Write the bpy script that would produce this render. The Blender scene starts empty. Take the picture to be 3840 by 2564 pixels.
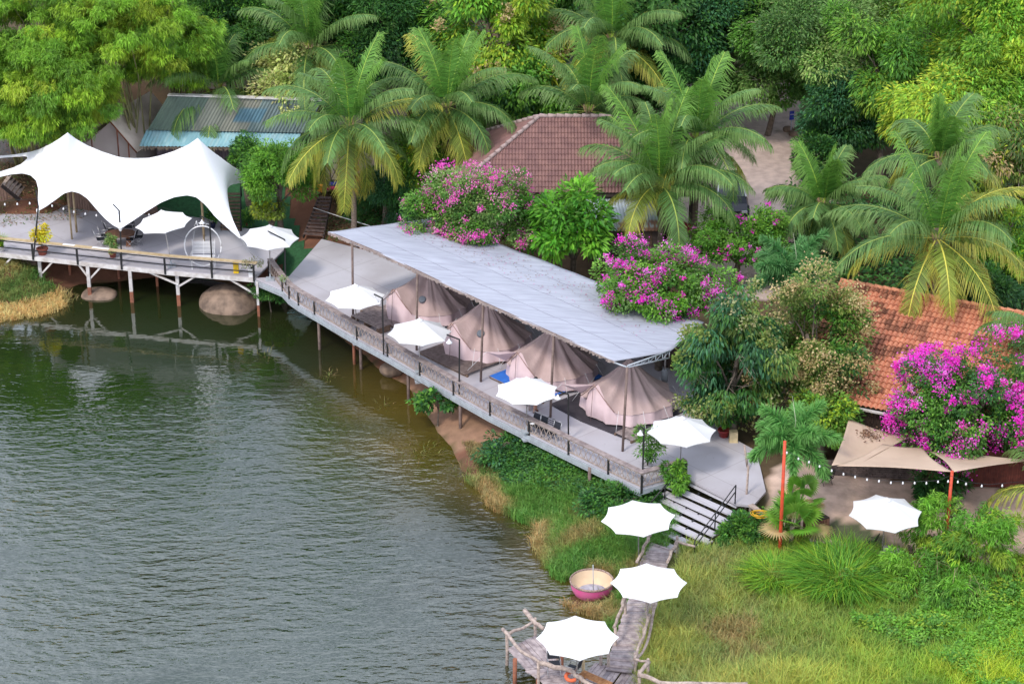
import bpy, bmesh, math, random
import numpy as np
from mathutils import Vector, Matrix
R = math.radians
scene = bpy.context.scene
COL = scene.collection
# ---------------------------------------------------------------- camera
CAM_H, PITCH, FPX = 44.0, R(24.5), 8011.0
cam_d = bpy.data.cameras.new('camera'); cam = bpy.data.objects.new('camera', cam_d); COL.objects.link(cam)
cam.location = (0, 0, CAM_H); cam.rotation_euler = (R(90) - PITCH, 0, 0)
cam_d.sensor_width = 36.0; cam_d.lens = 36.0 * FPX / 3840.0; cam_d.clip_start = 1.0; cam_d.clip_end = 5000
scene.camera = cam
# ---------------------------------------------------------------- world, sun, exposure
SUN_EL, SUN_AZ = R(50), R(215)          # azimuth clockwise from +Y
w = bpy.data.worlds.new('World'); scene.world = w; w.use_nodes = True
nt = w.node_tree; bg = nt.nodes['Background']
sky = nt.nodes.new('ShaderNodeTexSky'); sky.sky_type = 'NISHITA'; sky.sun_disc = False
sky.sun_elevation = SUN_EL; sky.sun_rotation = SUN_AZ; sky.air_density = 1.0; sky.dust_density = 3.0; sky.ozone_density = 1.5
tc = nt.nodes.new('ShaderNodeTexCoord')
mp = nt.nodes.new('ShaderNodeMapping'); mp.inputs['Scale'].default_value = (1, 1, 2.6)
nz = nt.nodes.new('ShaderNodeTexNoise'); nz.inputs['Scale'].default_value = 2.6; nz.inputs['Detail'].default_value = 6; nz.inputs['Roughness'].default_value = .55
rp = nt.nodes.new('ShaderNodeValToRGB'); rp.color_ramp.elements[0].position = .36; rp.color_ramp.elements[1].position = .66
rp.color_ramp.elements[0].color = (.30, .30, .30, 1); rp.color_ramp.elements[1].color = (1, 1, 1, 1)
mx = nt.nodes.new('ShaderNodeMix'); mx.data_type = 'RGBA'
mx.inputs['B'].default_value = (15.5, 16.8, 19.6, 1)      # cloud cover
L = nt.links.new
L(tc.outputs['Generated'], mp.inputs['Vector']); L(mp.outputs['Vector'], nz.inputs['Vector']); L(nz.outputs['Fac'], rp.inputs['Fac'])
L(rp.outputs['Color'], mx.inputs['Factor']); L(sky.outputs['Color'], mx.inputs['A']); L(mx.outputs['Result'], bg.inputs['Color'])
bg.inputs['Strength'].default_value = 0.12
sd = bpy.data.lights.new('sun', 'SUN'); sd.energy = 2.1; sd.angle = R(10); sd.color = (1.0, .93, .82)
so = bpy.data.objects.new('sun', sd); COL.objects.link(so)
_d = Vector((math.sin(SUN_AZ) * math.cos(SUN_EL), math.cos(SUN_AZ) * math.cos(SUN_EL), math.sin(SUN_EL)))
so.rotation_euler = _d.to_track_quat('Z', 'Y').to_euler(); so.location = (0, 0, 80)
scene.view_settings.view_transform = 'Standard'; scene.view_settings.look = 'None'
scene.view_settings.exposure = 0.14; scene.view_settings.gamma = 1.0
scene.view_settings.use_curve_mapping = False
scene.render.engine = 'CYCLES'
scene.cycles.max_bounces = 6; scene.cycles.diffuse_bounces = 4; scene.cycles.transmission_bounces = 4; scene.cycles.transparent_max_bounces = 8

# ---------------------------------------------------------------- pixel <-> place
VW = {'s': (0, 0, 1), 'd': (0, 0, 1 / 1.6354), 'v1': (0, 0, 1.8234), 'v2': (1280, 0, 1.8234), 'v3': (2560, 0, 1.8234), 'v4': (0, 450, 1.8234),
      'v5': (1180, 800, 1.8234), 'v6': (2560, 860, 1.8234), 'v7': (1800, 1500, 2.2853), 'v8': (1800, 1880, 2.292),
      'v9': (2760, 1560, 1.562), 'v11': (0, 480, 3.647), 'v12': (640, 740, 3.647), 'v13': (0, 800, 3.647),
      'v14': (2200, 560, 3.647), 'v15': (2200, 1280, 3.647), 'v16': (2600, 700, 3.647), 'vd': (1900, 2260, 2.936), 've': (1340, 1080, 5.593), 'vf': (1960, 1480, 6.525), 'vg': (1100, 640, 5.8725)}
sp, cp = math.sin(PITCH), math.cos(PITCH)
def src(v, x, y):
    o = VW[v]; return o[0] + x / o[2], o[1] + y / o[2]
def P(v, x, y, Z):
    u, t = src(v, x, y)
    a = (u - 1920) / FPX; b = (1282 - t) / FPX
    d = Vector((a, cp + b * sp, -sp + b * cp))
    k = (Z - CAM_H) / d.z
    return Vector((0, 0, CAM_H)) + d * k
def depth(p):
    return p[1] * cp - (p[2] - CAM_H) * sp
def pxlen(p, px):            # metres spanned by px source pixels at p
    return px * depth(p) / FPX
def onray(v, x, y, Y):       # point of the sight line at world depth Y
    u, t = src(v, x, y)
    a = (u - 1920) / FPX; b = (1282 - t) / FPX
    d = Vector((a, cp + b * sp, -sp + b * cp)); k = Y / d.y
    return Vector((0, 0, CAM_H)) + d * k

# ---------------------------------------------------------------- materials
def lin(r, g, b):
    f = lambda c: ((c / 255 + .055) / 1.055) ** 2.4 if c > 10 else c / 255 / 12.92
    return (f(r), f(g), f(b), 1)
def C4(c): return (c[0], c[1], c[2], 1)
MATS = {}
def mat(name, col, rough=.7, col2=None, scale=3.0, bump=0.0, bscale=20.0, metal=0.0, stretch=(1, 1, 1), spec=.4, tint=False, detail=5, lo=.35, hi=.65, transl=0.0):
    if name in MATS: return MATS[name]
    m = bpy.data.materials.new(name); m.use_nodes = True; n = m.node_tree; b = n.nodes['Principled BSDF']
    b.inputs['Roughness'].default_value = rough; b.inputs['Metallic'].default_value = metal
    b.inputs['Specular IOR Level'].default_value = spec
    co = n.nodes.new('ShaderNodeTexCoord'); mpn = n.nodes.new('ShaderNodeMapping'); mpn.inputs['Scale'].default_value = stretch
    n.links.new(co.outputs['Object'], mpn.inputs['Vector'])
    out = None
    if col2 is None: col2 = tuple(c * .72 for c in col[:3])
    t = n.nodes.new('ShaderNodeTexNoise'); t.inputs['Scale'].default_value = scale; t.inputs['Detail'].default_value = detail
    n.links.new(mpn.outputs['Vector'], t.inputs['Vector'])
    r = n.nodes.new('ShaderNodeValToRGB'); r.color_ramp.elements[0].position = lo; r.color_ramp.elements[1].position = hi
    r.color_ramp.elements[0].color = C4(col2); r.color_ramp.elements[1].color = C4(col)
    n.links.new(t.outputs['Fac'], r.inputs['Fac']); out = r.outputs['Color']
    if tint:
        a = n.nodes.new('ShaderNodeAttribute'); a.attribute_name = 'tint'
        mm = n.nodes.new('ShaderNodeMix'); mm.data_type = 'RGBA'; mm.blend_type = 'MULTIPLY'; mm.inputs['Factor'].default_value = 1
        n.links.new(out, mm.inputs['A']); n.links.new(a.outputs['Color'], mm.inputs['B']); out = mm.outputs['Result']
    n.links.new(out, b.inputs['Base Color'])
    if bump:
        t2 = n.nodes.new('ShaderNodeTexNoise'); t2.inputs['Scale'].default_value = bscale; t2.inputs['Detail'].default_value = 4
        n.links.new(mpn.outputs['Vector'], t2.inputs['Vector'])
        bb = n.nodes.new('ShaderNodeBump'); bb.inputs['Strength'].default_value = bump; bb.inputs['Distance'].default_value = .05
        n.links.new(t2.outputs['Fac'], bb.inputs['Height']); n.links.new(bb.outputs['Normal'], b.inputs['Normal'])
    if transl:
        tr = n.nodes.new('ShaderNodeBsdfTranslucent'); n.links.new(out, tr.inputs['Color'])
        ms = n.nodes.new('ShaderNodeMixShader'); ms.inputs['Fac'].default_value = transl
        o = n.nodes['Material Output']
        n.links.new(b.outputs['BSDF'], ms.inputs[1]); n.links.new(tr.outputs['BSDF'], ms.inputs[2]); n.links.new(ms.outputs['Shader'], o.inputs['Surface'])
    MATS[name] = m; return m
def mat_leaf():
    m = bpy.data.materials.new('leaf'); m.use_nodes = True; n = m.node_tree; b = n.nodes['Principled BSDF']
    b.inputs['Roughness'].default_value = .5; b.inputs['Specular IOR Level'].default_value = .35
    a = n.nodes.new('ShaderNodeAttribute'); a.attribute_name = 'tint'
    n.links.new(a.outputs['Color'], b.inputs['Base Color'])
    tr = n.nodes.new('ShaderNodeBsdfTranslucent'); n.links.new(a.outputs['Color'], tr.inputs['Color'])
    ms = n.nodes.new('ShaderNodeMixShader'); ms.inputs['Fac'].default_value = .38
    o = n.nodes['Material Output']
    n.links.new(b.outputs['BSDF'], ms.inputs[1]); n.links.new(tr.outputs['BSDF'], ms.inputs[2]); n.links.new(ms.outputs['Shader'], o.inputs['Surface'])
    return m
LEAF = mat_leaf()
M_WHITE = mat('white_fabric', (.84, .84, .85), .85, (.81, .81, .83), .8, transl=.08)
M_WHITE2 = mat('greyed_white_fabric', (.66, .66, .67), .85, (.60, .60, .61), 1.4, transl=.08)  # albedo lowered so that panel shading shows instead of clipping to white
M_STRETCH = mat('stretch_fabric', (.80, .80, .83), .8, (.75, .75, .79), .6, .15, 1.2)
M_CONC = mat('painted_concrete', (.47, .455, .50), .85, (.37, .345, .37), .35, .1, 9, detail=9, lo=.3, hi=.62)
def add_joints(m):
    n = m.node_tree; b = n.nodes['Principled BSDF']; src_ = b.inputs['Base Color'].links[0].from_socket
    co = n.nodes.new('ShaderNodeTexCoord'); mp_ = n.nodes.new('ShaderNodeMapping'); mp_.inputs['Rotation'].default_value = (0, 0, R(48)); n.links.new(co.outputs['Object'], mp_.inputs['Vector'])
    br = n.nodes.new('ShaderNodeTexBrick'); br.inputs['Scale'].default_value = 1; br.inputs['Brick Width'].default_value = 3.1; br.inputs['Row Height'].default_value = 2.4; br.inputs['Mortar Size'].default_value = .022; br.offset = .0
    br.inputs['Color1'].default_value = (1, 1, 1, 1); br.inputs['Color2'].default_value = (.93, .92, .93, 1); br.inputs['Mortar'].default_value = (.78, .76, .76, 1); n.links.new(mp_.outputs['Vector'], br.inputs['Vector'])
    t = n.nodes.new('ShaderNodeTexNoise'); t.inputs['Scale'].default_value = 2.2; t.inputs['Detail'].default_value = 8; t.inputs['Roughness'].default_value = .7; n.links.new(co.outputs['Object'], t.inputs['Vector'])
    r = n.nodes.new('ShaderNodeValToRGB'); r.color_ramp.elements[0].position = .62; r.color_ramp.elements[1].position = .78; r.color_ramp.elements[0].color = (1, 1, 1, 1); r.color_ramp.elements[1].color = (.72, .68, .66, 1); n.links.new(t.outputs['Fac'], r.inputs['Fac'])
    a = src_
    for o in (br.outputs['Color'], r.outputs['Color']):
        mm = n.nodes.new('ShaderNodeMix'); mm.data_type = 'RGBA'; mm.blend_type = 'MULTIPLY'; mm.inputs['Factor'].default_value = 1; n.links.new(a, mm.inputs['A']); n.links.new(o, mm.inputs['B']); a = mm.outputs['Result']
    n.links.new(a, b.inputs['Base Color'])
add_joints(M_CONC)
M_AWN = mat('awning_cloth', (.52, .55, .63), .75, (.50, .49, .55), .9, stretch=(1, 1, 1))
M_CANVAS = mat('tent_canvas', (.50, .37, .36), .9, (.44, .325, .31), 1.6, .8, 3)
M_CANVAS2 = mat('lit_wall_canvas', (.66, .51, .53), .9, (.60, .45, .47), 1.6, .6, 3)  # paler pink than the canopy: light on the walls put into the colour
M_BLACK = mat('black_metal', (.02, .02, .022), .5)
M_CHROME = mat('silver_metal', (.6, .6, .62), .35, metal=.8)
M_DARK = mat('dark_mesh_fabric', (.025, .028, .04), .8)
M_RAILW = mat('weathered_plank', (.33, .27, .26), .85, (.19, .15, .15), 5, .5, 25, stretch=(1, 1, 1))
M_TANW = mat('pale_timber', (.50, .39, .24), .8, (.38, .28, .16), 4, .3, 20)
M_BRNW = mat('brown_wood', (.20, .13, .09), .8, (.10, .065, .05), 6, .5, 25)
M_DKW = mat('dark_wood', (.075, .055, .05), .85, (.035, .027, .025), 5, .5, 20)
M_ORW = mat('orange_wood', (.42, .20, .08), .7, (.26, .11, .04), 6, .3, 20)
M_LOG = mat('grey_log', (.46, .37, .32), .9, (.26, .20, .18), 7, .6, 25)
M_PLANK = mat('jetty_plank', (.50, .42, .42), .85, (.27, .22, .23), 4, .5, 22, tint=True)
M_PWHITE = mat('white_paint', (.62, .60, .60), .6, (.42, .38, .36), 3)
M_RUST = mat('rusty_paint', (.30, .11, .06), .8, (.20, .08, .05), 4)
M_GALV = mat('galvanised_steel', (.42, .46, .50), .5, (.34, .36, .40), 4, metal=.2)
M_POLE = mat('brown_pole', (.20, .145, .125), .75, (.13, .09, .08), 5)
M_RED = mat('red_orange_paint', (.62, .07, .025), .55, (.42, .06, .03), 5)
M_BEIGE = mat('sail_cloth', (.60, .45, .34), .85, (.54, .40, .30), 1.0, .15, 3, transl=.15)
M_BARK = mat('bark', (.19, .15, .12), .95, (.09, .07, .055), 6, .8, 14)
M_PBARK = mat('palm_bark', (.26, .20, .16), .95, (.13, .10, .08), 7, .8, 14, stretch=(1, 1, 3))
M_ROCK = mat('boulder_rock', (.27, .19, .14), .9, (.12, .085, .065), 2.2, .8, 5)
M_TERRA = mat('terracotta', (.33, .09, .06), .8)
M_TURF = mat('artificial_turf', (.03, .115, .045), .95, (.02, .075, .03), 6, .4, 60)
M_YEL = mat('yellow_plastic', (.75, .50, .02), .5, (.70, .46, .02))
M_WPLAST = mat('white_plastic', (.72, .72, .74), .5, (.66, .66, .68))
M_BLUE = mat('blue_foam_mat', (.03, .17, .62), .7, (.025, .14, .52))
M_DKMAT = mat('charcoal_mat', (.05, .045, .055), .9, (.035, .03, .04))
M_DKBROWN = mat('dark_plank_wall', (.12, .075, .06), .9, (.05, .035, .03), 9, .5, 20, stretch=(3, 3, .4))
M_GLASS = mat('dark_glass', (.05, .055, .06), .08, (.04, .045, .05), spec=.8)
M_PLAST = mat('stained_plaster', (.36, .31, .29), .9, (.20, .165, .15), 1.5)

# ---------------------------------------------------------------- object helpers
ORG = {}
def tag(o, label=None, cat=None, group=None, kind=None):
    if label: o['label'] = label
    if cat: o['category'] = cat
    if group: o['group'] = group
    if kind: o['kind'] = kind
    return o
def thing(name, label, cat, loc=(0, 0, 0), rz=0.0, group=None, local=False):
    o = bpy.data.objects.new(name, None); COL.objects.link(o); o.location = loc; o.rotation_euler = (0, 0, rz)
    o.empty_display_size = .3
    ORG[o.name] = Vector((0, 0, 0)) if local else Vector(loc)
    return tag(o, label, cat, group)
def children(o): return [c for c in bpy.data.objects if c.parent == o]
KIDS = {}
def copy_tree(o, parent=None):
    c = o.copy(); COL.objects.link(c)
    if parent is not None:
        c.parent = parent; KIDS.setdefault(parent.name, []).append(c)
    for ch in list(KIDS.get(o.name, [])): copy_tree(ch, c)
    return c
def link_mesh(name, me, m, parent=None):
    o = bpy.data.objects.new(name, me); COL.objects.link(o)
    if m: me.materials.append(m)
    if parent is not None:
        o.parent = parent; ORG[o.name] = ORG[parent.name]; KIDS.setdefault(parent.name, []).append(o)
    return o
class MB:
    def __init__(s): s.v = []; s.f = []; s.sm = []
    def add(s, vs, fs, smooth=False):
        b = len(s.v); s.v += [tuple(v) for v in vs]; s.f += [tuple(i + b for i in f) for f in fs]; s.sm += [smooth] * len(fs); return s
    def box(s, c, size, rz=0.0, M=None):
        x, y, z = size[0] / 2, size[1] / 2, size[2] / 2
        vs = [Vector((i * x, j * y, k * z)) for i in (-1, 1) for j in (-1, 1) for k in (-1, 1)]
        if M is None: M = Matrix.Rotation(rz, 3, 'Z')
        c = Vector(c)
        return s.add([c + M @ v for v in vs], [(0, 1, 3, 2), (4, 6, 7, 5), (0, 4, 5, 1), (2, 3, 7, 6), (0, 2, 6, 4), (1, 5, 7, 3)])
    def beam(s, a, b, w, h, up=(0, 0, 1)):
        a = Vector(a); b = Vector(b); d = (b - a); l = d.length
        if l < 1e-6: return s
        d /= l; u = Vector(up)
        if abs(d.dot(u)) > .98: u = Vector((0, 1, 0))
        sd_ = d.cross(u).normalized(); u = sd_.cross(d).normalized()
        M = Matrix((d, sd_, u)).transposed()
        return s.box((a + b) / 2, (l, w, h), M=M)
    def tube(s, pts, r, n=8, cap=True):
        pts = [Vector(p) for p in pts]; k = len(pts)
        rs = r if isinstance(r, (list, tuple)) else [r] * k
        vs = []
        for i, p in enumerate(pts):
            d = (pts[min(i + 1, k - 1)] - pts[max(i - 1, 0)]).normalized()
            u = Vector((0, 0, 1)) if abs(d.z) < .95 else Vector((1, 0, 0))
            a = d.cross(u).normalized(); b = a.cross(d).normalized()
            vs += [p + (a * math.cos(2 * math.pi * j / n) + b * math.sin(2 * math.pi * j / n)) * rs[i] for j in range(n)]
        fs = [(i * n + j, i * n + (j + 1) % n, (i + 1) * n + (j + 1) % n, (i + 1) * n + j) for i in range(k - 1) for j in range(n)]
        s.add(vs, fs, True)
        if cap:
            b0 = len(s.v) - k * n
            s.f += [tuple(b0 + j for j in range(n))[::-1], tuple(b0 + (k - 1) * n + j for j in range(n))]; s.sm += [False, False]
        return s
    def lathe(s, prof, n=20, c=(0, 0, 0)):      # prof = [(r,z)]
        c = Vector(c); k = len(prof)
        vs = [c + Vector((r * math.cos(2 * math.pi * j / n), r * math.sin(2 * math.pi * j / n), z)) for r, z in prof for j in range(n)]
        return s.add(vs, [(i * n + j, i * n + (j + 1) % n, (i + 1) * n + (j + 1) % n, (i + 1) * n + j) for i in range(k - 1) for j in range(n)], True)
    def prism(s, poly, th, smooth=False):      # poly of 3d points (top), extruded down
        n = len(poly); top = [Vector(p) for p in poly]; bot = [p - Vector((0, 0, th)) for p in top]
        return s.add(top + bot, [tuple(range(n)), tuple(range(2 * n - 1, n - 1, -1))] + [(i, n + i, n + (i + 1) % n, (i + 1) % n) for i in range(n)], smooth)
    def build(s, name, m, parent=None):
        me = bpy.data.meshes.new(name)
        o0 = ORG[parent.name] if parent is not None else Vector((0, 0, 0))
        me.from_pydata([(v[0] - o0.x, v[1] - o0.y, v[2] - o0.z) for v in s.v], [], s.f)
        me.polygons.foreach_set('use_smooth', s.sm); me.update()
        if any(m is q for q in (M_PLANK,)):
            pass
        return link_mesh(name, me, m, parent)
GAIN = 1.65
def np_mesh(name, V, F, m, parent=None, tint=None, smooth=False, org=None):
    V = np.asarray(V, np.float32).reshape(-1, 3); F = np.asarray(F, np.int32); k = F.shape[1]
    o0 = ORG[parent.name] if parent is not None else Vector((0, 0, 0))
    V = V - np.array([o0.x, o0.y, o0.z], np.float32)
    me = bpy.data.meshes.new(name)
    me.vertices.add(len(V)); me.vertices.foreach_set('co', V.ravel())
    me.loops.add(F.size); me.loops.foreach_set('vertex_index', F.ravel())
    me.polygons.add(len(F)); me.polygons.foreach_set('loop_start', np.arange(0, F.size, k, dtype=np.int32))
    me.polygons.foreach_set('use_smooth', np.full(len(F), smooth))
    if tint is not None:
        a = me.attributes.new('tint', 'FLOAT_COLOR', 'POINT')
        t = np.ones((len(V), 4), np.float32); t[:, :3] = np.clip(np.asarray(tint) * (GAIN if m is LEAF else 1.0), 0, .85); a.data.foreach_set('color', t.ravel())
    me.update(calc_edges=True)
    return link_mesh(name, me, m, parent)
def own(mb, name, m, label, cat, group=None):     # a thing that is one mesh, origin at its base
    v = np.array(mb.v); c = (v.min(0) + v.max(0)) / 2; c[2] = v[:, 2].min()
    me = bpy.data.meshes.new(name); me.from_pydata([tuple(p) for p in (v - c)], [], mb.f); me.polygons.foreach_set('use_smooth', mb.sm)
    o = link_mesh(name, me, m); o.location = tuple(c); return tag(o, label, cat, group)
# ---------------------------------------------------------------- terrain and water
shore = [Vector((-600, 108, 0)), Vector((-60, 103, 0))] + [P('s', x, y, 0) for x, y in [(-60, 1180), (0, 1165), (120, 1150), (240, 1105), (282, 1066), (411, 1058), (576, 1040), (750, 1040), (930, 1080), (1000, 1115), (1080, 1120),
    (1124, 1152), (1250, 1245), (1372, 1335), (1438, 1400), (1531, 1445), (1564, 1508), (1619, 1579), (1646, 1623), (1700, 1684), (1733, 1766), (1844, 1833), (1870, 1894), (1975, 1938),
    (2063, 1981), (2040, 2047), (2090, 2120), (2120, 2160), (2190, 2150), (2285, 2165), (2300, 2235), (2158, 2262), (2214, 2286), (2302, 2316), (2345, 2380), (2358, 2425), (2345, 2564)]] + [Vector((3.2, 50, 0)), Vector((5, 0, 0)), Vector((9, -300, 0))]
SH = np.array([(p.x, p.y) for p in shore])
LAND = np.vstack([SH, [(700, -300), (700, 900), (-600, 900)]])
def inside(px, py, poly):
    r = np.zeros(px.shape, bool); n = len(poly)
    for i in range(n):
        x1, y1 = poly[i]; x2, y2 = poly[(i + 1) % n]
        c = ((y1 > py) != (y2 > py)) & (px < (x2 - x1) * (py - y1) / (y2 - y1 + 1e-12) + x1); r ^= c
    return r
def segdist(px, py, line):
    d = np.full(px.shape, 1e9)
    for i in range(len(line) - 1):
        a = line[i]; b = line[i + 1]; ab = b - a; l2 = (ab ** 2).sum()
        t = np.clip(((px - a[0]) * ab[0] + (py - a[1]) * ab[1]) / l2, 0, 1)
        d = np.minimum(d, np.hypot(px - a[0] - t * ab[0], py - a[1] - t * ab[1]))
    return d
def vnoise(x, y, s, seed=0):      # cheap smooth value noise
    x = x / s + seed * 17.3; y = y / s + seed * 5.7
    xi = np.floor(x); yi = np.floor(y); fx = x - xi; fy = y - yi; fx = fx * fx * (3 - 2 * fx); fy = fy * fy * (3 - 2 * fy)
    h = lambda a, b: np.modf(np.abs(np.sin(a * 127.1 + b * 311.7 + seed) * 43758.5453))[0]
    return (h(xi, yi) * (1 - fx) + h(xi + 1, yi) * fx) * (1 - fy) + (h(xi, yi + 1) * (1 - fx) + h(xi + 1, yi + 1) * fx) * fy
CTRL = [('s', 0, 790, 1.95), ('s', 300, 790, 1.9), ('s', 600, 790, 1.9), ('s', 900, 850, 1.9), ('s', 1100, 900, 1.93), ('s', 1130, 990, 1.93), ('s', 1020, 1020, 1.9),
        ('s', 1150, 860, 1.95), ('s', 0, 640, 4.0), ('s', 60, 500, 4.6), ('s', 350, 560, 3.6), ('s', 600, 650, 3.0), ('s', 760, 700, 3.1), ('s', 900, 720, 3.1), ('s', 1000, 770, 2.5), ('s', 1040, 700, 3.1), ('s', 1230, 720, 3.3),
        ('s', 1300, 790, 2.3), ('s', 1400, 780, 2.3), ('s', 1500, 760, 2.6), ('s', 2000, 600, 3.6), ('s', 2400, 640, 3.6), ('s', 2700, 800, 3.4), ('s', 2800, 450, 4.2), ('s', 3000, 700, 3.6), ('s', 2950, 900, 3.2),
        ('s', 3500, 900, 3.2), ('s', 3800, 900, 3.4), ('s', 3300, 1300, 2.3), ('s', 3800, 1400, 2.3), ('s', 3000, 1500, 2.1), ('s', 2900, 1750, 1.9), ('s', 3100, 1800, 1.6), ('s', 3300, 1900, 1.5), ('s', 3700, 1950, 1.5),
        ('s', 3200, 2050, 1.35), ('s', 3600, 2150, 1.3), ('s', 3800, 2100, 1.4), ('s', 2900, 2150, 1.1), ('s', 2700, 2100, .7), ('s', 2560, 2060, .4), ('s', 2750, 2300, .7), ('s', 3100, 2300, 1.0), ('s', 3600, 2450, 1.15),
        ('s', 2600, 2500, .35), ('s', 3000, 2550, .8), ('s', 2500, 2350, .3), ('s', 2300, 1800, .9), ('s', 2400, 1900, .6), ('s', 2550, 1900, 1.0), ('s', 2100, 1550, 1.3), ('s', 1900, 1450, 1.3), ('s', 1700, 1350, 1.3), ('s', 1500, 1250, 1.3), ('s', 1350, 1150, 1.3),
        ('s', 2600, 1700, 1.7), ('s', 2400, 1350, 1.7), ('s', 2200, 1250, 1.7), ('s', 1900, 1100, 1.7), ('s', 1700, 1000, 1.75), ('s', 1500, 900, 1.8), ('s', 2850, 1350, 2.0), ('s', 2600, 1200, 2.4), ('s', 2300, 1000, 2.6), ('s', 1900, 850, 2.8), ('s', 2750, 1150, 2.6),
        ('s', 500, 880, 1.7), ('s', 800, 950, 1.7), ('s', 200, 900, 1.7), ('s', 0, 900, 1.7)]
CP = [(P(*c[:3], c[3]), c[3]) for c in CTRL] + [(Vector((x, y, 0)), z) for x, y, z in [(-25, 125, 5), (-10, 125, 4.5), (5, 125, 4.6), (20, 122, 4.8), (35, 115, 4.5), (-40, 115, 4.5), (-25, 150, 7), (0, 150, 7), (30, 150, 7), (60, 120, 6), (60, 80, 2), (60, 40, 1), (-60, 120, 4.5), (-100, 150, 6), (0, 220, 12), (80, 220, 12), (-100, 220, 12), (30, 40, .8), (30, 0, .8), (100, 0, 2)]]
CX = np.array([[p.x, p.y, z] for p, z in CP])
def ground(x, y):
    x = np.atleast_1d(np.asarray(x, float)); y = np.atleast_1d(np.asarray(y, float))
    num = np.zeros(x.shape); den = np.zeros(x.shape)
    for cx, cy, cz in CX:
        w_ = 1 / ((x - cx) ** 2 + (y - cy) ** 2 + .6) ** 1.6; num += w_ * cz; den += w_
    h = num / den + (vnoise(x, y, 1.7, 1) - .5) * .12 + (vnoise(x, y, .6, 2) - .5) * .05
    k = np.clip((109.5 - y) / .5, 0, 1) * np.clip((-7 - x) / 1.0, 0, 1) * np.clip((x + 60) / 5, 0, 1); h = h * (1 - k) + np.minimum(h, 1.9) * k
    d = segdist(x, y, SH); ins = inside(x, y, LAND)
    bank = d * .42 + (vnoise(x, y, 1.1, 3) - .5) * .25 * np.clip(d, 0, 1)
    return np.where(ins, np.minimum(h, bank), -np.minimum(d * .30, 3.0) - .01)
def gz(x, y): return float(ground(x, y)[0])
xs = np.concatenate([np.linspace(-600, -62, 20), np.arange(-60, 60.1, .4), np.linspace(62, 700, 22)])
ys = np.concatenate([np.linspace(-300, 50, 20), np.arange(52, 135, .4), np.linspace(136, 900, 40)])
GX, GY = np.meshgrid(xs, ys); GZ = ground(GX.ravel(), GY.ravel())
# hills far beyond, so that the ground keeps rising behind the trees
gx, gy = GX.ravel(), GY.ravel()
def pxpoly(pts, Z): return np.array([(q.x, q.y) for q in (P('s', a, b, Z) for a, b in pts)])
tn = np.tile(np.array([.105, .06, .035], np.float32), (len(gx), 1))      # litter covered earth
nn = vnoise(gx, gy, 2.5, 4)[:, None]
tn = tn * (1 - .5 * nn) + np.array([.05, .06, .02]) * .5 * nn
def paint(mask, col, col2=None, s=1.5, sd_=5):
    k = vnoise(gx, gy, s, sd_)[:, None]; c = np.array(col) * (1 - k) + np.array(col2 if col2 else col) * k
    tn[mask] = c[mask]
yard = pxpoly([(2990, 1720), (3200, 1790), (3900, 1850), (3900, 2330), (3700, 2200), (3400, 2120), (3000, 1990), (2960, 2010), (2860, 1930), (2890, 1800)], 1.5)
lot = pxpoly([(2500, 300), (3100, 380), (3150, 600), (3100, 1000), (2850, 1050), (2640, 960), (2520, 800), (2400, 500)], 3.7)
road = pxpoly([(-300, 430), (330, 480), (330, 560), (-300, 560)], 4.5)
d0 = segdist(gx, gy, SH); ins = inside(gx, gy, LAND)
paint(ins & (d0 < 7) & (gx < 8), (.20, .085, .05), (.13, .06, .035), .8, 6)
paint(ins & (d0 < 8) & (gx > 1) & (gy < 84.5), (.10, .105, .04), (.14, .10, .05), .9, 7)
paint(ins & (d0 < 5) & (gx > -8) & (gy < 92) & (gy >= 84.5), (.36, .20, .13), (.22, .13, .08), .9, 7)
paint(inside(gx, gy, yard), (.64, .46, .375), (.55, .40, .32), .9, 8)
paint(inside(gx, gy, lot), (.56, .44, .41), (.50, .39, .35), 2.2, 9)
paint(inside(gx, gy, road), (.26, .22, .21), (.23, .20, .19), 1.5, 9)
paint(inside(gx, gy, pxpoly([(3110, 1930), (3240, 1960), (3360, 2030), (3330, 2070), (3200, 2050), (3100, 2010)], 1.5)), (.11, .12, .07), (.08, .10, .05), .6, 13)
grass_area = pxpoly([(2250, 2000), (2560, 2010), (2860, 1960), (3000, 2040), (3840, 2260), (4100, 2700), (2380, 2700), (2350, 2330), (2150, 2150)], .8)
paint(inside(gx, gy, grass_area), (.10, .13, .03), (.13, .12, .04), .9, 11)
paint(~ins, (.09, .07, .02), (.06, .05, .02), 1.0, 12)
nx = len(xs); ny = len(ys)
I, J = np.meshgrid(np.arange(nx - 1), np.arange(ny - 1)); q = (J * nx + I).ravel()
F = np.stack([q, q + 1, q + nx + 1, q + nx], 1)
M_GROUND = mat('ground_earth', (1.05, 1.05, 1.05), .95, (.8, .8, .8), 2.2, .5, 7, tint=True, detail=8)
o = np_mesh('ground', np.stack([gx, gy, GZ], 1), F, M_GROUND, tint=tn, smooth=True); tag(o, kind='structure')
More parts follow.
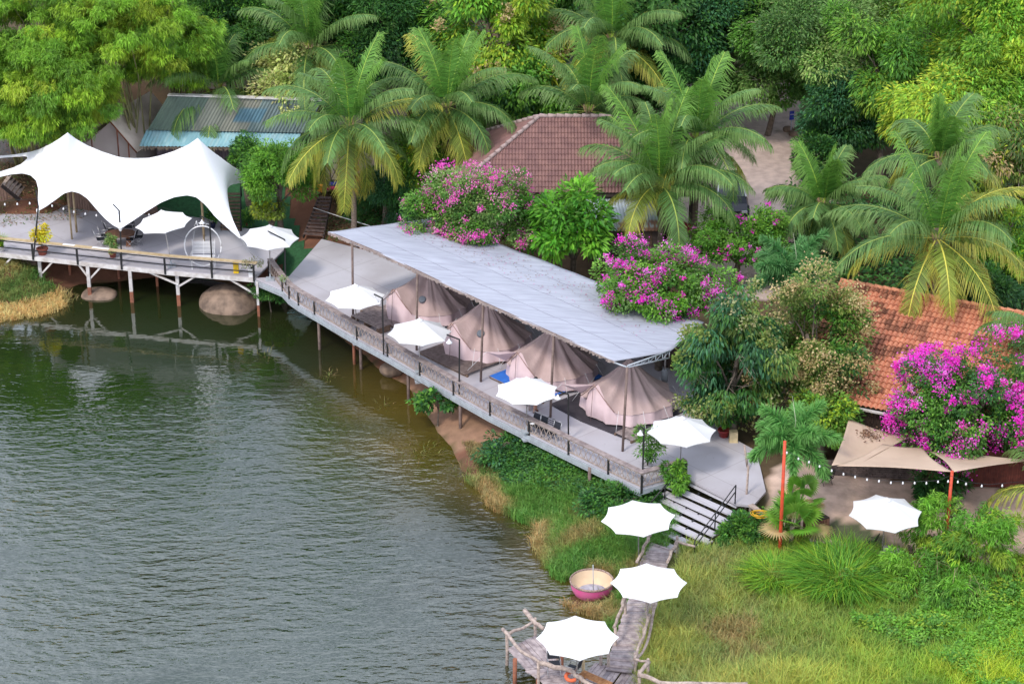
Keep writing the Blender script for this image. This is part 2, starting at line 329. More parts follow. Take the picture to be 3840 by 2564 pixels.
# water sheet
def fbm0(x, y): return .6 * vnoise(x, y, 1.8, 31) + .4 * vnoise(x, y, .7, 32)
wx = np.concatenate([np.linspace(-600, -42, 12), np.arange(-40, 15, .5), np.linspace(16, 60, 12)]); wy = np.concatenate([np.linspace(-300, 58, 20), np.arange(60, 110, .5), [115, 140]])
WX, WY = np.meshgrid(wx, wy); x_, y_ = WX.ravel(), WY.ravel(); dd = segdist(x_, y_, SH)
k = np.clip(dd / 9.0 + (vnoise(x_, y_, 2.0, 5) - .5) * .4, 0, 1)[:, None]; k = k ** .7
wc = np.array([.13, .085, .010]) * (1 - k) + np.array([.016, .038, .006]) * k
_c = P('d', 985, 985, 0); kk = np.clip(1.35 - np.hypot((x_ - _c.x) / 6.0, (y_ - _c.y) / 7.5), 0, 1)[:, None]; kk = np.maximum(kk * .75, np.clip((x_ + 1) / 6, 0, .6)[:, None]) * (.7 + .5 * fbm0(x_, y_)[:, None])          # the pond is ambercoloured only over the sandy shallows on the right
wc = wc * kk + (np.array([.020, .022, .007]) * (1 - k) + np.array([.010, .023, .006]) * k) * (1 - kk)
nx = len(wx); ny = len(wy); I, J = np.meshgrid(np.arange(nx - 1), np.arange(ny - 1)); q = (J * nx + I).ravel()
M_WATER = bpy.data.materials.new('pond_water'); M_WATER.use_nodes = True; n = M_WATER.node_tree; b = n.nodes['Principled BSDF']
b.inputs['Roughness'].default_value = .03; b.inputs['IOR'].default_value = 2.0; b.inputs['Specular IOR Level'].default_value = .62
a = n.nodes.new('ShaderNodeAttribute'); a.attribute_name = 'tint'; n.links.new(a.outputs['Color'], b.inputs['Base Color'])
co = n.nodes.new('ShaderNodeTexCoord')
def wn(scale, stretch, rot, det=2):
    m_ = n.nodes.new('ShaderNodeMapping'); m_.inputs['Scale'].default_value = stretch; m_.inputs['Rotation'].default_value = (0, 0, rot); n.links.new(co.outputs['Object'], m_.inputs['Vector'])
    t = n.nodes.new('ShaderNodeTexNoise'); t.inputs['Scale'].default_value = scale; t.inputs['Detail'].default_value = det; n.links.new(m_.outputs['Vector'], t.inputs['Vector']); return t.outputs['Fac']
def mth(op, a_, b_=None):
    t = n.nodes.new('ShaderNodeMath'); t.operation = op
    for i, v in enumerate((a_, b_)):
        if v is None: continue
        if isinstance(v, (int, float)): t.inputs[i].default_value = v
        else: n.links.new(v, t.inputs[i])
    return t.outputs[0]
n1 = wn(1.5, (.6, 1.3, 1), R(-20), 2); n2 = wn(4.2, (.6, 1.3, 1), R(-12), 2); n3 = wn(.11, (1, 1, 1), 0, 2)
hgt = mth('ADD', mth('MULTIPLY', n1, .62), mth('MULTIPLY', n2, .25))
sxyz = n.nodes.new('ShaderNodeSeparateXYZ'); n.links.new(co.outputs['Object'], sxyz.inputs[0])
mr = n.nodes.new('ShaderNodeMapRange'); n.links.new(sxyz.outputs['Y'], mr.inputs['Value'])
mr.inputs['From Min'].default_value = 95; mr.inputs['From Max'].default_value = 72; mr.inputs['To Min'].default_value = .06; mr.inputs['To Max'].default_value = 1.0
amp = mth('MULTIPLY', mr.outputs['Result'], mth('MAXIMUM', mth('SUBTRACT', mth('MULTIPLY', n3, 3.4), .75), .25))
bb = n.nodes.new('ShaderNodeBump'); bb.inputs['Distance'].default_value = .20; n.links.new(amp, bb.inputs['Strength']); n.links.new(hgt, bb.inputs['Height']); n.links.new(bb.outputs['Normal'], b.inputs['Normal'])
o = np_mesh('water', np.stack([x_, y_, x_ * 0], 1), np.stack([q, q + 1, q + nx + 1, q + nx], 1), M_WATER, tint=wc); tag(o, kind='structure')
def drape(poly_src, Z, name, m, dz=.03, step=.35):
    pl = pxpoly(poly_src, Z); x0, y0 = pl.min(0); x1, y1 = pl.max(0)
    X = np.arange(x0, x1 + step, step); Y = np.arange(y0, y1 + step, step); XX, YY = np.meshgrid(X, Y); zz = ground(XX.ravel(), YY.ravel()) + dz
    nx = len(X); I, J = np.meshgrid(np.arange(nx - 1), np.arange(len(Y) - 1)); q = (J * nx + I).ravel(); F = np.stack([q, q + 1, q + nx + 1, q + nx], 1)
    cx = XX.ravel()[F].mean(1); cy = YY.ravel()[F].mean(1); F = F[inside(cx, cy, pl)]
    u, inv = np.unique(F, return_inverse=True); V = np.stack([XX.ravel(), YY.ravel(), zz], 1)[u]
    return np_mesh(name, V, inv.reshape(-1, 4), m, smooth=True)
tag(drape([(958, 1035), (1000, 1005), (1068, 932), (1000, 870), (600, 790), (480, 770), (500, 720), (700, 700), (880, 735), (1010, 760), (1060, 740), (1140, 900), (1215, 893), (1150, 960), (1084, 1040), (1030, 1060)], 2.0, 'turf', M_TURF, .05), kind='structure')
# ---------------------------------------------------------------- foliage builders
def nrmz(a): return a / (np.linalg.norm(a, axis=-1, keepdims=True) + 1e-9)
def rdir(rs, n): return nrmz(rs.normal(size=(n, 3)))
def leafq(pos, ax, nr, Ln, Wd, tint, droop=.12):
    """one folded leaf face per entry"""
    ax = nrmz(ax); sd_ = nrmz(np.cross(ax, nr)); Ln = Ln[:, None]; Wd = Wd[:, None]
    mid = pos + ax * Ln * .45; tip = pos + ax * Ln; tip[:, 2] -= droop * Ln[:, 0]
    V = np.stack([pos, mid + sd_ * Wd / 2, tip, mid - sd_ * Wd / 2], 1).reshape(-1, 3)
    return V, np.repeat(tint, 4, 0)
def quads(n, b=0): return (np.arange(n * 4).reshape(-1, 4) + b)
# leaf colours (albedo)
G_BAMB = [(.13, .25, .022), (.17, .28, .02), (.09, .19, .02), (.21, .28, .025), (.12, .24, .02)]
G_DARK = [(.025, .085, .02), (.035, .11, .02), (.02, .07, .02), (.05, .13, .025)]
G_MID = [(.06, .16, .02), (.085, .20, .025), (.045, .13, .02), (.11, .23, .03)]
G_BRT = [(.09, .22, .02), (.12, .25, .025), (.07, .18, .02), (.18, .27, .025)]
G_LIME = [(.19, .28, .02), (.26, .31, .025), (.13, .25, .02), (.10, .22, .02)]
G_OLIVE = [(.10, .15, .03), (.14, .18, .04), (.07, .13, .03), (.18, .20, .06)]
G_DUSTY = [(.10, .19, .05), (.13, .22, .06), (.07, .15, .04), (.17, .24, .07)]
G_BUFF = [(.34, .25, .12), (.28, .22, .10), (.40, .31, .17), (.20, .20, .07)]
G_BLUEG = [(.03, .10, .045), (.045, .13, .055), (.025, .085, .04)]
G_PALE = [(.30, .34, .10), (.36, .38, .14), (.24, .30, .08), (.42, .40, .18)]
MAG = [(.62, .02, .36), (.70, .04, .42), (.52, .015, .30), (.74, .16, .46)]
PNK = [(.70, .10, .34), (.62, .05, .32), (.74, .24, .36), (.55, .03, .33)]
def ctab(rs, cols, idx, jit=.36):
    c = np.array(cols)[idx % len(cols)]; return c * rs.uniform(1 - jit, 1 + jit, (len(idx), 1)) * rs.uniform(.93, 1.07, (len(idx), 3))
def crown_arrays(seed, Rx, Ry, Rz, ncl, clr, nleaf, L_, W_, cols, droop=.3, up=.35, shell=.55, low=-.55, flat=.8, cl_cols=None, sprig=0):
    rs = np.random.RandomState(seed)
    d = rdir(rs, ncl * 3); d = d[d[:, 2] > low][:ncl]; ncl = len(d); rho = rs.uniform(shell, 1.0, (ncl, 1)) * rs.uniform(.9, 1.08, (ncl, 1))
    lob = 1 + .16 * np.sin(3 * np.arctan2(d[:, 1], d[:, 0]) + seed)[:, None] + .10 * np.sin(5 * np.arctan2(d[:, 1], d[:, 0]) + 2 * seed)[:, None]
    cc = d * rho * np.array([Rx, Ry, Rz]) * lob; cr = clr * rs.uniform(.65, 1.35, ncl)
    k = rs.randint(0, ncl, nleaf); v = rdir(rs, nleaf); v[:, 2] = v[:, 2] * flat + .12
    rad = cr[k][:, None] * rs.uniform(.35, 1.0, (nleaf, 1)) ** .6
    pos = cc[k] + v * rad
    outw = nrmz(pos / np.array([Rx, Ry, Rz]))
    ax = v * .7 + outw * .5 + rdir(rs, nleaf) * .55; ax[:, 2] -= droop
    nr = nrmz(outw * .5 + rdir(rs, nleaf) * .6 + np.array([0, 0, up + .5]))
    cidx = rs.randint(0, 97, ncl)[k] + (rs.rand(nleaf) < .35) * rs.randint(0, 5, nleaf)
    tint = ctab(rs, cols, cidx) * (rs.uniform(.78, 1.2, ncl)[k])[:, None]
    V, T = leafq(pos, ax, nr, L_ * rs.uniform(.6, 1.3, nleaf), W_ * rs.uniform(.7, 1.25, nleaf), tint)
    return V, T, cc, cr
def blossom_arrays(seed, cc, cr, n, size, cols, R_, side=None, nclus=60, clus=.28):
    rs = np.random.RandomState(seed + 77); k = rs.randint(0, len(cc), nclus); v = rdir(rs, nclus); v[:, 2] = np.abs(v[:, 2]) * .7 + .05; v[:, 1] -= .35; v = nrmz(v)
    outw = nrmz(cc[k] / np.array(R_)); ctr = cc[k] + nrmz(v + outw) * cr[k][:, None] * 1.0
    j = rs.randint(0, nclus, n); pos = ctr[j] + rs.normal(size=(n, 3)) * clus * rs.uniform(.4, 1.2, nclus)[j][:, None]
    ax = rdir(rs, n); nr = rdir(rs, n) + np.array([0, -.3, .6]); tint = ctab(rs, cols, rs.randint(0, 50, nclus)[j] + (rs.rand(n) < .3) * 1, .15)
    return leafq(pos, ax, nr, size * rs.uniform(.6, 1.3, n), size * .8 * rs.uniform(.7, 1.2, n), tint, 0)
def limbs(rs, base, top, ends, r0, par, m_=None, bend=.15, nb=12):
    m = MB(); base = Vector(base); top = Vector(top); H = (top - base).length
    mid = base.lerp(top, .5) + Vector((rs.uniform(-1, 1), rs.uniform(-1, 1), 0)) * H * bend * .5
    pts = [base - Vector((0, 0, .4)), base, base.lerp(mid, .6), mid, mid.lerp(top, .5), top]; m.tube(pts, [r0 * 1.35, r0 * 1.2, r0, r0 * .85, r0 * .7, r0 * .5], 8)
    for e in ends:
        e = Vector(e); s_ = mid.lerp(top, rs.uniform(-.1, .9)); q1 = s_.lerp(e, .45) + Vector((rs.uniform(-.2, .2), rs.uniform(-.2, .2), rs.uniform(0, .35))); m.tube([s_, q1, e], [r0 * .42, r0 * .26, r0 * .10], 6)
    return m.build('trunk', m_ or M_BARK, par)
TREES = {}
def tree(name, label, cat, v, x, y, zc, R_, cols, seed, dens=1.0, leaf=(.24, .095), blossom=None, ncl=34, clr=None, droop=.3, group=None, trunk=.16, copy=None, low=-.55, extra=None, nb=10, shell=.55, dy=0, barkm=None, base=None):
    c = P(v, x, y, zc); bx, by = (c.x, c.y + dy); g = gz(bx, by); h = zc - g
    t = thing(name, label, cat, (bx, by, g), group=group); rs = np.random.RandomState(seed)
    Rx, Ry, Rz = R_; clr = clr or (Rx + Ry + Rz) / 3 * .36
    area = 4 * math.pi * ((Rx * Ry + Ry * Rz + Rx * Rz) / 3); n = int(dens * area * 2.9 / (leaf[0] * leaf[1] * .5) * .95); n = min(n, 80000)
    V, T, cc, cr = crown_arrays(seed, Rx, Ry, Rz, ncl, clr, n, leaf[0], leaf[1], cols, droop=droop, low=low, shell=shell)
    off = np.array([bx, by, zc])
    ends = cc[rs.choice(len(cc), min(nb, len(cc)), False)] * .92 + off
    limbs(rs, (bx, by, g), (bx + rs.uniform(-.2, .2), by, max(g + .3, zc + Rz * .25)), [tuple(e) for e in ends], trunk, t, barkm)
    np_mesh('crown', V + off, quads(n), LEAF, t, tint=T)
    if blossom:
        for (bn, cols_, nb_, size, nclus, clus) in blossom:
            Vb, Tb = blossom_arrays(seed + nclus, cc, cr, nb_, size, cols_, R_, nclus=nclus, clus=clus * .72); np_mesh(bn, Vb + off, quads(nb_), LEAF, t, tint=Tb)
    return t
# ---- palms
def frond_arrays(rs, org, az, e0, Lf, bend, npair=70, ll=1.0, tcol=None, lw=.05, plume=False, droop=1.0):
    n = 14; s_ = np.linspace(0, 1, n); el = e0 - bend * s_ ** 1.4; ds = Lf / (n - 1)
    hx = np.cumsum(np.concatenate([[0], np.cos(el[:-1]) * ds])); hz = np.cumsum(np.concatenate([[0], np.sin(el[:-1]) * ds]))
    d2 = np.array([math.cos(az), math.sin(az), 0]); side = np.array([-math.sin(az), math.cos(az), 0]); tw = rs.uniform(-.25, .25)
    pts = org + d2 * hx[:, None] + np.array([0, 0, 1]) * hz[:, None] + side * (tw * s_ ** 2 * Lf * .25)[:, None]
    # rachis ribbon
    wd = .034 * (1 - .8 * s_) + .006; up_ = np.array([0, 0, 1.0]); RV = []; 
    a = pts + side * wd[:, None]; b = pts - side * wd[:, None]; Vr = []; 
    for i in range(n - 1): Vr += [a[i], a[i + 1], b[i + 1], b[i]]
    Vr = np.array(Vr); Tr = np.tile(np.array(tcol['rachis']), (len(Vr), 1))
    t = np.linspace(.13, .99, npair); t = np.repeat(t, 2) + rs.uniform(-.004, .004, npair * 2); sg = np.tile([1, -1], npair).astype(float)
    p = np.stack([np.interp(t, s_, pts[:, k]) for k in range(3)], 1); e_ = np.interp(t, s_, el); fwd = d2 * np.cos(e_)[:, None] + np.array([0, 0, 1]) * np.sin(e_)[:, None]; upn = -d2 * np.sin(e_)[:, None] + np.array([0, 0, 1]) * np.cos(e_)[:, None]
    prof = np.sin(np.pi * np.clip(.16 + .80 * t, 0, 1)) ** .55; l_ = ll * prof * rs.uniform(.72, 1.15, len(t)) * (1 + .12 * np.sin(t * 17 + rs.uniform(0, 6)))
    fw = .42 + .75 * t ** 1.4 + .08 * np.sin(t * 29 + rs.uniform(0, 6))
    if plume:
        ang = rs.uniform(0, 2 * math.pi, len(t)); lat = side * np.cos(ang)[:, None] + upn * np.sin(ang)[:, None]; dir1 = nrmz(lat * 1.0 + fwd * (.35 + .5 * t)[:, None]); dr = .35
    else:
        dir1 = nrmz(side * sg[:, None] + fwd * fw[:, None] + upn * rs.uniform(-.12, .18, len(t))[:, None] + np.array([0, 0, -.12])); dr = droop
    m1 = p + dir1 * (l_ * .5)[:, None]; m1[:, 2] -= .06 * l_ * dr
    dir2 = dir1.copy(); dir2[:, 2] -= (.7 + 1.3 * rs.rand(len(t)) + .4 * np.sin(t * 21 + rs.uniform(0, 6))) * dr; dir2 = nrmz(dir2); m2 = m1 + dir2 * (l_ * .5)[:, None]
    wv = nrmz(fwd) * (lw / 2); 
    if plume: wv = nrmz(np.cross(dir1, rdir(rs, len(t)))) * (lw / 2)
    q1 = np.stack([p - wv * .6, p + wv * .6, m1 + wv, m1 - wv], 1).reshape(-1, 3); q2 = np.stack([m1 - wv, m1 + wv, m2 + wv * .25, m2 - wv * .25], 1).reshape(-1, 3)
    base = np.array(tcol['a'])[None] * (1 - t[:, None]) + np.array(tcol['b'])[None] * t[:, None]; base = base * rs.uniform(.62, 1.35, (len(t), 1)); tp = base * .6 + np.array(tcol['tip'])[None] * .4
    return np.concatenate([q1, q2, Vr]), np.concatenate([np.repeat(base, 4, 0), np.repeat(tp, 4, 0), Tr])
PC_G = dict(a=(.05, .12, .03), b=(.085, .165, .045), tip=(.16, .23, .07), rachis=(.28, .34, .07))
PC_Y = dict(a=(.10, .16, .03), b=(.20, .23, .035), tip=(.42, .36, .06), rachis=(.50, .46, .08))
PC_N = dict(a=(.06, .16, .025), b=(.09, .19, .03), tip=(.13, .24, .04), rachis=(.25, .36, .05))
PC_O = dict(a=(.34, .22, .04), b=(.46, .26, .06), tip=(.50, .30, .12), rachis=(.52, .34, .10))
def palm(label, v, x, y, zc, Lf, seed, nf=26, yellow=.3, npair=92, group='coconut palms', nuts=0, upright=0.0, ll=1.22, trunk_r=.15, lean=(0, 0), lowest=-48, dead=0, name='coconut_palm', ground_z=None, az_skip=None):
    c = P(v, x, y, zc); bx = c.x + lean[0]; by = c.y + lean[1]; g = gz(bx, by) if ground_z is None else ground_z
    t = thing(name, label, 'palm', (bx, by, g), group=group); rs = np.random.RandomState(seed); org = np.array(tuple(c))
    VV = []; TT = []; tl0 = rs.uniform(0, .25); tl1 = rs.uniform(0, 6.28)
    for i in range(nf):
        f = (i + .5) / nf; e0 = R(86) * (1 - f) ** .8 + R(lowest) * f ** 1.1 + upright * (1 - f); e0 += rs.uniform(-.2, .2) + tl0 * math.cos(i * 2.39996 - tl1); az = i * 2.39996 + rs.uniform(-.32, .32)
        bend = R(38 + 62 * min(1, .25 + f)) * rs.uniform(.8, 1.15) * (.55 if f < .15 else 1)
        if e0 < 0: bend *= .72
        if rs.rand() < .07: continue
        tc_ = PC_N if f < .15 else (PC_Y if (f > .60 and rs.rand() < yellow * 1.5) or rs.rand() < yellow * .12 else PC_G)
        if dead and i >= nf - dead: tc_ = PC_O
        V, T = frond_arrays(rs, org + np.array([math.cos(az), math.sin(az), 0]) * .08, az, e0, Lf * 1.08 * rs.uniform(.85, 1.12) * (1 - .12 * (f > .85)), bend, npair, ll * rs.uniform(.9, 1.1), tc_, .055)
        VV.append(V); TT.append(T)
    VV = np.concatenate(VV); TT = np.concatenate(TT); np_mesh('crown', VV, quads(len(VV) // 4), LEAF, t, tint=TT)
    pts = [(bx, by, g - .3), (bx, by, g)] + [tuple(Vector((bx, by, g)).lerp(c, k) + Vector((.12 * math.sin(k * 3), 0, 0))) for k in (.25, .5, .75)] + [tuple(c)]
    MB().tube(pts, [trunk_r * 1.7, trunk_r * 1.4, trunk_r, trunk_r * .9, trunk_r * .85, trunk_r * 1.15], 10).build('trunk', M_PBARK, t)
    m = MB()
    for i in range(10): a = i * 2.4; m.tube([c + Vector((0, 0, -.25)), c + Vector((math.cos(a) * .2, math.sin(a) * .2, .05)), c + Vector((math.cos(a) * .30, math.sin(a) * .30, .35))], [.06, .05, .015], 5)
    m.build('sheath', mat('palm_sheath', (.38, .27, .15), .9, (.22, .14, .08), 8), t)
    for i in range(nuts):
        a = rs.uniform(0, 6.28); q_ = c + Vector((math.cos(a) * rs.uniform(.2, .38), -abs(math.sin(a)) * .35 - .05, -.25 - rs.uniform(0, .4)))
        MB().lathe([(0, .14), (.07, .11), (.115, .02), (.11, -.05), (.06, -.12), (0, -.14)], 10, q_).build('coconut', mat('coconut_husk', (.30, .36, .05), .5, (.22, .30, .04)), t)
    return t
def foxtail(label, v, x, y, zc, seed, Lf=2.3, nf=11, cols=None, name='foxtail_palm', zb=None):
    c = P(v, x, y, zc); g = gz(c.x, c.y); t = thing(name, label, 'palm', (c.x, c.y, g), group='bushy foxtail palms'); rs = np.random.RandomState(seed); VV = []; TT = []
    cc_ = cols or dict(a=(.035, .13, .04), b=(.06, .17, .05), tip=(.12, .24, .08), rachis=(.3, .36, .12))
    for i in range(nf):
        f = (i + .5) / nf; V, T = frond_arrays(rs, np.array(tuple(c)), i * 2.39996 + .4, R(75) * (1 - f) + R(-5) * f, Lf * rs.uniform(.85, 1.1), R(80) * (.6 + .5 * f), 210, .58, cc_, .045, True); VV.append(V); TT.append(T)
    VV = np.concatenate(VV); TT = np.concatenate(TT); np_mesh('crown', VV, quads(len(VV) // 4), LEAF, t, tint=TT)
    MB().tube([(c.x, c.y, g - .3), (c.x, c.y, (g + c.z) / 2), (c.x, c.y, c.z - .8)], [.13, .11, .09], 10).build('trunk', mat('smooth_palm_bark', (.36, .33, .29), .9, (.24, .22, .19), 5, stretch=(1, 1, 4)), t)
    MB().tube([(c.x, c.y, c.z - .85), (c.x, c.y, c.z - .4), (c.x, c.y, c.z + .1)], [.10, .11, .05], 10).build('crown_shaft', mat('crown_shaft', (.16, .22, .09), .6), t)
    p0 = c; MB().tube([c, c + Vector((.05, 0, 1.0)), c + Vector((-.15, 0, 2.1))], [.03, .02, .006], 5).build('spear', mat('spear_leaf', (.40, .46, .30), .7), t)
    return t
# ---- bamboo: arching culms with thin leaves in hanging sprays
def bamboo(label, v, x, y, zc, R_, seed, n=42000, cols=G_BAMB, group='bamboo clumps on the left', ncl=120, leaf=(.30, .05), culms=14, copyof=None, clr=.75, low=-.75, dy=0):
    c = P(v, x, y, zc); g = gz(c.x, c.y + dy); t = thing('bamboo_clump', label, 'bamboo', (c.x, c.y + dy, g), group=group)
    rs = np.random.RandomState(seed); Rx, Ry, Rz = R_; d = rdir(rs, ncl * 4); d = d[d[:, 2] > low][:ncl]; n_ = len(d)
    cc = d * rs.uniform(.55, 1.05, (n_, 1)) * np.array([Rx, Ry, Rz]); cr = clr * rs.uniform(.6, 1.4, n_)
    # sprays: bunches of ~7 leaves fanning from a twig node
    ns = n // 7; k = rs.randint(0, n_, ns); v_ = rdir(rs, ns); v_[:, 2] *= .6; node = cc[k] + v_ * (cr[k] * rs.uniform(.2, 1, ns))[:, None]
    outw = nrmz(node / np.array([Rx, Ry, Rz])); tw = nrmz(outw * .8 + rdir(rs, ns) * .6 + np.array([0, -.1, -.35]))
    kk = np.repeat(np.arange(ns), 7); m_ = len(kk); ax = tw[kk] + rdir(rs, m_) * .75; ax[:, 2] -= .25; pos = node[kk] + rdir(rs, m_) * .10
    ci = rs.randint(0, 97, n_)[k][kk]; tint = ctab(rs, cols, ci, .2) * rs.uniform(.8, 1.2, n_)[k][kk][:, None] * rs.uniform(.6, 1.35, ns)[kk][:, None]
    nr = rdir(rs, m_) * .8 + np.array([0, -.2, .9]); V, T = leafq(pos, ax, nr, leaf[0] * rs.uniform(.6, 1.25, m_), np.full(m_, leaf[1]), tint, .25)
    off = np.array(tuple(c)); np_mesh('foliage', V + off, quads(m_), LEAF, t, tint=T)
    m = MB(); CR_ = .05 if Rx > 2.5 else .012
    for i in range(culms):
        a = rs.uniform(0, 6.28); b = Vector((c.x + math.cos(a) * .5, c.y + dy + math.sin(a) * .5, g - .2)); e = Vector(tuple(cc[rs.randint(n_)] * .9 + off)); mid = b.lerp(e, .5) + Vector((0, 0, 1.4)); mid.x = b.x + (e.x - b.x) * .3; mid.y = b.y + (e.y - b.y) * .3
        m.tube([b, b.lerp(mid, .5), mid, mid.lerp(e, .5) + Vector((0, 0, .35)), e], [q9 * CR_ for q9 in (1, 1, .84, .6, .2)], 6)
    m.build('culms', mat('bamboo_culm', (.28, .28, .12), .6, (.20, .17, .08), 3), t); return t
# ---- narrow blades (grass tufts etc.)
def blades(rs, pos, h, w_, lean, tint, a=None):
    n = len(pos); a = rs.uniform(0, 2 * math.pi, n) if a is None else a; d = np.stack([np.cos(a), np.sin(a), 0 * a], 1); s_ = np.stack([-np.sin(a), np.cos(a), 0 * a], 1)
    mid = pos + d * (lean * h * .3)[:, None]; mid[:, 2] += h * .6; tip = pos + d * (lean * h)[:, None]; tip[:, 2] += h * (1 - .35 * lean)
    ww = w_ * .8
    q1 = np.stack([pos - s_ * w_, pos + s_ * w_, mid + s_ * ww, mid - s_ * ww], 1); q2 = np.stack([mid - s_ * ww, mid + s_ * ww, tip + s_ * w_ * .12, tip - s_ * w_ * .12], 1)
    return np.concatenate([q1, q2], 1).reshape(-1, 3), np.repeat(tint, 8, 0)
# ---------------------------------------------------------------- decks
DZ = 2.0
def flatpoly(pts, Z): return [P(*p, Z) if isinstance(p[0], str) else Vector((p[0], p[1], Z)) for p in pts]
# left pier deck
front = flatpoly([('s', -700, 880), ('s', -200, 925), ('s', 0, 947), ('s', 120, 960), ('s', 452, 996), ('s', 631, 1015), ('s', 958, 1042)], DZ)
back = flatpoly([('s', 1070, 930), ('s', 1010, 868), ('s', 890, 852), ('s', 815, 828), ('s', 640, 800), ('s', 480, 785), ('s', 200, 765), ('s', 120, 785), ('s', 0, 789), ('s', -300, 780), ('s', -700, 770)], DZ)
t = thing('pier_deck', 'long concrete terrace deck on white posts under the white stretch tent', 'deck', tuple(front[3]) [:2] + (0,))
MB().prism(front + back, .10).build('floor', M_CONC, t)
m = MB()
for a, b in zip(front[:-1], front[1:]): m.beam(a + Vector((0, -.03, -.12)), b + Vector((0, -.03, -.12)), .06, .22)
m.build('edge_beam', M_PWHITE, t)
def post(v, x0, yb, x1=None, zb=0.0, zt=1.9, r=.085, par=None, two=True, ztint=.62):
    p = P(v, x1 if x1 is not None else x0, yb, zb)
    m = MB().box((p.x, p.y, (zt + ztint) / 2), (r * 2, r * 2, zt - ztint)); o = m.build('post', M_PWHITE, par)
    m2 = MB().box((p.x, p.y, (ztint + zb - .5) / 2), (r * 2.1, r * 2.1, ztint - zb + .5)); m2.build('post_foot', M_RUST, o)
    return p
fp = [post('v4', 0, 1150, 288, par=t), post('v4', 0, 1215, 618, par=t), post('v4', 0, 1245, 905, par=t), post('v4', 0, 1268, 1225, par=t), post('v4', 0, 1340, 1770, par=t, r=.06)]
for x, y in [(480, 1045), (815, 1092), (1077, 1135), (1588, 1130)]:
    p = P('v4', x, y, .3); zb = max(gz(p.x, p.y) - .1, -.3); p = P('v4', x, y, max(gz(p.x, p.y), 0)); MB().box((p.x, p.y, (1.9 + zb) / 2), (.13, .13, 1.9 - zb)).build('post', M_RUST, t)
def frontpt(px_src, Z, dy=0.0):
    for a, b in zip(front[:-1], front[1:]):
        ua = 1920 + FPX * a.x / depth(a); ub = 1920 + FPX * b.x / depth(b)
        if ua <= px_src <= ub + 1e-6:
            f = (px_src - ua) / (ub - ua); q = a.lerp(b, f); q.z = Z; q.y += dy; return q
    q = front[-1].copy(); q.z = Z; q.y += dy; return q
for (x0, y0, x1, y1) in [(365, 955, 290, 1045), (530, 970, 600, 1070), (695, 985, 615, 1085), (990, 1015, 1220, 1125), (1345, 1060, 1225, 1135), (1555, 1080, 1760, 1200), (85, 930, 30, 990)]:
    a = src('v4', x0, y0); b_ = src('v4', x1, y1); A = frontpt(a[0], 1.85, .05); Yb = frontpt(b_[0], 1).y + .05; B = onray('v4', x1, y1, Yb)
    MB().beam(A, B, .07, .09).build('brace', M_PWHITE, t)
# railing of the pier
rl = thing('pier_railing', 'black metal railing with a broad pale timber top board along the left pier', 'railing', tuple(front[4])[:2] + (DZ,))
RH = .78
m = MB()
rpts = [frontpt(u, DZ + RH, .12) for u in (-690, 0, 120, 452, 631, 957)] ; rpts[-1] = front[-1] + Vector((.1, .1, RH))
for a, b in zip(rpts[:-1], rpts[1:]): m.beam(a, b, .26, .05)
m.build('top_board', M_TANW, rl)
for h in (.70, .34):
    m = MB()
    q_ = [frontpt(u, DZ + h, -.05) for u in (-690, 0, 120, 452, 631, 958)]
    for a, b in zip(q_[:-1], q_[1:]): m.beam(a, b, .045, .045)
    m.build('rail', M_BLACK, rl)
for x in (-480, -320, -130, 125, 293, 457, 620, 796, 953):
    q_ = frontpt(x, 0, -.06); MB().box((q_.x, q_.y, DZ + .27), (.10, .09, .9)).build('rail_post', M_BLACK, rl)
for x, ww in ((240, .6), (350, .85)):
    a = frontpt(x, DZ + RH + .029, .12); b = frontpt(x + 55 * ww / .75, DZ + RH + .029, .12); mm_ = MB().beam(a, b, .2, .008)
    own(mm_, 'paper_sheet', M_WPLAST, 'shorter white sheet lying on the pale timber rail' if ww < .7 else 'longer white sheet lying on the pale timber rail', 'sheet', 'white sheets on the timber rail')

# main deck
mf = flatpoly([('s', 958, 1042), ('s', 1060, 1085), ('s', 1085, 1113), ('s', 1120, 1138), ('s', 1180, 1172), ('s', 1339, 1266), ('s', 1454, 1329), ('s', 1575, 1400), ('s', 1701, 1473), ('s', 1838, 1550), ('s', 1984, 1623), ('s', 2132, 1696), ('s', 2281, 1769), ('s', 2406, 1828)], DZ)
mr_ = flatpoly([('s', 2572, 1780), ('s', 2592, 1800), ('s', 2765, 1889), ('s', 2824, 1895), ('s', 2872, 1842), ('s', 2837, 1690), ('s', 2760, 1648), ('s', 2680, 1560), (9.6, 87.4), (-3.2, 100.8), ('s', 1206, 896), ('s', 1084, 1036)], DZ)
t = thing('main_deck', 'long grey concrete deck carrying the beige tents above the pond', 'deck', (0, 88, 0))
MB().prism(mf + mr_, .10).build('floor', M_CONC, t)
m = MB()
for a, b in zip(mf[:-1], mf[1:]):
    m.beam(a + Vector((-.03, -.03, -.20)), b + Vector((-.03, -.03, -.20)), .06, .20); m.beam(a + Vector((-.01, -.01, -.36)), b + Vector((-.01, -.01, -.36)), .10, .07)
m.beam(mf[-1] + Vector((0, -.02, -.2)), mr_[0] + Vector((0, -.02, -.2)), .06, .22)
m.build('edge_beam', M_GALV, t)
for v, x, y in [('v5', 35, 930), ('v5', 272, 1030), ('v5', 318, 1065), ('v5', 643, 1280), ('v5', 997, 1460), ('v7', 938, 745), ('v7', 1175, 890), ('v12', 1210, 1560)]:
    p = P(v, x, y, .2); z = max(gz(p.x, p.y), 0.0); p = P(v, x, y, z); MB().tube([(p.x, p.y, z - .6), (p.x, p.y, 1.85)], .075, 8).build('post', M_POLE if x != 272 else M_RUST, t)
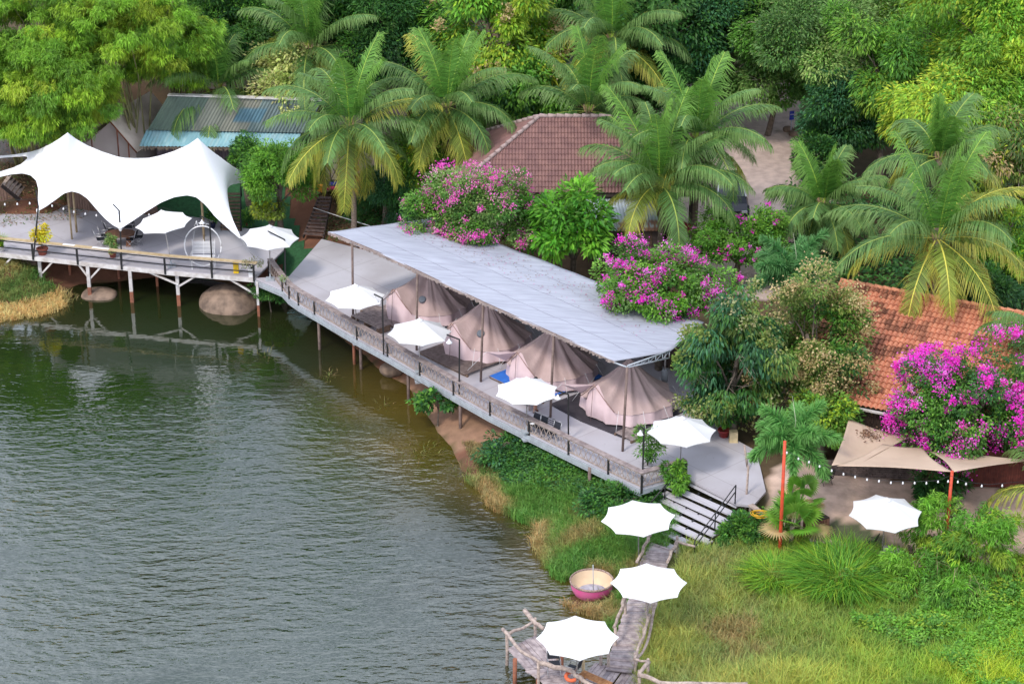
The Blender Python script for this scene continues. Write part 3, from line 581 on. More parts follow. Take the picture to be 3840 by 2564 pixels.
# railing with lattice
rl = thing('deck_railing', 'low black railing with crossed lattice and wide weathered plank top along the main deck', 'railing', tuple(mf[7])[:2] + (DZ,))
H2 = .66
start = P('v12', 1345, 1010, DZ)
line = [start] + mf[1:] + [mr_[0]]
capoff = []
for i, p in enumerate(line):
    d = (line[min(i + 1, len(line) - 1)] - line[max(i - 1, 0)]).normalized(); nrm = Vector((-d.y, d.x, 0)); capoff.append(nrm)
m = MB(); rnd = random.Random(3)
for i, (a, b) in enumerate(zip(line[:-1], line[1:])):
    d = (b - a).normalized(); n_ = Vector((-d.y, d.x, 0))
    for k_ in (-.5, .5):
        o_ = n_ * (.08 + k_ * .15) + Vector((0, 0, H2 + .02 + rnd.uniform(-.004, .004)))
        m.beam(a + o_ - d * .02, b + o_ + d * .02, .135, .035)
m.build('top_board', M_RAILW, rl)
def bay(a, b):
    L_ = (b - a).length; d = (b - a) / L_
    m = MB(); s_ = .30; n_ = max(2, round(L_ / s_)); s_ = L_ / n_
    for i in range(n_):
        p0 = a + d * (s_ * i); p1 = a + d * (s_ * (i + 1)); up = Vector((0, 0, H2 - .03)); lo = Vector((0, 0, .03)); j = Vector((0, 0, rnd.uniform(-.03, .03)))
        off = Vector((-d.y, d.x, 0)) * .012
        m.beam(p0 + lo + off, p1 + up + off + j, .016, .024); m.beam(p0 + up - off, p1 + lo - off, .016, .024)
    m.beam(a + Vector((0, 0, H2 - .04)), b + Vector((0, 0, H2 - .04)), .04, .04); m.beam(a + Vector((0, 0, .05)), b + Vector((0, 0, .05)), .04, .04)
    m.build('lattice', M_LOG, rl)
for a, b in zip(line[:-1], line[1:]): bay(a, b)
for p in line: MB().box((p.x, p.y, DZ + .16), (.10, .10, .82)).build('rail_post', M_BLACK, rl)

# stair from main deck
st = thing('wide_stair', 'wide flight of pale concrete treads with a black handrail leading down to the jetty', 'stair', tuple(P('v7', 1830, 1300, 1.0))[:2] + (0,))
NT = 8
for i in range(NT):
    z = DZ - .17 * (i + 1)
    if i == 0: Rr = (2195, 905)
    Rr = (2200 - 52.5 * i, 912 + 65.5 * i); Lf = (1655 - 39 * i - 0 * i, 690 + 59 * i)
    Rr = [(2195, 915), (2148, 985), (2095, 1050), (2048, 1105), (1998, 1165), (1950, 1230), (1905, 1300), (1830, 1372)][i]
    Lf = [(1765, 708), (1605, 745), (1555, 800), (1530, 855), (1490, 925), (1440, 990), (1400, 1060), (1375, 1152)][i]
    a = P('v7', *Lf, z); b = P('v7', *Rr, z); d = (b - a).normalized(); n_ = Vector((-d.y, d.x, 0))
    MB().beam(a + n_ * .17 + Vector((0, 0, -.03)), b + n_ * .17 + Vector((0, 0, -.03)), .36, .06).build('tread', M_CONC, st)
    if i == 0: A0, B0 = a, b
    A1, B1 = a, b
m = MB()
for f in (.04, .28, .52, .76, .97):
    m.beam(A0.lerp(B0, f) + Vector((0, 0, -.2)), A1.lerp(B1, f) + Vector((0, 0, -.25)), .07, .16)
m.build('stringer', M_BLACK, st)
m = MB()
h0 = P('v7', 2185, 885, DZ); h1 = P('v7', 1835, 1345, .75)
for hh in (.85, .55): m.tube([h0 + Vector((0, 0, hh)), h1 + Vector((0, 0, hh - .1))], .025, 6)
for f in (0, .5, 1): q_ = h0.lerp(h1, f); m.tube([q_, q_ + Vector((0, 0, .85 - .1 * f))], .03, 6)
m.build('handrail', M_BLACK, st)
m = MB(); h0 = P('v7', 1755, 640, DZ); h1 = P('v7', 1440, 1010, .9)
for hh in (.80,): m.tube([h0 + Vector((0, 0, hh - .2)), h1 + Vector((0, 0, hh - .2))], .03, 6)
for f in (.0, .55, 1): q_ = h0.lerp(h1, f); m.tube([q_, q_ + Vector((0, 0, .6))], .03, 6)
m.build('handrail', M_BLACK, st)

# ---------------------------------------------------------------- jetty (plank walk and platform)
JZ = .75
def planks(name, pairs, z, par, w_=.17, seed=1, over=.06):
    """pairs: list of (left,right) points; boards laid across between successive pairs"""
    rnd = random.Random(seed); V = []; Fs = []; T = []
    for (l0, r0), (l1, r1) in zip(pairs[:-1], pairs[1:]):
        n_ = max(1, round(((l1 - l0).length + (r1 - r0).length) / 2 / w_))
        for i in range(n_):
            f0 = i / n_ + .04 / n_; f1 = (i + 1) / n_ - .05 / n_
            A = l0.lerp(l1, f0); B = r0.lerp(r1, f0); Cc = r0.lerp(r1, f1); D = l0.lerp(l1, f1)
            e = (B - A).normalized(); A = A - e * rnd.uniform(0, over); D = D - e * rnd.uniform(0, over); B = B + e * rnd.uniform(0, over); Cc = Cc + e * rnd.uniform(0, over)
            dz = rnd.uniform(-.008, .012); b0 = len(V); g = rnd.uniform(.7, 1.2); h = rnd.uniform(-.04, .05)
            for q_ in (A, B, Cc, D): V.append((q_.x, q_.y, q_.z + dz))
            for q_ in (A, B, Cc, D): V.append((q_.x, q_.y, q_.z + dz - .04))
            for f in ((0, 1, 2, 3), (7, 6, 5, 4), (0, 4, 5, 1), (1, 5, 6, 2), (2, 6, 7, 3), (3, 7, 4, 0)): Fs.append([b0 + k_ for k_ in f])
            T += [(g + h, g, g - h)] * 8
    return np_mesh(name, V, Fs, M_PLANK, par, tint=T)
jt = thing('plank_jetty', 'weathered plank walkway with crooked log rails running from the stair to the round platform', 'jetty', tuple(P('v8', 1300, 1100, 0))[:2] + (0,))
rows = [((1470, 345), (1640, 410)), ((1425, 440), (1625, 450)), ((1380, 525), (1600, 550)), ((1310, 690), (1560, 710)), ((1275, 860), (1510, 850)), ((1230, 980), (1480, 975)), ((1190, 1110), (1430, 1110)), ((1140, 1260), (1380, 1260)), ((1095, 1400), (1315, 1420)), ((1080, 1440), (1300, 1470))]
planks('walkway', [(P('v8', *a, JZ), P('v8', *b, JZ)) for a, b in rows], JZ, jt, .16, 2)
def logrun(pts, par, name='log_rail', r=.055, seed=0, m_=None):
    rnd = random.Random(seed); out = []
    for i, (a, b) in enumerate(zip(pts[:-1], pts[1:])):
        for k_ in range(4):
            f = k_ / 4; q_ = a.lerp(b, f)
            if k_: q_ = q_ + Vector((rnd.uniform(-.04, .04), rnd.uniform(-.04, .04), rnd.uniform(-.04, .04)))
            out.append(q_)
    out.append(pts[-1]); MB().tube(out, [r * (1.1 - .3 * i / len(out)) for i in range(len(out))], 7).build(name, m_ or M_LOG, par)
def logpost(p, zt, par, r=.06, zb=-.5, m_=None):
    MB().tube([(p.x, p.y, zb), (p.x + .02, p.y, (zb + zt) / 2), (p.x, p.y, zt)], [r * 1.1, r, r * .95], 8).build('log_post', m_ or M_LOG, par)
RZ = JZ + .75
lp = [(1462, 290), (1440, 340), (1345, 520)]
logrun([P('v8', x, y, RZ - .1) for x, y in lp], jt, seed=1, r=.07)
logrun([P('v8', x, y, RZ - .1) for x, y in [(1690, 345), (1610, 520)]], jt, seed=2, r=.07)
logrun([P('v8', x, y, RZ - .1) for x, y in [(1690, 340), (1850, 385)]], jt, seed=3)
logrun([P('v8', x, y, RZ) for x, y in [(1245, 810), (1215, 930), (1150, 1080)]], jt, seed=4, r=.07)
logrun([P('v8', x, y, RZ) for x, y in [(1430, 840), (1445, 1000), (1400, 1170), (1325, 1350)]], jt, seed=5, r=.06)
logrun([P('v8', x, y, RZ - .35) for x, y in [(1515, 850), (1480, 1000), (1440, 1200), (1340, 1400)]], jt, seed=6, r=.06)
for x, y in [(1690, 440), (1245, 960), (1160, 1230), (1100, 1410), (1330, 1450), (1035, 1380)]:
    p = P('v8', x, y, JZ); logpost(p, RZ, jt)
for x, y in [(1485, 1050), (1450, 1150), (1405, 1270)]:
    p = P('v8', x, y, .35); logpost(p, RZ - .2, jt, m_=M_LOG); MB().tube([(p.x, p.y, -.3), (p.x, p.y, JZ - .1)], .075, 8).build('pile', M_RUST, jt)
# platform
pf = thing('plank_platform', 'low plank platform ringed by crooked log rails, built over the water at the bottom', 'platform', tuple(P('v8', 700, 1450, 0))[:2] + (0,))
pr = [((235, 1265), (480, 1150)), ((390, 1440), (700, 1330)), ((520, 1520), (860, 1470)), ((640, 1600), (900, 1640)), ((700, 1900), (1000, 1900))]
planks('deck_boards', [(P('v8', *a, JZ - .05), P('v8', *b, JZ - .05)) for a, b in [((235, 1265), (390, 1440)), ((480, 1150), (700, 1400))]], JZ, pf, .17, 5)
planks('deck_boards', [(P('v8', *a, JZ - .05), P('v8', *b, JZ - .05)) for a, b in [((398, 1448), (708, 1405)), ((520, 1530), (850, 1480)), ((640, 1640), (880, 1640))]], JZ, pf, .17, 6)
planks('deck_boards', [(P('v8', *a, JZ - .10), P('v8', *b, JZ - .10)) for a, b in [((990, 1382), (870, 1510)), ((1225, 1440), (1110, 1600))]], JZ, pf, .17, 7)
planks('deck_boards', [(P('v8', *a, JZ - .10), P('v8', *b, JZ - .10)) for a, b in [((1235, 1445), (1125, 1600)), ((1520, 1560), (1400, 1700))]], JZ, pf, .17, 8)
for seq, sd_, r_ in [([(195, 1095), (350, 1280), (520, 1385)], 11, .07), ([(520, 1385), (780, 1450), (880, 1530), (1010, 1600)], 12, .09), ([(385, 935), (465, 1030), (550, 1090)], 13, .09), ([(240, 1140), (465, 1030)], 14, .06),
                     ([(1320, 1350), (1450, 1385)], 15, .05), ([(1450, 1375), (1365, 1480)], 16, .08), ([(1360, 1490), (1600, 1560), (1900, 1568)], 17, .08), ([(1700, 1562), (2300, 1562)], 18, .07)]:
    logrun([P('v8', x, y, RZ - .05) for x, y in seq], pf, seed=sd_, r=r_)
for x, y in [(230, 1265), (472, 1145), (500, 1530), (660, 1370), (885, 1465), (1440, 1500), (1365, 1600)]:
    p = P('v8', x, y, JZ - .05); logpost(p, RZ - .05, pf, m_=M_LOG if x != 885 else M_TANW)
p = P('v8', 300, 1568, 0); MB().tube([(p.x, p.y, -.5), (p.x, p.y, 1.1)], .08, 8).build('pile', M_RUST, pf)
for x, y in [(500, 1600), (1150, 1700), (820, 1640), (700, 1420)]:
    p = P('v8', x, y, 0); MB().tube([(p.x, p.y, -.5), (p.x, p.y, JZ - .16)], .08, 8).build('pile', M_RUST, pf)
# ---------------------------------------------------------------- white stretch tent: a membrane over two king poles
def stretch_tent():
    t = thing('stretch_tent', 'large white twin peaked stretch tent over the pier terrace', 'tent', tuple(P('v11', 1300, 1300, DZ)))
    # F: front edge (seen), Rg: ridge / skyline, both with real heights
    F_ = [('v11', -700, 870, 3.9), ('v11', -300, 760, 4.3), ('v11', 0, 668, 4.6), ('v11', 150, 632, 4.9), ('v11', 310, 618, 5.1), ('v11', 420, 645, 5.2), ('v11', 500, 720, 5.1), ('v11', 524, 830, 4.9), ('v11', 520, 980, 4.7), ('v11', 517, 1110, 4.45), ('v11', 530, 1125, 4.45), ('v11', 620, 1075, 4.6), ('v11', 760, 975, 4.9), ('v11', 870, 893, 5.1), ('v11', 980, 862, 5.2), ('v11', 1090, 890, 5.15),
          ('v11', 1200, 965, 4.95), ('v11', 1330, 1120, 4.6), ('v11', 1440, 1240, 4.35), ('v11', 1540, 1322, 4.2), ('v11', 1620, 1366, 4.12), ('v11', 1660, 1366, 4.12), ('v4', 905, 690, 4.3), ('v4', 1000, 625, 4.5), ('v4', 1100, 563, 4.8), ('v4', 1190, 526, 5.0), ('v4', 1280, 513, 5.05), ('v4', 1350, 528, 4.95), ('v4', 1410, 580, 4.75), ('v4', 1480, 665, 4.5), ('v4', 1570, 748, 4.25), ('v4', 1640, 808, 4.05), ('v4', 1646, 802, 4.05),
          ('v4', 1610, 730, 4.3), ('v4', 1560, 620, 4.6), ('v4', 1530, 540, 4.8), ('v4', 1532, 485, 4.9), ('v4', 1570, 445, 4.85), ('v4', 1620, 432, 4.6), ('v4', 1680, 430, 4.2), ('v4', 1705, 405, 4.0)]
    R_ = [('v11', -700, 440, 4.2), ('v11', -300, 410, 4.5), ('v11', 0, 388, 4.8), ('v11', 200, 365, 5.2), ('v11', 400, 335, 5.6), ('v11', 560, 285, 6.1), ('v11', 700, 215, 6.7), ('v11', 820, 140, 7.2), ('v11', 925, 63, 7.7), ('v11', 1040, 150, 7.2), ('v11', 1200, 240, 6.7), ('v11', 1400, 325, 6.3),
          ('v11', 1600, 390, 6.05), ('v11', 1750, 418, 5.95), ('v11', 1880, 428, 5.9), ('v4', 1010, 262, 5.95), ('v4', 1090, 245, 6.1), ('v4', 1190, 213, 6.5), ('v4', 1290, 168, 7.1), ('v4', 1352, 124, 7.6), ('v4', 1420, 188, 7.0), ('v4', 1500, 252, 6.3), ('v4', 1570, 305, 5.7), ('v4', 1640, 350, 5.0), ('v4', 1705, 402, 4.05)]
    def resample(pts, n, vals=None):
        W = [P(a, b, c, z) for a, b, c, z in pts]
        if vals is None:
            u = [0]
            for a, b in zip(W[:-1], W[1:]): u.append(u[-1] + (b - a).length)
            u = [x / u[-1] for x in u]
        else: u = vals
        A = np.array([tuple(w_) for w_ in W]); s_ = np.linspace(0, 1, n)
        return np.stack([np.interp(s_, u, A[:, k]) for k in range(3)], 1)
    # correspondence front->ridge by hand so that corners pull from the peaks
    kf = {0: 0, 4: .12, 9: .28, 14: .42, 20: .52, 26: .66, 31: .85, 36: .93, 40: 1}
    kr = {0: 0, 5: .18, 8: .32, 14: .56, 19: .78, 24: 1}
    def kv(k, n):
        ks = sorted(k); return list(np.interp(range(n), ks, [k[i] for i in ks]))
    N = 460
    f = resample(F_, N, kv(kf, len(F_))); r = resample(R_, N, kv(kr, len(R_)))
    def smooth(a, it=2):
        for _ in range(it): a[1:-1] = a[1:-1] * .5 + (a[:-2] + a[2:]) * .25
        return a
    f = smooth(f, 2)
    M_ = 64; V = []
    for j in range(M_ + 1):
        s_ = j / M_
        row = f * (1 - s_) + r * s_
        ch = np.clip((r[:, 2] - f[:, 2]), 0, 4)
        row[:, 2] -= (ch * .30 * 4 * s_ * (1 - s_) * (1 - .3 * s_))          # concave tension sag
        row[:, 1] -= (ch * .16 * 4 * s_ * (1 - s_))
        V.append(row)
    # back slope
    Mb = 10
    ss = np.linspace(0, 1, N); env = np.clip((ss - .20) / .12, 0, 1) * np.clip((.88 - ss) / .14, 0, 1); env = (env * env * (3 - 2 * env))
    bk = r.copy(); bk[:, 1] += 3.0 * env + .05; bk[:, 2] = r[:, 2] * (1 - env) + np.minimum(r[:, 2] - .5, 4.9) * env
    for j in range(1, Mb + 1):
        s_ = j / Mb; row = r * (1 - s_) + bk * s_; row[:, 2] -= .25 * 4 * s_ * (1 - s_) * np.clip(r[:, 2] - bk[:, 2], 0, 3) * .8; V.append(row)
    V = np.array(V); tot = V.shape[0]
    # relax inside so that the cloth is smooth, keeping edge and skyline
    for _ in range(60):
        A = V.copy(); A[1:-1, 1:-1] = (V[:-2, 1:-1] + V[2:, 1:-1] + V[1:-1, :-2] + V[1:-1, 2:]) / 4
        A[M_] = V[M_]; V = A
    I, J = np.meshgrid(np.arange(N - 1), np.arange(tot - 1)); q = (J * N + I).ravel()
    F = np.stack([q, q + 1, q + N + 1, q + N], 1); W = V.reshape(-1, 3)
    # the open notch between the two left guy arms
    hole = np.array([src('v11', *c) for c in [(-900, 470), (-300, 440), (0, 408), (150, 396), (320, 386), (365, 390), (378, 402), (350, 440), (290, 490), (180, 540), (0, 596), (-300, 690), (-900, 830)]])
    def pxof(A_): dz_ = A_[:, 2] - CAM_H; dp = A_[:, 1] * cp - dz_ * sp; return 1920 + FPX * A_[:, 0] / dp, 1282 - FPX * (A_[:, 1] * sp + dz_ * cp) / dp
    cu, cv = pxof(W[F].mean(1)); F = F[~inside(cu, cv, hole)]
    u_, inv = np.unique(F, return_inverse=True); W = W[u_]; F = inv.reshape(-1, 4)
    e = np.sort(np.concatenate([F[:, [0, 1]], F[:, [1, 2]], F[:, [2, 3]], F[:, [3, 0]]]), 1); ue, ct = np.unique(e, axis=0, return_counts=True); be = ue[ct == 1]
    pu, pv = pxof(W)
    for _ in range(6):                                   # soften the cut edge only
        acc = np.zeros_like(W); cn = np.zeros(len(W)); np.add.at(acc, be[:, 0], W[be[:, 1]]); np.add.at(acc, be[:, 1], W[be[:, 0]]); np.add.at(cn, be[:, 0], 1); np.add.at(cn, be[:, 1], 1)
        near = (cn == 2) & (pu < 130) & (pv > 570) & (pv < 660); W[near] = W[near] * .5 + .5 * acc[near] / cn[near][:, None]
    o = np_mesh('canopy', W, F, M_STRETCH, t, smooth=True)
    sm_ = o.modifiers.new('thick', 'SOLIDIFY'); sm_.thickness = .02
    for v, x, y, zt in [('v11', 985, 1520, 5.25), ('v4', 1395, 830, 5.0)]:
        p = P(v, x, y, DZ); MB().tube([p, (p.x, p.y, zt + .0)], .05, 8).build('pole', M_TANW, t)
    p = P('v11', 925, 63, 7.6); MB().tube([(p.x, p.y, DZ), (p.x, p.y, 7.45)], .06, 8).build('pole', M_TANW, t)
    p = P('v4', 1352, 124, 7.5); MB().tube([(p.x, p.y, DZ), (p.x, p.y, 7.35)], .06, 8).build('pole', M_TANW, t)
    a = P('v11', 520, 1118, 4.4); b = P('v13', 462, 380, DZ + .05); MB().tube([a, b], .045, 8).build('pole', M_GALV, t)
    for v, x, y, z in [('v11', 518, 1130, 4.35), ('v11', 1645, 1372, 4.05)]: 
        p = P(v, x, y, z); MB().lathe([(0, .12), (.08, .08), (.09, -.05), (.05, -.15), (0, -.17)], 10, p).build('corner_knot', M_WHITE, t)
    a = P('v4', 1642, 806, 4.0); b = P('v12', 1150, 830, DZ + .7); MB().tube([a, b], .012, 5).build('rope', M_WPLAST, t)
stretch_tent()

# ---------------------------------------------------------------- lean-to awning above the tents
def awning():
    t = thing('awning_roof', 'long pale cloth covered awning roof on brown poles above the beige tents', 'canopy', (0, 90, DZ))
    fr = [('v5', 92, 122), ('v5', 430, 262), ('v5', 720, 398), ('v5', 1150, 603), ('v5', 1560, 785), ('v5', 1850, 915), ('v5', 2050, 1008)]
    A = [P(*p, 6.05) for p in fr]; A[0].z = 6.05
    B0 = P('s', 1619, 817, 5.2); B1 = P('s', 2640, 1208, 5.2)
    Bc = P('s', 2512, 1318, 5.55)          # right eave corner
    N = 90; M_ = 26
    u = [0]
    for a, b in zip(A[:-1], A[1:]): u.append(u[-1] + (b - a).length)
    u = np.array(u) / u[-1]; s_ = np.linspace(0, 1, N); AA = np.array([tuple(a) for a in A])
    f = np.stack([np.interp(s_, u, AA[:, k]) for k in range(3)], 1)
    BB = np.array([tuple(B0), tuple(B1)]); b = np.stack([np.interp(s_, [0, 1], BB[:, k]) for k in range(3)], 1)
    V = []
    for j in range(M_ + 1):
        k = j / M_; row = f * (1 - k) + b * k
        row[:, 2] += .025 * np.sin(s_ * 2 * np.pi * 8) * np.sin(k * np.pi) + (1 - k) ** 6 * (-.10 * np.abs(np.sin(s_ * np.pi * 4.3)) - .03 * vnoise(s_ * 60, s_ * 0, 1.0, 2)) + (vnoise(row[:, 0], row[:, 1], 1.1, 3) - .5) * .05 - .04 * abs(np.sin(k * np.pi * 3))
        V.append(row)
    # right edge bulges to Bc
    V = np.array(V)
    for j in range(M_ + 1):
        k = j / M_; tgt = None
        if k < .55: e = np.array(tuple(A[-1])) * (1 - k / .55) + np.array(tuple(Bc)) * (k / .55)
        else: e = np.array(tuple(Bc)) * (1 - (k - .55) / .45) + np.array(tuple(B1)) * ((k - .55) / .45)
        dlt = e - V[j, -1]
        wgt = np.clip((s_ - .75) / .25, 0, 1)[:, None] ** 1.5
        V[j] += dlt * wgt
    I, J = np.meshgrid(np.arange(N - 1), np.arange(M_)); q = (J * N + I).ravel()
    # cloth strips: faint real colour differences from strip to strip (patches of cloth)
    rnd = np.random.RandomState(4); tn_ = np.ones((M_ + 1, N, 3))
    for j in range(M_ + 1):
        for i in range(N):
            blk = rnd_tab[(j // 4) % 8, (i // 7) % 16]; tn_[j, i] = blk
    m_ = mat('awning_cloth_tinted', (.45, .47, .55), .75, (.34, .35, .42), 1.6, tint=True, stretch=(.45, 3.2, 1), bump=.2, lo=.3, hi=.68, bscale=5)
    o = np_mesh('roof_cloth', V.reshape(-1, 3), np.stack([q, q + 1, q + N + 1, q + N], 1), m_, t, tint=tn_.reshape(-1, 3), smooth=True)
    sm_ = o.modifiers.new('thick', 'SOLIDIFY'); sm_.thickness = .03
    # seams / battens seen through the cloth
    m = MB()
    for jj in (6, 13, 20):
        pts = [Vector(V[jj, i]) + Vector((0, 0, .012)) for i in range(0, N, 3)]
        for a_, b_ in zip(pts[:-1], pts[1:]): m.beam(a_, b_, .018, .008)
    for ii in ():
        pts = [Vector(V[j, ii]) + Vector((0, 0, .011)) for j in range(0, M_ + 1, 2)]
        for a_, b_ in zip(pts[:-1], pts[1:]): m.beam(a_, b_, .012, .006)
    m.build('seam', mat('seam_cloth', (.34, .35, .42), .9), t)
    rs_ = np.random.RandomState(3); n9 = 420; jj_ = rs_.randint(14, M_ - 1, n9); ii_ = rs_.randint(2, N - 6, n9); pp = V[jj_, ii_] + rs_.normal(size=(n9, 3)) * [.12, .12, 0] + [0, 0, .045]
    LV, LT = leafq(pp, rdir(rs_, n9) * [1, 1, .05], rdir(rs_, n9) * .2 + [0, 0, 1], np.full(n9, .09), np.full(n9, .05), ctab(rs_, [(.12, .07, .04), (.30, .06, .16), (.16, .10, .05)], rs_.randint(0, 3, n9)), .0)
    o9 = np_mesh('leaf_litter', LV, quads(n9), LEAF, t, tint=LT); o9['kind'] = 'stuff'
    # ragged front hem
    m = MB(); rr = random.Random(5)
    for i in range(N - 1):
        a_ = Vector(f[i]); b_ = Vector(f[i + 1])
        for k in range(3):
            p_ = a_.lerp(b_, (k + rr.random()) / 3); l_ = rr.uniform(.05, .16); m.box(p_ + Vector((0, -.02, -.03 - l_ / 2)), (.10, .015, l_), rz=rr.uniform(-.6, .6))
    m.build('hem', mat('hem_cloth', (.36, .29, .27), .95), t)
    m = MB()
    for a_, b_ in zip(A[:-1], A[1:]): m.tube([a_ + Vector((.08, .08, -.09)), b_ + Vector((.08, .08, -.09))], .035, 6)
    for i in range(0, N, 9): m.tube([Vector(V[0, i]) - Vector((0, 0, .09)), Vector(V[-1, i]) - Vector((0, 0, .09))], .03, 6)
    m.build('purlin', M_POLE, t)
    for k, (v, x, y) in enumerate([('v5', 263, 725), ('v5', 697, 935), ('v5', 1136, 1150), ('v5', 1612, 1390), ('v7', 1222, 437)]):
        p = P(v, x, y, DZ); top = [('v5', 257, 207), ('v5', 701, 405), ('v5', 1152, 610), ('v5', 1634, 830), ('v5', 2137, 1045)][k]
        q_ = onray(*top, p.y + .02); MB().tube([p, (q_.x, q_.y, 5.93)], .055, 8).build('pole', M_POLE, t)
    # steel truss of the right end
    m = MB(); a_ = P('v15', 560, 355, 5.90); b_ = P('v15', 1130, 225, 5.45); up = Vector((0, 0, .32)); a2 = P('v15', 600, 262, 6.0); b2 = P('v15', 1130, 150, 5.62)
    a0 = a_; dz1 = Vector((0, 0, .33))
    m.tube([a_, b_], .03, 6); m.tube([a_ + dz1 * .25, b_ + dz1], .03, 6)
    n_ = 6
    for i in range(n_ + 1):
        f_ = i / n_; p0 = a_.lerp(b_, f_); p1 = (a_ + dz1 * .25).lerp(b_ + dz1, f_); m.tube([p0, p1], .025, 6)
        if i < n_: m.tube([p0, (a_ + dz1 * .25).lerp(b_ + dz1, (i + 1) / n_)], .015, 5)
    m.tube([A[-1] + Vector((0, 0, -.08)), a_], .035, 6)
    m.build('truss', M_GALV, t)
    p = P('v15', 1065, 545, DZ + .5); MB().tube([p, (p.x, p.y, 5.5)], .04, 8).build('pole', M_PWHITE, t)
    MB().lathe([(.07, .0), (.15, .02), (.15, .5), (.1, .62), (.06, .62)], 12, (p.x, p.y, DZ + .5)).build('drum', M_GALV, t)
    # dark plank wall behind the tents
    a_ = Vector((9.2, 87.2, 0)); b_ = Vector((-3.4, 100.2, 0)); w_ = MB(); d = (b_ - a_).normalized()
    L_ = (b_ - a_).length; n_ = int(L_ / .22)
    for i in range(n_):
        q_ = a_ + d * (i + .5) * L_ / n_; w_.box((q_.x, q_.y, DZ + 1.25 + .02 * math.sin(i * 7)), (.21, .03, 2.5), rz=math.atan2(d.y, d.x))
    own(w_, 'plank_wall', M_DKBROWN, 'dark plank wall behind the tents in the shade of the awning', 'wall')
rnd_tab = np.ones((8, 16, 3)); _r = np.random.RandomState(8)
for j in range(8):
    for i in range(16):
        k = _r.rand(); rnd_tab[j, i] = (1, 1, 1) if k < .6 else (1.04, .96, .93)
        if j >= 4: rnd_tab[j, i] = (1.06, .92, .90) if k < .75 else (1, 1, 1)
        rnd_tab[j, i] *= _r.uniform(.93, 1.04)
awning()

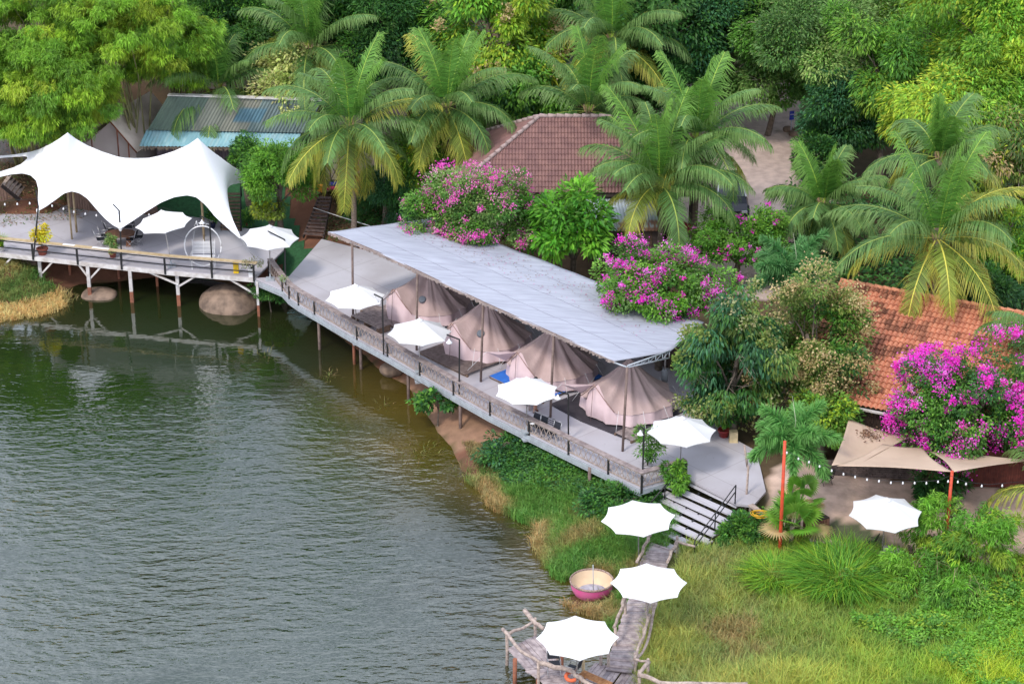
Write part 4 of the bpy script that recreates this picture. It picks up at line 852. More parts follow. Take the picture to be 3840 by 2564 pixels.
# ---------------------------------------------------------------- bell tents
OUT = math.atan2(-.667, -.747)
def bell_tent(cx, cy, label, seed, r=2.0, H=2.55, base=0.16, window=True, flap=False, rot=0.0):
    t = thing('bell_tent', label, 'tent', (cx, cy, DZ), group='beige bell tents in a row under the awning')
    rnd = np.random.RandomState(seed); n = 96; V = []; th = np.arange(n) / n * 2 * math.pi
    dth = (th + math.pi - (OUT + rot)) % (2 * math.pi) - math.pi
    door = np.clip(1 - np.abs(dth) / .50, 0, 1)
    poly = 1.0 - .075 * np.abs(np.sin(th * 6))                         # twelve guyed corners
    re = r * poly * (1 + .02 * np.sin(th * 5 + seed)); he = base + .56 + 1.18 * door ** 1.1 - .05 * np.abs(np.sin(th * 6))
    re = re * (1 - .0 * door)
    rings = 18
    for j in range(rings + 1):
        s_ = j / rings; rr = .04 * (1 - s_) + re * s_; z = H * (1 - s_) + he * s_ - .13 * np.sin(np.pi * s_ ** 1.25) * (1 - .45 * door) - .05 * np.abs(np.sin(th * 6)) * np.sin(np.pi * s_)
        wr = (.016 * np.sin(th * 23 + seed + s_ * 3 + np.sin(th * 5 + seed)) + .022 * np.sin(th * (9 + seed) + seed * 2 + s_ * 2)) * np.sin(np.pi * np.clip(s_ * 1.0, 0, 1)) ** .7 + .012 * np.sin(th * 31 + seed) * s_
        V.append(np.stack([cx + (rr + wr) * np.cos(th), cy + (rr + wr) * np.sin(th), DZ + z + wr], 1))
    V = np.array(V); J, I = np.meshgrid(np.arange(rings), np.arange(n), indexing='ij'); q = J * n + I; q2 = J * n + (I + 1) % n
    np_mesh('canopy', V.reshape(-1, 3), np.stack([q, q + n, q2 + n, q2], -1).reshape(-1, 4), M_CANVAS, t, smooth=True)
    W = []
    for j in range(7):
        s_ = j / 6; rr = (re - .03) * (1 + .03 * s_ + .10 * door * np.sin(s_ * 3)); z = (he - .02) * (1 - s_) + base * s_
        wr = .02 * np.sin(th * 17 + seed) * s_ + .012 * np.sin(th * 31 + seed)
        W.append(np.stack([cx + (rr + wr) * np.cos(th), cy + (rr + wr) * np.sin(th), DZ + z], 1))
    W = np.array(W); J, I = np.meshgrid(np.arange(6), np.arange(n), indexing='ij'); q = J * n + I; q2 = J * n + (I + 1) % n
    np_mesh('wall', W.reshape(-1, 3), np.stack([q, q + n, q2 + n, q2], -1).reshape(-1, 4), M_CANVAS2, t, smooth=True)
    # door piping
    c_ = Vector((cx, cy, DZ)); od = Vector((math.cos(OUT + rot), math.sin(OUT + rot), 0)); sd2 = Vector((-od.y, od.x, 0))
    pk = c_ + od * (r * 1.03) + Vector((0, 0, base + 1.72))
    for s_ in (-1, 1):
        e = c_ + od * (r * .92) + sd2 * s_ * r * .52 + Vector((0, 0, base + .68)); g = c_ + od * (r * 1.02) + sd2 * s_ * r * .36 + Vector((0, 0, base))
        MB().tube([pk, pk.lerp(e, .5) + Vector((0, 0, -.05)), e], .018, 6).build('door_piping', mat('piping_cloth', (.36, .22, .19), .9), t)
    MB().tube([pk + od * .03, c_ + od * r * 1.10 + Vector((0, 0, base))], .012, 5).build('door_zip', mat('zip', (.22, .15, .14), .8), t)
    if window:
        ang = OUT + rot + .62; s_ = .60; rr = .04 * (1 - s_) + r * .97 * s_; z = H * (1 - s_) + (base + .72) * s_ - .26 * math.sin(math.pi * s_)
        wc = Vector((cx + rr * math.cos(ang), cy + rr * math.sin(ang), DZ + z)); nrm = Vector((math.cos(ang) * .62, math.sin(ang) * .62, .78)).normalized()
        Mx = nrm.to_track_quat('Z', 'Y').to_matrix(); m = MB(); k = 20
        m.add([wc + nrm * .045 + Mx @ Vector((.17 * math.cos(a), .17 * math.sin(a), 0)) for a in np.linspace(0, 2 * math.pi, k, endpoint=False)] + [wc - nrm * .03 + Mx @ Vector((.19 * math.cos(a), .19 * math.sin(a), 0)) for a in np.linspace(0, 2 * math.pi, k, endpoint=False)],
              [tuple(range(k))] + [(i, k + i, k + (i + 1) % k, (i + 1) % k) for i in range(k)])
        m.build('window', mat('mesh_window', (.15, .17, .21), .6, (.10, .12, .15), 40), t)
    MB().lathe([(.0, .16), (.05, .1), (.06, 0), (.10, -.1)], 10, c_ + Vector((0, 0, H - .02))).build('finial', M_CANVAS, t)
    for a in np.arange(12) / 12 * 2 * math.pi + .26:
        if abs((a + math.pi - OUT - rot) % (2 * math.pi) - math.pi) < .5: continue
        p0 = c_ + Vector((math.cos(a) * r * .98, math.sin(a) * r * .98, base + .70)); p1 = c_ + Vector((math.cos(a) * r * 1.22, math.sin(a) * r * 1.22, base * .3))
        MB().tube([p0, p1], .010, 5).build('guy_rope', M_WPLAST, t)
    if flap:
        a = pk; b = c_ + od * r * .92 + sd2 * r * .52 * 1 + Vector((0, 0, base + .9)); e = pk + od * .6 - sd2 * .55 + Vector((0, 0, -.12)); g = pk + od * .5 - sd2 * 1.5 + Vector((0, 0, -.35)); b = c_ + od * r * .9 - sd2 * r * .5 + Vector((0, 0, base + .85))
        m = MB().add([a, e, g, b, a - Vector((0, 0, .012)), e - Vector((0, 0, .012)), g - Vector((0, 0, .012)), b - Vector((0, 0, .012))], [(0, 1, 2, 3), (7, 6, 5, 4), (0, 4, 5, 1), (1, 5, 6, 2), (2, 6, 7, 3), (3, 7, 4, 0)]); m.build('door_flap', M_CANVAS2, t)
        MB().tube([g, g + od * .3 - sd2 * 1.0 + Vector((0, 0, -1.2))], .01, 5).build('guy_rope', M_WPLAST, t)
    return t
TC = [P('s', 1610, 1172, DZ), P('s', 1826, 1302, DZ), P('s', 2070, 1410, DZ), P('s', 2356, 1532, DZ)]
bell_tent(TC[0].x, TC[0].y, 'beige bell tent with round window, farthest left, on the slatted wooden pallets', 1, r=2.15, H=2.4)
bell_tent(TC[1].x, TC[1].y, 'beige bell tent with round window beside the bare brown slatted platform', 2, r=2.1, H=2.45)
bell_tent(TC[2].x, TC[2].y, 'beige bell tent standing on the blue mats', 3, window=False, flap=True, r=2.1, H=2.45)
bell_tent(TC[3].x, TC[3].y, 'beige bell tent on the charcoal mat at the right end of the row', 4, window=False, flap=True, r=2.1, H=2.45)
# platforms below the tents
u_ = Vector((.667, -.747, 0)); o_ = Vector((-.747, -.667, 0))
def pallet(c, x0, x1, y0, y1, h, label, name='slatted_platform', cat='platform', slat=.115, m_=M_RAILW, along='o', z=DZ, group=None):
    t = thing(name, label, cat, tuple(c), group=group); m = MB(); c = Vector((c[0], c[1], z))
    if along == 'o':
        n_ = int((x1 - x0) / slat)
        for i in range(n_):
            a = c + u_ * (x0 + slat * (i + .5)); m.beam(a + o_ * y0 + Vector((0, 0, h - .0125)), a + o_ * y1 + Vector((0, 0, h - .0125)), slat * .84, .025)
    else:
        n_ = int((y1 - y0) / slat)
        for i in range(n_):
            a = c + o_ * (y0 + slat * (i + .5)); m.beam(a + u_ * x0 + Vector((0, 0, h - .0125)), a + u_ * x1 + Vector((0, 0, h - .0125)), slat * .84, .025)
    m.build('slats', m_, t); m = MB()
    if along == 'o':
        for f in (.03, .5, .97): y = y0 + (y1 - y0) * f; m.beam(c + u_ * x0 + o_ * y + Vector((0, 0, h / 2 - .015)), c + u_ * x1 + o_ * y + Vector((0, 0, h / 2 - .015)), .08, h - .03)
    else:
        for f in (.03, .5, .97): x = x0 + (x1 - x0) * f; m.beam(c + u_ * x + o_ * y0 + Vector((0, 0, h / 2 - .015)), c + u_ * x + o_ * y1 + Vector((0, 0, h / 2 - .015)), .08, h - .03)
    m.build('bearer', M_BRNW, t); return t
pallet(TC[0], -1.9, 1.6, -1.6, 2.55, .16, 'grey slatted platform under the farthest left bell tent')
pallet(TC[1], -1.5, 1.9, -1.6, 2.95, .16, 'brown slatted platform reaching out in front of the second bell tent', m_=mat('brown_slat', (.20, .155, .145), .85, (.12, .09, .085), 5, .4, 25))
t3 = pallet(TC[2], -1.75, 1.85, -1.6, 2.35, .13, 'timber platform carrying the blue mats')
m = MB(); a = TC[2]; c_ = Vector((a.x, a.y, DZ + .155)); m.prism([c_ + u_ * x + o_ * y for x, y in ((-1.7, -1.5), (1.8, -1.5), (1.8, 2.3), (-1.7, 2.3))], .023)
own(m, 'foam_mat', M_BLUE, 'bright blue foam mat spread under the third bell tent', 'mat')
m = MB(); a = TC[3]; c_ = Vector((a.x, a.y, DZ + .05)); m.prism([c_ + u_ * x + o_ * y for x, y in ((-2.5, -1.6), (1.9, -1.6), (1.95, 2.2), (-.5, 2.45), (-2.6, 2.35))], .045)
own(m, 'ground_mat', M_DKMAT, 'charcoal ground mat under the bell tent at the right end', 'mat')
p = P('v15', 600, 1300, DZ); pallet(p, -.55, .5, -.5, .45, .14, 'small slatted pallet in front of the right end bell tent', name='pallet', cat='pallet', along='u', slat=.1)
p = P('ve', 430, 560, DZ); pallet(p, -.8, .6, -.45, .45, .18, 'small stacked pallet at the left corner of the first bell tent', name='pallet', cat='pallet')
p = P('ve', 330, 800, DZ); pallet(p, -1.1, 1.0, -.3, .5, .36, 'low plank bench with backrest standing by the first umbrella of the main deck', name='plank_bench', cat='bench', along='u', slat=.13)

# ---------------------------------------------------------------- umbrellas
def make_umbrella():
    t = thing('patio_umbrella', 'x', 'umbrella', local=True, group='white market umbrellas')
    Rr = 1.45; rim = 0.0; apex = .62; seg = 8; sub = 8; rad = 10; V = []; Fc = []
    for j in range(rad + 1):
        s_ = .07 + .93 * j / rad
        for i in range(seg * sub):
            a = 2 * math.pi * i / (seg * sub); k = (i % sub) / sub; mid = 4 * k * (1 - k)           # 0 on rib, 1 mid panel
            chord = math.cos(math.pi / seg) / math.cos(2 * math.pi * ((i % sub) / (seg * sub)) - math.pi / seg)
            r_ = Rr * s_ * chord * (1 - .055 * mid * s_ ** 3)
            z = (apex + .03) * (1 - s_) ** 1.12 * 1.0 + rim - .035 * mid * s_ * math.sin(math.pi * min(1, s_ * .9)) - .02 * (s_ ** 6)
            V.append((r_ * math.cos(a), r_ * math.sin(a), z))
    n = seg * sub
    for j in range(rad):
        for i in range(n): Fc.append((j * n + i, j * n + (i + 1) % n, (j + 1) * n + (i + 1) % n, (j + 1) * n + i))
    b0 = len(V)                                                     # narrow valance
    for i in range(n): x, y, z = V[rad * n + i]; V.append((x * .995, y * .995, z - .035))
    for i in range(n): Fc.append((rad * n + i, rad * n + (i + 1) % n, b0 + (i + 1) % n, b0 + i))
    c = MB().add(V, Fc, False)
    for i in range(len(c.sm)): c.sm[i] = False
    can = c.build('canopy', M_WHITE, t)
    me = can.data
    m = MB(); m.lathe([(0, .67), (.04, .66), (.15, .60), (.17, .585), (.165, .57)], 16); m.lathe([(0, .71), (.02, .70), (.025, .66)], 8); m.build('vent_cap', M_WHITE, t)
    for i in range(8):
        a = 2 * math.pi * i / 8; m = MB().tube([(.03 * math.cos(a), .03 * math.sin(a), apex - .06), (Rr * .98 * math.cos(a), Rr * .98 * math.sin(a), rim - .045)], .011, 5)
        m.tube([(.03 * math.cos(a), .03 * math.sin(a), .10), (.72 * math.cos(a), .72 * math.sin(a), rim + .24)], .009, 5); m.build('rib', M_CHROME, t)
    return t
UMB = make_umbrella()
POLES = {}
def place_umb(first, v, cx, cy, wid, zrim, zbase, label, rot=0.0, tilt=(0, 0), polemat='w', stand=True, greyed=False):
    c = P(v, cx, cy, zrim); o = UMB if first else copy_tree(UMB)
    sc = (wid / 2 / VW[v][2]) * depth(c) / FPX / 1.45
    o.location = c; o.rotation_euler = (tilt[0], tilt[1], rot); o.scale = (sc, sc, sc); o['label'] = label
    h = (zrim - zbase) / sc
    if greyed:
        for ch in KIDS[o.name]:
            if ch.name.startswith(('canopy', 'vent')): ch.data = ch.data.copy(); ch.data.materials[0] = M_WHITE2
    m = MB().tube([(0, 0, -h), (0, 0, .55)], .024, 8)
    pm = {'w': M_PWHITE, 'g': M_CHROME, 'b': M_BRNW}[polemat]
    ORG[o.name] = Vector((0, 0, 0)); m.build('pole', pm, o)
    if stand:
        m = MB().box((0, 0, -h + .035), (.42, .42, .07)).lathe([(.045, -h + .07), (.04, -h + .35)], 8); m.build('base', M_GALV, o)
    return o
place_umb(True, 'v4', 1118, 700, 388, 4.45, DZ, 'white umbrella on the pier between the table set and the swing chair', .18, (0, R(-6)), greyed=False)
place_umb(False, 'v12', 1353, 548, 806, 4.35, DZ, 'white umbrella standing on the edge of the green turf strip', .05, (R(3), R(2)), greyed=True)
place_umb(False, 'v5', 278, 572, 412, 3.95, DZ, 'white umbrella beside the first awning pole above the plank bench', .25, (0, 0), 'b')
place_umb(False, 'v5', 717, 812, 442, 3.95, DZ, 'white umbrella in front of the bell tent farthest left', .15, (0, R(1)), greyed=True)
place_umb(False, 'v5', 1450, 1212, 442, 3.97, DZ, 'white umbrella sheltering a person before the tent on blue mats', .32, (0, 0), 'b')
place_umb(False, 'v7', 1728, 262, 598, 3.95, DZ, 'white umbrella with leaf marks at the right end of the deck beside the potted tree', .08, (0, 0), 'g', greyed=True)
place_umb(False, 'v7', 1356, 1006, 640, 2.9, .4, 'white umbrella above the grass at the foot of the wide stair', .10, (0, R(-2)), 'g', False)
place_umb(False, 'v8', 1450, 692, 658, 3.0, JZ, 'white umbrella over the plank jetty beside the pink round boat', .0, (0, 0), 'b', False)
place_umb(False, 'v8', 838, 1163, 712, 3.0, JZ - .04, 'white umbrella over the plank platform, nearest the bottom', .03, (0, 0), 'g')
place_umb(False, 'v9', 876, 566, 436, 3.85, 1.5, 'white umbrella in the sandy yard above a square table', .10, (R(2), 0), 'b', greyed=True)
del_ = None

# ---------------------------------------------------------------- bracket lamp posts
def lamp_post(base, elbow, arm_end, lamp, label, shade=True, r=.04):
    t = thing('lamp_post', label, 'lamp post', tuple(base), group='black bracket lamp posts along the railing')
    MB().beam(base, elbow, .07, .07, up=(0, 1, 0)).build('post', M_BLACK, t); MB().beam(elbow, arm_end, .05, .05).build('arm', M_BLACK, t)
    if shade:
        o = MB().tube([lamp, lamp + Vector((0, 0, -.18))], .006, 5).build('cord', M_BLACK, t)
        MB().lathe([(.0, -.16), (.03, -.17), (.05, -.24), (.14, -.33), (.15, -.36), (.0, -.35)], 14, lamp).build('lamp_shade', M_WPLAST, t)
def lp_(v, bx, by, ex, ey, ax, ay, lx, ly, label, zb=DZ, shade=True, dx=0):
    b = P(v, bx, by, zb); e = onray(v, ex, ey, b.y); a = onray(v, ax, ay, b.y + .05); l = a.lerp(e, .2)
    lamp_post(b, e, a, l, label, shade)
lp_('v4', 230, 935, 262, 590, 245, 480, 0, 0, 'black lamp post at the left tent corner by the yellow leaved pot plant', shade=False)
lp_('v4', 833, 965, 815, 620, 772, 575, 0, 0, 'black lamp post rising through the middle tip of the stretch tent', shade=False)
lp_('v4', 1452, 1025, 1433, 688, 1365, 655, 0, 0, 'black lamp post in front of the round swing chair')
lp_('v12', 1572, 1205, 1556, 577, 1325, 460, 0, 0, 'black lamp post in front of the umbrella on the turf strip')
lp_('v5', 472, 965, 463, 580, 405, 552, 0, 0, 'black lamp post between the two umbrellas nearest the first bell tent')
lp_('v5', 988, 1245, 990, 862, 902, 828, 0, 0, 'black lamp post before the brown slatted platform of the second tent')
lp_('v5', 1735, 1545, 1735, 1237, 1645, 1208, 0, 0, 'black lamp post between the seated umbrella and the charcoal mat')
lp_('v7', 1392, 700, 1405, 243, 1370, 222, 0, 0, 'black lamp post at the deck corner beside the tall potted plant')
# ---------------------------------------------------------------- houses and other roofs
def tile_roof(name, A, B, Cc, D, par, m_, row=.33, col=.105, amp=.022, colA=(1, 1, 1), var=.12, stain=.0, seed=0, sx=.03):
    """A-B eave (left,right), D-C ridge (left,right): rows of round tiles clipped to the trapezoid"""
    A, B, Cc, D = map(Vector, (A, B, Cc, D)); e = (B - A).normalized(); up = ((D + Cc) / 2 - (A + B) / 2); up = (up - e * up.dot(e)); Ls = up.length; up /= Ls; nrm = e.cross(up)
    if nrm.z < 0: nrm = -nrm
    nr = max(1, round(Ls / row)); V = []; Fs = []; T = []; rnd = np.random.RandomState(seed)
    xl = lambda t: (D - A).dot(e) * t; xr = lambda t: (B - A).dot(e) + ((Cc - A).dot(e) - (B - A).dot(e)) * t
    for j in range(nr):
        t0, t1 = j / nr, (j + 1) / nr + .02
        x0 = min(xl(t0), xl(t1)); x1 = max(xr(t0), xr(t1)); K0 = math.floor(x0 / col); K1 = math.ceil(x1 / col); b0 = len(V); cnt = 0
        for k in range(K0 * 2, K1 * 2 + 1):
            x = k * col / 2; w0 = amp * (abs(math.cos(math.pi * x / (2 * col))) * 2 - 1) if True else 0
            for (t_, lift) in ((t0, .045 if amp < .04 else .08), (t1, .0)):
                xx = min(max(x, xl(t_)), xr(t_)); p_ = A + e * xx + up * (t_ * Ls) + nrm * (lift + w0 + amp); V.append(tuple(p_))
            c_ = np.array(colA) * (1 + var * (tilernd(k // 4, j, seed) - .5) * 2); q_ = V[-1]
            if stain:
                sN = vnoise(np.array([q_[0] * 1.0 + q_[2]]), np.array([q_[1] + q_[2] * 2]), 1.1, seed + 3)[0] * .6 + vnoise(np.array([q_[0] * 1.0]), np.array([q_[1] + q_[2] * 2]), .35, seed + 4)[0] * .5
                if sN > .50: c_ = c_ * (1 - stain * min(1, (sN - .50) * 5) * (.4 + .6 * tilernd(k, j, 9)))
            T += [tuple(c_)] * 2; cnt += 1
        for i in range(cnt - 1): Fs.append((b0 + 2 * i, b0 + 2 * i + 2, b0 + 2 * i + 3, b0 + 2 * i + 1))
        # front lips of the row, painted darker for the shadow line between rows
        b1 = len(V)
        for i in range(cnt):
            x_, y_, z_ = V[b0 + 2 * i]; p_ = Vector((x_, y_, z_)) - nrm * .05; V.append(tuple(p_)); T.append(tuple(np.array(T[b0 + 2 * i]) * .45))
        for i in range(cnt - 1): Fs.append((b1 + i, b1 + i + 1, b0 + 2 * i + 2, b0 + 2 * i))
    o = np_mesh(name, V, Fs, m_, par, tint=T, smooth=False); return o
def tilernd(a, b, s): 
    v = math.sin(a * 12.9898 + b * 78.233 + s * 3.1) * 43758.5453; return v - math.floor(v)
M_TILE1 = mat('brown_tile', (.27, .145, .13), .8, (.20, .105, .10), 2.0, tint=True)
M_TILE2 = mat('orange_tile', (.70, .29, .17), .85, (.54, .20, .12), 2.5, tint=True)
M_CONCR = mat('grey_mortar', (.40, .30, .29), .9, (.28, .21, .20), 3)
# central brown hipped roof
h = thing('brown_roof_house', 'house with a brown hipped tile roof behind the first bougainvillea', 'house', tuple(P('s', 2100, 724, 3.6)))
EZ, RZ2 = 5.7, 8.4
BR = P('s', 2608, 726, EZ); BL = P('s', 1690, 724, EZ); RL = P('s', 2023, 441, RZ2); RR = P('s', 2278, 441, RZ2)
TL = Vector((BL.x, 2 * RL.y - BL.y, EZ)); TR = Vector((BR.x, 2 * RR.y - BR.y, EZ))
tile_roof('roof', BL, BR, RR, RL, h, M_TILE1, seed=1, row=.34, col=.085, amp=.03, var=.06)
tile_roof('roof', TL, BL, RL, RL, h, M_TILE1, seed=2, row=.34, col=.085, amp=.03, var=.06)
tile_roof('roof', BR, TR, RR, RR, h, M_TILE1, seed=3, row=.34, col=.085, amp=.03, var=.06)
m = MB()
for a, b in ((BL, RL), (BR, RR), (RL, RR), (TL, RL), (TR, RR)):
    n_ = int((b - a).length / .4)
    for i in range(n_): m.tube([a.lerp(b, i / n_) + Vector((0, 0, .11)), a.lerp(b, (i + 1.1) / n_) + Vector((0, 0, .07))], [.12, .095], 8)
m.build('ridge_tiles', M_CONCR, h)
m = MB(); ins_ = .5
m.box(((BL.x + BR.x) / 2, (BL.y + TL.y) / 2, (3.2 + EZ) / 2), ((BR.x - BL.x) - 1.6, (TL.y - BL.y) - 1.6, EZ - 3.2 - .05)); m.build('wall', M_PLAST, h)
m = MB()
for p_ in (BR + Vector((-.15, .1, 0)), BR + Vector((-1.6, .15, 0))): m.box((p_.x, p_.y, (EZ + 3.3) / 2), (.28, .28, EZ - 3.3))
m.beam(BR + Vector((-.1, .12, -.12)), BR + Vector((-6, .12, -.12)), .1, .18); m.build('porch_post', M_DKW, h)
# corrugated lean-to in front of it
def corr(name, A, B, Cc, D, par, m_, pitch=.13, amp=.022, n=8, tint=None):
    A, B, Cc, D = map(Vector, (A, B, Cc, D)); L_ = (B - A).length; k = int(L_ / pitch * 4); nr = ((B - A).cross(D - A)).normalized()
    if nr.z < 0: nr = -nr
    V = []; T = []
    for j in range(n + 1):
        for i in range(k + 1):
            f = i / k; g = j / n; p_ = A.lerp(B, f).lerp(D.lerp(Cc, f), g) + nr * amp * math.sin(f * L_ / pitch * 2 * math.pi); V.append(tuple(p_)); T.append(tint(f, g) if tint else (1, 1, 1))
    Fs = [(j * (k + 1) + i, j * (k + 1) + i + 1, (j + 1) * (k + 1) + i + 1, (j + 1) * (k + 1) + i) for j in range(n) for i in range(k)]
    return np_mesh(name, V, Fs, m_, par, tint=T, smooth=True)
M_CORR = mat('corrugated_tin', (1, 1, 1), .5, (.82, .82, .84), 1.6, tint=True, spec=.5)
h = thing('tin_lean_to', 'lean-to with a grey corrugated tin roof rusting at its lower edge, beside the coconut trunk', 'shed', tuple(P('v14', 900, 1400, 3.0)))
tl = lambda f, g: (.44, .50, .56) if not (g < .32 and f > .45 and tilernd(int(f * 40), int(g * 20), 1) > .2) else (.30, .15, .10)
A = P('v14', -60, 1115, 4.7); B = P('v14', 1015, 1115, 4.7); D = P('v14', -150, 670, 5.35); Cc = P('v14', 895, 660, 5.35)
corr('roof', A, B, Cc, D, h, M_CORR, .17, .025, 14, tl)
m = MB(); m.box(((A.x + B.x) / 2 + .3, A.y + .25, 3.9), (B.x - A.x - .8, .1, 1.4)); m.build('wall', mat('dark_plaster', (.12, .09, .085), .9), h)
for x in (885, 230): q_ = P('v14', x, 1125, 4.6); MB().box((q_.x, q_.y + .06, 3.7), (.10, .10, 1.9)).build('post', M_BRNW, h)
# right orange roof
h = thing('orange_roof_house', 'house with a weathered orange tile roof behind the right bougainvillea', 'house', tuple(P('s', 3400, 1560, 2.2)))
a0 = P('s', 3152, 1057, 6.6); a1 = P('s', 3840, 1180, 6.6); rd = (a1 - a0).normalized(); pr_ = Vector((rd.y, -rd.x, 0)) 
if pr_.y > 0: pr_ = -pr_
a1 = a0 + rd * 13.5; eL = a0 + pr_ * 6.4 + Vector((0, 0, -2.75)); eR = a1 + pr_ * 6.4 + Vector((0, 0, -2.75))
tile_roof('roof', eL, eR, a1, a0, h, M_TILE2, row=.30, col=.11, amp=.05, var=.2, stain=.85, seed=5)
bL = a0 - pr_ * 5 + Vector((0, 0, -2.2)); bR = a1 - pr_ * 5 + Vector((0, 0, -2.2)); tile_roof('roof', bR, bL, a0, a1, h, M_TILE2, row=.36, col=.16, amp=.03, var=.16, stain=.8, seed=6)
m = MB(); n_ = 34
for i in range(n_): m.tube([a0.lerp(a1, i / n_) + Vector((0, 0, .10)), a0.lerp(a1, (i + 1.1) / n_) + Vector((0, 0, .06))], [.11, .09], 8)
m.build('ridge_tiles', mat('orange_ridge', (.62, .26, .15), .85), h)
m = MB(); c0 = eL + rd * .4 - pr_ * .8; c1 = eR - rd * .4 - pr_ * .8; c2 = bR - rd * .4 + pr_ * .8; c3 = bL + rd * .4 + pr_ * .8
m.prism([Vector((c.x, c.y, 3.75)) for c in (c0, c1, c2, c3)], 1.9); m.build('wall', M_DKBROWN, h)
MB().beam(eL + pr_ * .12 + Vector((0, 0, -.03)), eR + pr_ * .12 + Vector((0, 0, -.03)), .12, .08).build('gutter', M_PWHITE, h)
# green and blue tin roofed hall at the left
h = thing('tin_roof_hall', 'long hall with a green corrugated roof above a light blue tin eave', 'building', tuple(P('v1', 1400, 1030, 3.2)))
E0 = P('v1', 950, 1000, 5.0); E1 = P('v1', 2010, 1008, 5.0); E2 = P('v1', 1000, 890, 5.55); E3 = P('v1', 2060, 910, 5.55)
corr('eave', E0 + Vector((0, 0, .0)), E1, E3, E2, h, M_CORR, .2, .03, 6, lambda f, g: (.24, .44, .50) if tilernd(int(f * 60), int(g * 3), 2) > .25 else (.30, .48, .52))
u0 = E2 + Vector((.1, -.15, .06)); u1 = E3 + Vector((.3, -.15, .06)); r0 = P('v1', 1150, 655, 7.5); r1 = P('v1', 2200, 690, 7.5)
def gt(f, g):
    if f < .27: c = (.09, .135, .105)
    elif f < .45: c = (.20, .215, .18)
    elif f < .62: c = (.24, .24, .20)
    else: c = (.15, .20, .20)
    if .5 < f < .68 and .25 < g < .75: c = (.10, .20, .26)
    return tuple(x * (.85 + .3 * tilernd(int(f * 120), 0, 4)) for x in c)
corr('roof', u0, u1, r1, r0, h, M_CORR, .19, .03, 12, gt)
MB().beam(r0 + Vector((0, .05, .05)), r1 + Vector((0, .05, .05)), .35, .06).build('ridge_cap', M_PWHITE, h)
corr('roof', r1 + Vector((0, .2, 0)), r0 + Vector((0, .2, 0)), r0 + Vector((0, 4, -1.5)), r1 + Vector((0, 4, -1.5)), h, M_CORR, .19, .03, 6, lambda f, g: (.2, .2, .18))
m = MB(); m.box(((E0.x + E1.x) / 2 + .3, E2.y + 2.3, 4.15), (E1.x - E0.x - .8, 4, 2.6)); m.build('wall', mat('lilac_board', (.22, .17, .21), .9, (.10, .08, .10), 4, stretch=(5, 1, .2)), h)
m = MB(); rr = random.Random(9)
for i in range(150):
    q_ = E0.lerp(E1, i / 150); l_ = rr.uniform(.05, .28); m.box((q_.x, q_.y + .05, q_.z - .04 - l_ / 2), (.025, .02, l_))
m.build('straw_fringe', mat('straw', (.38, .30, .22), .95), h)
# safari tent
h = thing('ridge_tent', 'beige ridge tent with a stained fly sheet on a rust red frame beside the hall', 'tent', tuple(P('v1', 800, 1080, 3.2)))
M_SAF = mat('stained_canvas', (.78, .66, .58), .9, (.42, .34, .28), .5, .2, 4, lo=.36, hi=.6); M_SAFW = mat('pale_canvas', (.60, .52, .50), .9, (.52, .44, .42), 1.2)
gA = P('v1', 725, 800, 6.4); gR = P('v1', 935, 1045, 4.45); gL = Vector((2 * gA.x - gR.x - .9, gR.y, 4.45)); bk_ = P('v1', 925, 640, 6.75) - gA; bk_ = Vector((bk_.x, bk_.y, 0)); bk_ = bk_.normalized() * 5.0
def sheet(m, a, b, c, d, sag=.12, n=10, th=.02):
    V = []
    for j in range(n + 1):
        for i in range(n + 1):
            f = i / n; g = j / n; p_ = a.lerp(b, f).lerp(d.lerp(c, f), g); p_ = p_ - Vector((0, 0, sag * math.sin(math.pi * f) * math.sin(math.pi * g))); V.append(p_)
    m.add(V, [(j * (n + 1) + i, j * (n + 1) + i + 1, (j + 1) * (n + 1) + i + 1, (j + 1) * (n + 1) + i) for j in range(n) for i in range(n)], True); return m
m = MB(); sheet(m, gA, gR, gR + bk_, gA + bk_); sheet(m, gL, gA, gA + bk_, gL + bk_); m.build('fly_sheet', M_SAF, h)
m = MB(); iA = gA + bk_ * .12 + Vector((.05, 0, -.35)); iR = gR + bk_ * .12 + Vector((-.35, 0, -.25)); iL = gL + bk_ * .12 + Vector((.35, 0, -.25)); bL_ = Vector((iL.x, iL.y, 3.0)); bR_ = Vector((iR.x, iR.y, 3.0))
m.add([iA, iR, bR_, bL_, iL], [(0, 1, 2, 3, 4)]); m.add([iR, iR + bk_ * .8, bR_ + bk_ * .8, bR_], [(0, 1, 2, 3)]); m.add([iL, iL + bk_ * .8, bL_ + bk_ * .8, bL_], [(3, 2, 1, 0)]); m.build('inner_wall', M_SAFW, h)
m = MB(); m.tube([gA, gR], .04, 6); m.tube([gA, gL], .04, 6)
for f in (.35, .72): q_ = gA.lerp(gR, f); m.tube([q_, (q_.x, q_.y, 3.0)], .04, 6)
q_ = gA.lerp(gL, .35); m.tube([q_, (q_.x, q_.y, 3)], .04, 6)
q_ = gA.lerp(gL, .7); m.tube([q_, (q_.x, q_.y, 3)], .04, 6)
m.build('frame', mat('rust_frame', (.27, .09, .05), .7), h)
